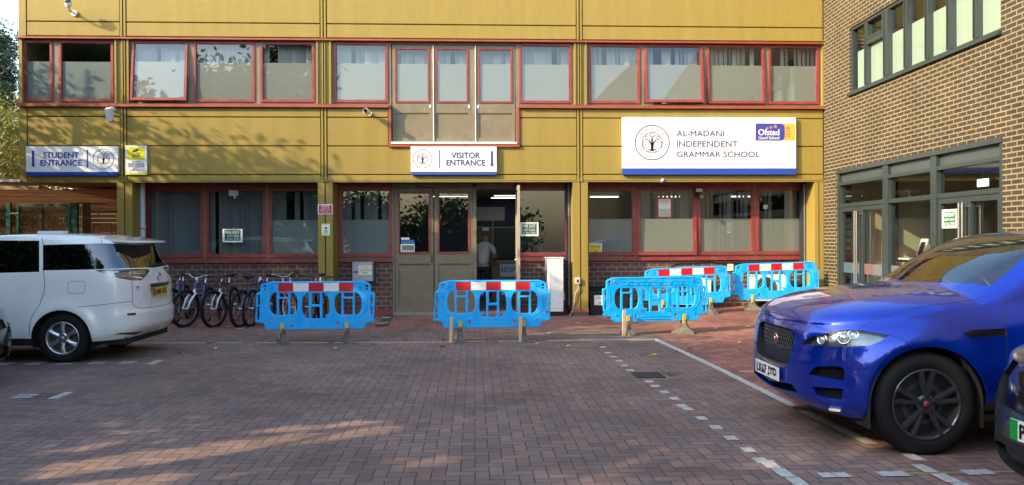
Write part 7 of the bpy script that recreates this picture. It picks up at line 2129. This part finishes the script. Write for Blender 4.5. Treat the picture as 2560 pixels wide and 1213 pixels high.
# ---- dark cars cut by the frame edges ---------------------------------------------------
def generic(name, lab, loc, rot, L_, W_, H, hood, paintm, px_fn, R_=.33):
    hw = W_ / 2
    c = Car(loc, plan=[(0, 0), (.03, hw * .35), (.11, hw * .66), (.26, hw * .86), (.5, hw * .95), (.9, hw * .99), (1.5, hw), (L_ - 1.2, hw), (L_ - .5, hw * .95), (L_ - .18, hw * .8), (L_ - .05, hw * .5), (L_, 0)],
        zbot=[(0, .22), (.9, .24), (1.4, .24), (L_ - 1.4, .24), (L_, .3)],
        zs=[(0, hood - .16), (.3, hood - .10), (1.0, hood - .03), (1.5, hood + .03), (2.5, hood + .06), (L_ - .5, hood + .10), (L_, hood + .02)],
        zt=[(.06, hood - .155), (.12, hood - .08), (.4, hood), (.9, hood + .06), (1.2, hood + .09), (1.5, hood + .24), (2.1, H - .06), (2.6, H), (3.3, H - .03), (L_ - .4, H - .18), (L_ - .2, hood + .3), (L_ - .08, hood + .05)],
        of=[(0, .14), (.12, .03), (.25, .0), (.5, .0), (.75, .03), (1, .09)], osd=[(0, .05), (.1, .01), (.3, 0), (.6, .0), (1, .05)], orr=[(0, .1), (.2, 0), (.6, .03), (1, .08)],
        rows=20, N=140, arches=((.85, R_, R_ + .08), (L_ - 1.0, R_, R_ + .08)))
    for ax in (.85, L_ - 1.0): c.kill(c.flat([(ax + (R_ + .055) * cos(2 * pi * k / 28), R_ + (R_ + .055) * sin(2 * pi * k / 28)) for k in range(28)], 'xz', lambda q, n: q.y < -.4 and q.z < .85))
    root = thing(name, lab, 'car', loc)
    parts = px_fn(c)
    c.paint(c.flat([(1.22, .01), (1.3, -.6), (1.42, -hw * .80), (2.1, -hw * .68), (2.12, .01)], 'xy', lambda q, n: q.z > hood and n.z > .1), 5)
    c.paint(c.flat([(1.65, hood + .1), (2.2, H - .12), (3.2, H - .11), (L_ - .75, H - .2), (L_ - .6, hood + .16)], 'xz', lambda q, n: q.y < -.3 and q.z > hood + .05), 6)
    mt = {5: ('windscreen', TINT), 6: ('side_window', TINT, 'pair')}; mt.update(parts)
    made = c.finish(root, mt, [paintm, BLK, BLK, BLK, SEAM, BLK, BLK, BLK])
    liner(root, .85, R_, R_ + .05, hw - .02, hw - .4); liner(root, L_ - 1.0, R_, R_ + .05, hw - .02, hw - .4)
    mb = MB(); mb.box(loc[0] + .3, loc[0] + L_ - .3, loc[1] - hw + .2, loc[1] + hw - .2, .2, .45); mb.build('underbody', UND, root)
    for x in (.85, L_ - 1.0):
        for y in (-hw + .015, hw - .015): wheel(root, loc[0] + x, loc[1] + y, 1 if y > 0 else -1, R_, R_ - .10, .215, 6, P('rim_silver'), P('cap_grey'), 'six')
    root.rotation_euler = (0, 0, rot)
    return root, made
# right: dark grey electric crossover, only its front corner is in the picture
def right_cuts(c):
    z2 = lambda x, y: (2440 + x / 3.087, 820 + y / 3.087)
    fr_ = lambda q, n: q.x < .7
    # mirrored half: cuts are made on the far side half, so work in plain local axes
    c.recess(c.flat([(-.0, .62), (-.0, .86), (-.52, .90), (-.60, .80), (-.55, .64)], 'yz', lambda q, n: n.x < -.3 and q.x < .5), .02, 1, wall=7)
    c.recess(c.flat([(-.56, .86), (-.72, .93), (-.9, .96), (-.86, .88), (-.70, .80)], 'yz', lambda q, n: n.x < -.05 and q.x < .7), .03, 2, wall=7)
    c.recess(c.flat([(-.0, .28), (-.0, .42), (-.55, .42), (-.70, .36), (-.60, .28)], 'yz', lambda q, n: n.x < -.3 and q.x < .5), .05, 3, wall=7)
    c.paint(c.flat([(-.0, .42), (-.0, .47), (-.62, .47), (-.80, .40), (-.80, .2), (-.0, .2)], 'yz', lambda q, n: n.x < -.1 and q.x < .5), 7)
    return {1: ('grille_panel', P('gloss_black', (.006, .006, .008), .08)), 2: ('headlight', HLI, 'pair'), 3: ('air_intake', BLK)}
GRP = P('car_slate', (.065, .082, .095), .25, metal=.6, coat=1.0)
RX, RY = 3.0, 3.97
rc, made = generic('electric_car', 'dark grey car with a green flashed plate cut off by the right edge', (RX, RY, 0), 0, 4.2, 1.8, 1.57, 1.02, GRP, right_cuts)
plate(rc, Vector((RX - .03, RY, .56)), (0, -1, 0), .52, .111, (('P', .155, .235), ('J', .265, .34)), PLW, flash=(.062, P('plate_green', (.0, .26, .035), .4)))
# left: black hatchback nose
def left_cuts(c):
    c.recess(c.flat([(-.0, .60), (-.0, .74), (-.40, .72), (-.42, .62)], 'yz', lambda q, n: n.x < -.3 and q.x < .5), .03, 1, wall=7)
    c.recess(c.flat([(-.46, .66), (-.62, .72), (-.84, .78), (-.82, .70), (-.6, .62)], 'yz', lambda q, n: n.x < -.05 and q.x < .8), .03, 2, wall=7)
    c.recess(c.flat([(-.0, .27), (-.0, .42), (-.40, .42), (-.46, .27)], 'yz', lambda q, n: n.x < -.3 and q.x < .5), .05, 3, wall=7)
    c.recess(c.flat([(-.54, .26), (-.56, .42), (-.78, .46), (-.76, .28)], 'yz', lambda q, n: n.x < -.1 and q.x < .6), .04, 3, wall=7)
    return {1: ('grille', BLK), 2: ('headlight', HLI, 'pair'), 3: ('air_intake', P('intake_grey', (.03, .03, .032), .5))}
LX, LY = -5.35, 9.0
lc, made2 = generic('hatchback_car', 'black hatchback of which only the nose shows at the left edge', (LX, LY, 0), pi, 4.2, 1.76, 1.48, .92, P('car_black', (.008, .011, .010), .2, metal=.2, coat=1.0), left_cuts, .31)
plate(lc, Vector((LX - .02, LY, .50)), (0, -1, 0), .52, .111, (), PLW) if False else None

# ------------------------------------------------------------------ reception hall and person
YH = YG + 4.2
xh0, xh1 = p2[0] + .2, p3[0]
NAVYW = P('hall_navy', (.016, .026, .075), .6)
mb = MB(); mb.box(xh0, xh1, YH, YH + .1, .06, zsof - .1); mb.build('hall_back_wall', NAVYW, SB)
def hx2(q, Y): return FX(q, Y, 600)
def hz2(q, Y): return FZ(q, Y, 1230)
mb = MB(); mb.box(hx2(1192, YH), hx2(1262, YH), YH - .03, YH, hz2(552, YH), hz2(518, YH)); t = tag(mb.build('wall_poster', P('poster_grey', (.34, .33, .35), .5, vary=.15, vscale=6)), 'pale grey printed board high on the navy hall wall', 'poster')
mb = MB(); mb.box(hx2(1232, YH) - .02, hx2(1232, YH) + .02, YH - .02, YH, .06, 2.5); mb.box(hx2(1190, YH), hx2(1300, YH), YH - .022, YH - .002, hz2(571, YH), hz2(567, YH)); mb.build('wall_batten', P('batten_grey', (.20, .22, .26), .5), SB)
# reception window, door behind
mb = MB(); mb.box(hx2(1236, YH), hx2(1330, YH), YH - .05, YH - .025, hz2(645, YH), hz2(572, YH)); wd_ = mb.build('hatch_window', P('hatch_glass', (.025, .05, .055), .12), SB)
mb = MB(); mb.box(hx2(1193, YH), hx2(1230, YH), YH - .05, YH - .025, .06, hz2(573, YH)); dd = mb.build('inner_door', P('door_brown', (.10, .062, .03), .5), SB)
mb = MB(); mb.box(hx2(1207, YH), hx2(1214, YH), YH - .06, YH - .052, hz2(625, YH), hz2(588, YH)); mb.build('vision_panel', P('hatch_glass'), dd)
mb = MB(); mb.box(hx2(1206, YH), hx2(1222, YH), YH - .06, YH - .052, hz2(577, YH), hz2(569, YH)); mb.build('door_sign', PAPER, dd)
YD = YG + 3.0
xd0, xd1 = hx2(1229, YD), hx2(1340, YD)
t = thing('reception_desk', 'wooden reception desk with a printed sign in the open doorway', 'desk', ((xd0 + xd1) / 2, YD, .06))
mb = MB(); mb.box(xd0, xd1, YD, YD + .6, .06, hz2(657, YD)); mb.build('front_panel', P('desk_wood', (.20, .115, .055), .5, vary=.15, vscale=3), t)
mb = MB(); mb.box(xd0 - .04, xd1, YD - .06, YD + .64, hz2(657, YD), hz2(653, YD)); mb.build('desk_top', P('desk_top_wood', (.27, .17, .09), .4), t)
sx0, sx1, sz0, sz1 = hx2(1250, YD), hx2(1250, YD) + .70, hz2(691, YD), hz2(660, YD)
mb = MB(); mb.box(sx0, sx1, YD - .012, YD - .002, sz0, sz1); ps = mb.build('sign_sheet', P('sheet_bluewhite', (.52, .56, .62), .6), t)
mb = MB(); mb.text('RECEPTION', sx0 + .03, sx1 - .03, sz0 + .10, sz1 - .09, (0, YD - .014, 0), UX, UZ, 0, .02); mb.build('lettering', P('lettering_teal', (.02, .12, .24), .5), ps)
# ceiling lights
lm = P('lamp_panel')
for (px, py, Y, w_) in ((1265, 482, YG + 2.3, .62), (1262, 494.5, YG + 3.4, .75), (1130, 492, YG + 2.6, 1.0)):
    x = FX(px, Y, 490); z = zsof - .1
    t = thing('ceiling_light', 'lit strip light on the hall ceiling behind the doors', 'ceiling light', (x, Y, z), 'strip lights in the hall')
    mb = MB(); mb.box(x - w_ / 2, x + w_ / 2, Y - .1, Y + .1, z - .03, z - .001); mb.build('casing', P('housing_white'), t)
    mb = MB(); mb.box(x - w_ / 2 + .02, x + w_ / 2 - .02, Y - .09, Y + .09, z - .036, z - .03); mb.build('diffuser', P('diffuser_lit', (.9, .9, .9), .5, emit=(1, .97, .92, .9)), t)
for (px, Y) in ((1510, YG + 1.2), (1672, YG + 1.2), (1855, YG + 1.2)):
    x = FX(px, Y, 480); z = 2.62
    t = thing('ceiling_light', 'lit strip light on the ceiling behind the right bay windows', 'ceiling light', (x, Y, z), 'strip lights in the right hand room')
    mb = MB(); mb.box(x - .35, x + .35, Y - .06, Y + .06, z - .03, z + .09); mb.build('casing', P('housing_white'), t)
    mb = MB(); mb.box(x - .33, x + .33, Y - .05, Y + .05, z - .034, z - .03); mb.box(x - .33, x + .33, Y - .066, Y - .06, z - .025, z - .012); mb.build('diffuser', P('diffuser_lit'), t)

# person bending at the desk, seen from behind
def skin_obj(name, nodes, edges, mat, parent, sub=2):
    me = bpy.data.meshes.new(name); me.from_pydata([n[0] for n in nodes], edges, []); me.update()
    ob = bpy.data.objects.new('tmp', me); COL.objects.link(ob)
    md = ob.modifiers.new('s', 'SKIN'); md.use_smooth_shade = True
    for i, n in enumerate(nodes):
        sv = me.skin_vertices[0].data[i]; sv.radius = (n[1], n[2] if len(n) > 2 else n[1]); sv.use_root = (i == 0)
    sb = ob.modifiers.new('u', 'SUBSURF'); sb.levels = sub; sb.render_levels = sub
    dg = bpy.context.evaluated_depsgraph_get()
    m2 = bpy.data.meshes.new_from_object(ob.evaluated_get(dg))
    bpy.data.objects.remove(ob)
    m2.name = name; m2.materials.clear(); m2.materials.append(mat)
    for p in m2.polygons: p.use_smooth = True
    o = bpy.data.objects.new(name, m2); COL.objects.link(o); o.parent = parent
    return o
YPn = YG + 1.75
xq = FX(1207, YPn, 660)
pe = thing('person', 'person in a pale shirt and dark trousers leaning over inside the doorway', 'person', (xq, YPn, .06))
pe.rotation_euler = (0, 0, radians(-14))
SK = P('skin', (.34, .19, .13), .55); SHT = P('shirt_pale', (.50, .50, .52), .8, bump=.3, bscale=30); TRS = P('trousers_black', (.012, .012, .015), .8); SHO = P('shoe_black', (.01, .01, .01), .4)
# local: x right, y away from the viewer (the way the person faces), z up
HP = (0, 0, .94)
body = [(HP, .13, .10), ((0, .05, 1.10), .125, .095), ((0, .13, 1.28), .14, .10), ((0, .22, 1.42), .10, .085), ((0, .28, 1.49), .055, .055), ((0, .33, 1.56), .075, .085), ((0, .345, 1.64), .075, .09),
        ((-.10, 0, .88), .085, .09), ((-.12, .03, .50), .058, .06), ((-.12, -.02, .10), .04, .042), ((-.13, .10, .035), .035, .03),
        ((.10, 0, .88), .085, .09), ((.13, .05, .50), .058, .06), ((.14, .02, .10), .04, .042), ((.15, .14, .035), .035, .03),
        ((-.19, .20, 1.38), .055, .055), ((-.25, .30, 1.14), .042, .042), ((-.20, .50, 1.04), .03, .03), ((-.18, .60, 1.03), .028, .016),
        ((.19, .20, 1.38), .055, .055), ((.25, .28, 1.14), .042, .042), ((.18, .50, 1.03), .03, .03), ((.16, .60, 1.02), .028, .016)]
ed = [(0, 1), (1, 2), (2, 3), (3, 4), (4, 5), (5, 6), (0, 7), (7, 8), (8, 9), (9, 10), (0, 11), (11, 12), (12, 13), (13, 14), (3, 15), (15, 16), (16, 17), (17, 18), (3, 19), (19, 20), (20, 21), (21, 22)]
for h_, sgn in ((18, -1), (22, 1)):
    bx, by, bz = body[h_][0]
    for k in range(4):
        a = (bx + (k - 1.5) * .02, by + .06, bz - .005); i = len(body)
        body.append((a, .0085)); body.append(((a[0], a[1] + .035 - abs(k - 1.4) * .006, a[2] - .018), .008)); ed += [(h_, i), (i, i + 1)]
    i = len(body); body.append(((bx - sgn * .045, by + .02, bz), .01)); body.append(((bx - sgn * .055, by + .055, bz - .012), .009)); ed += [(h_, i), (i, i + 1)]
skin_obj('body', body, ed, SK, pe)
skin_obj('shirt', [((0, .005, .90), .155, .125), ((0, .05, 1.10), .15, .12), ((0, .13, 1.28), .165, .125), ((0, .215, 1.41), .125, .105), ((0, .25, 1.455), .07, .07), ((-.19, .20, 1.37), .075, .075), ((-.235, .27, 1.20), .062, .062), ((.19, .20, 1.37), .075, .075), ((.235, .26, 1.20), .062, .062)], [(0, 1), (1, 2), (2, 3), (3, 4), (3, 5), (5, 6), (3, 7), (7, 8)], SHT, pe)
skin_obj('trousers', [((0, 0, .93), .14, .115), ((-.10, 0, .84), .10, .105), ((-.12, .03, .50), .078, .08), ((-.125, -.01, .12), .062, .065), ((.10, 0, .84), .10, .105), ((.13, .05, .50), .078, .08), ((.14, .02, .12), .062, .065)], [(0, 1), (1, 2), (2, 3), (0, 4), (4, 5), (5, 6)], TRS, pe)
for s_, y in ((-1, .03), (1, .07)):
    mb = MB(); mb.ball((s_ * .135, y + .03, .05), .055, 14, 0, (.85, 2.3, .85)); mb.build('shoe', SHO, pe)
mb = MB(); mb.ball((0, .325, 1.635), .097, 16, 0, (.86, 1.0, 1.0)); mb.build('hair', P('hair_brown', (.075, .04, .025), .7), pe)
mb = MB()
for s_ in (-1, 1): mb.ball((s_ * .085, .35, 1.60), .03, 10, 0, (.4, .8, 1.1))
mb.build('ear', SK, pe)
mb = MB(); mb.ball((0, .445, 1.60), .02, 8, 0, (.8, 1.2, 1.3)); mb.build('nose', SK, pe)
mb = MB()
for s_ in (-1, 1): mb.ball((s_ * .033, .428, 1.635), .013, 8)
mb.build('eye', P('eye_dark', (.02, .015, .01), .2), pe)
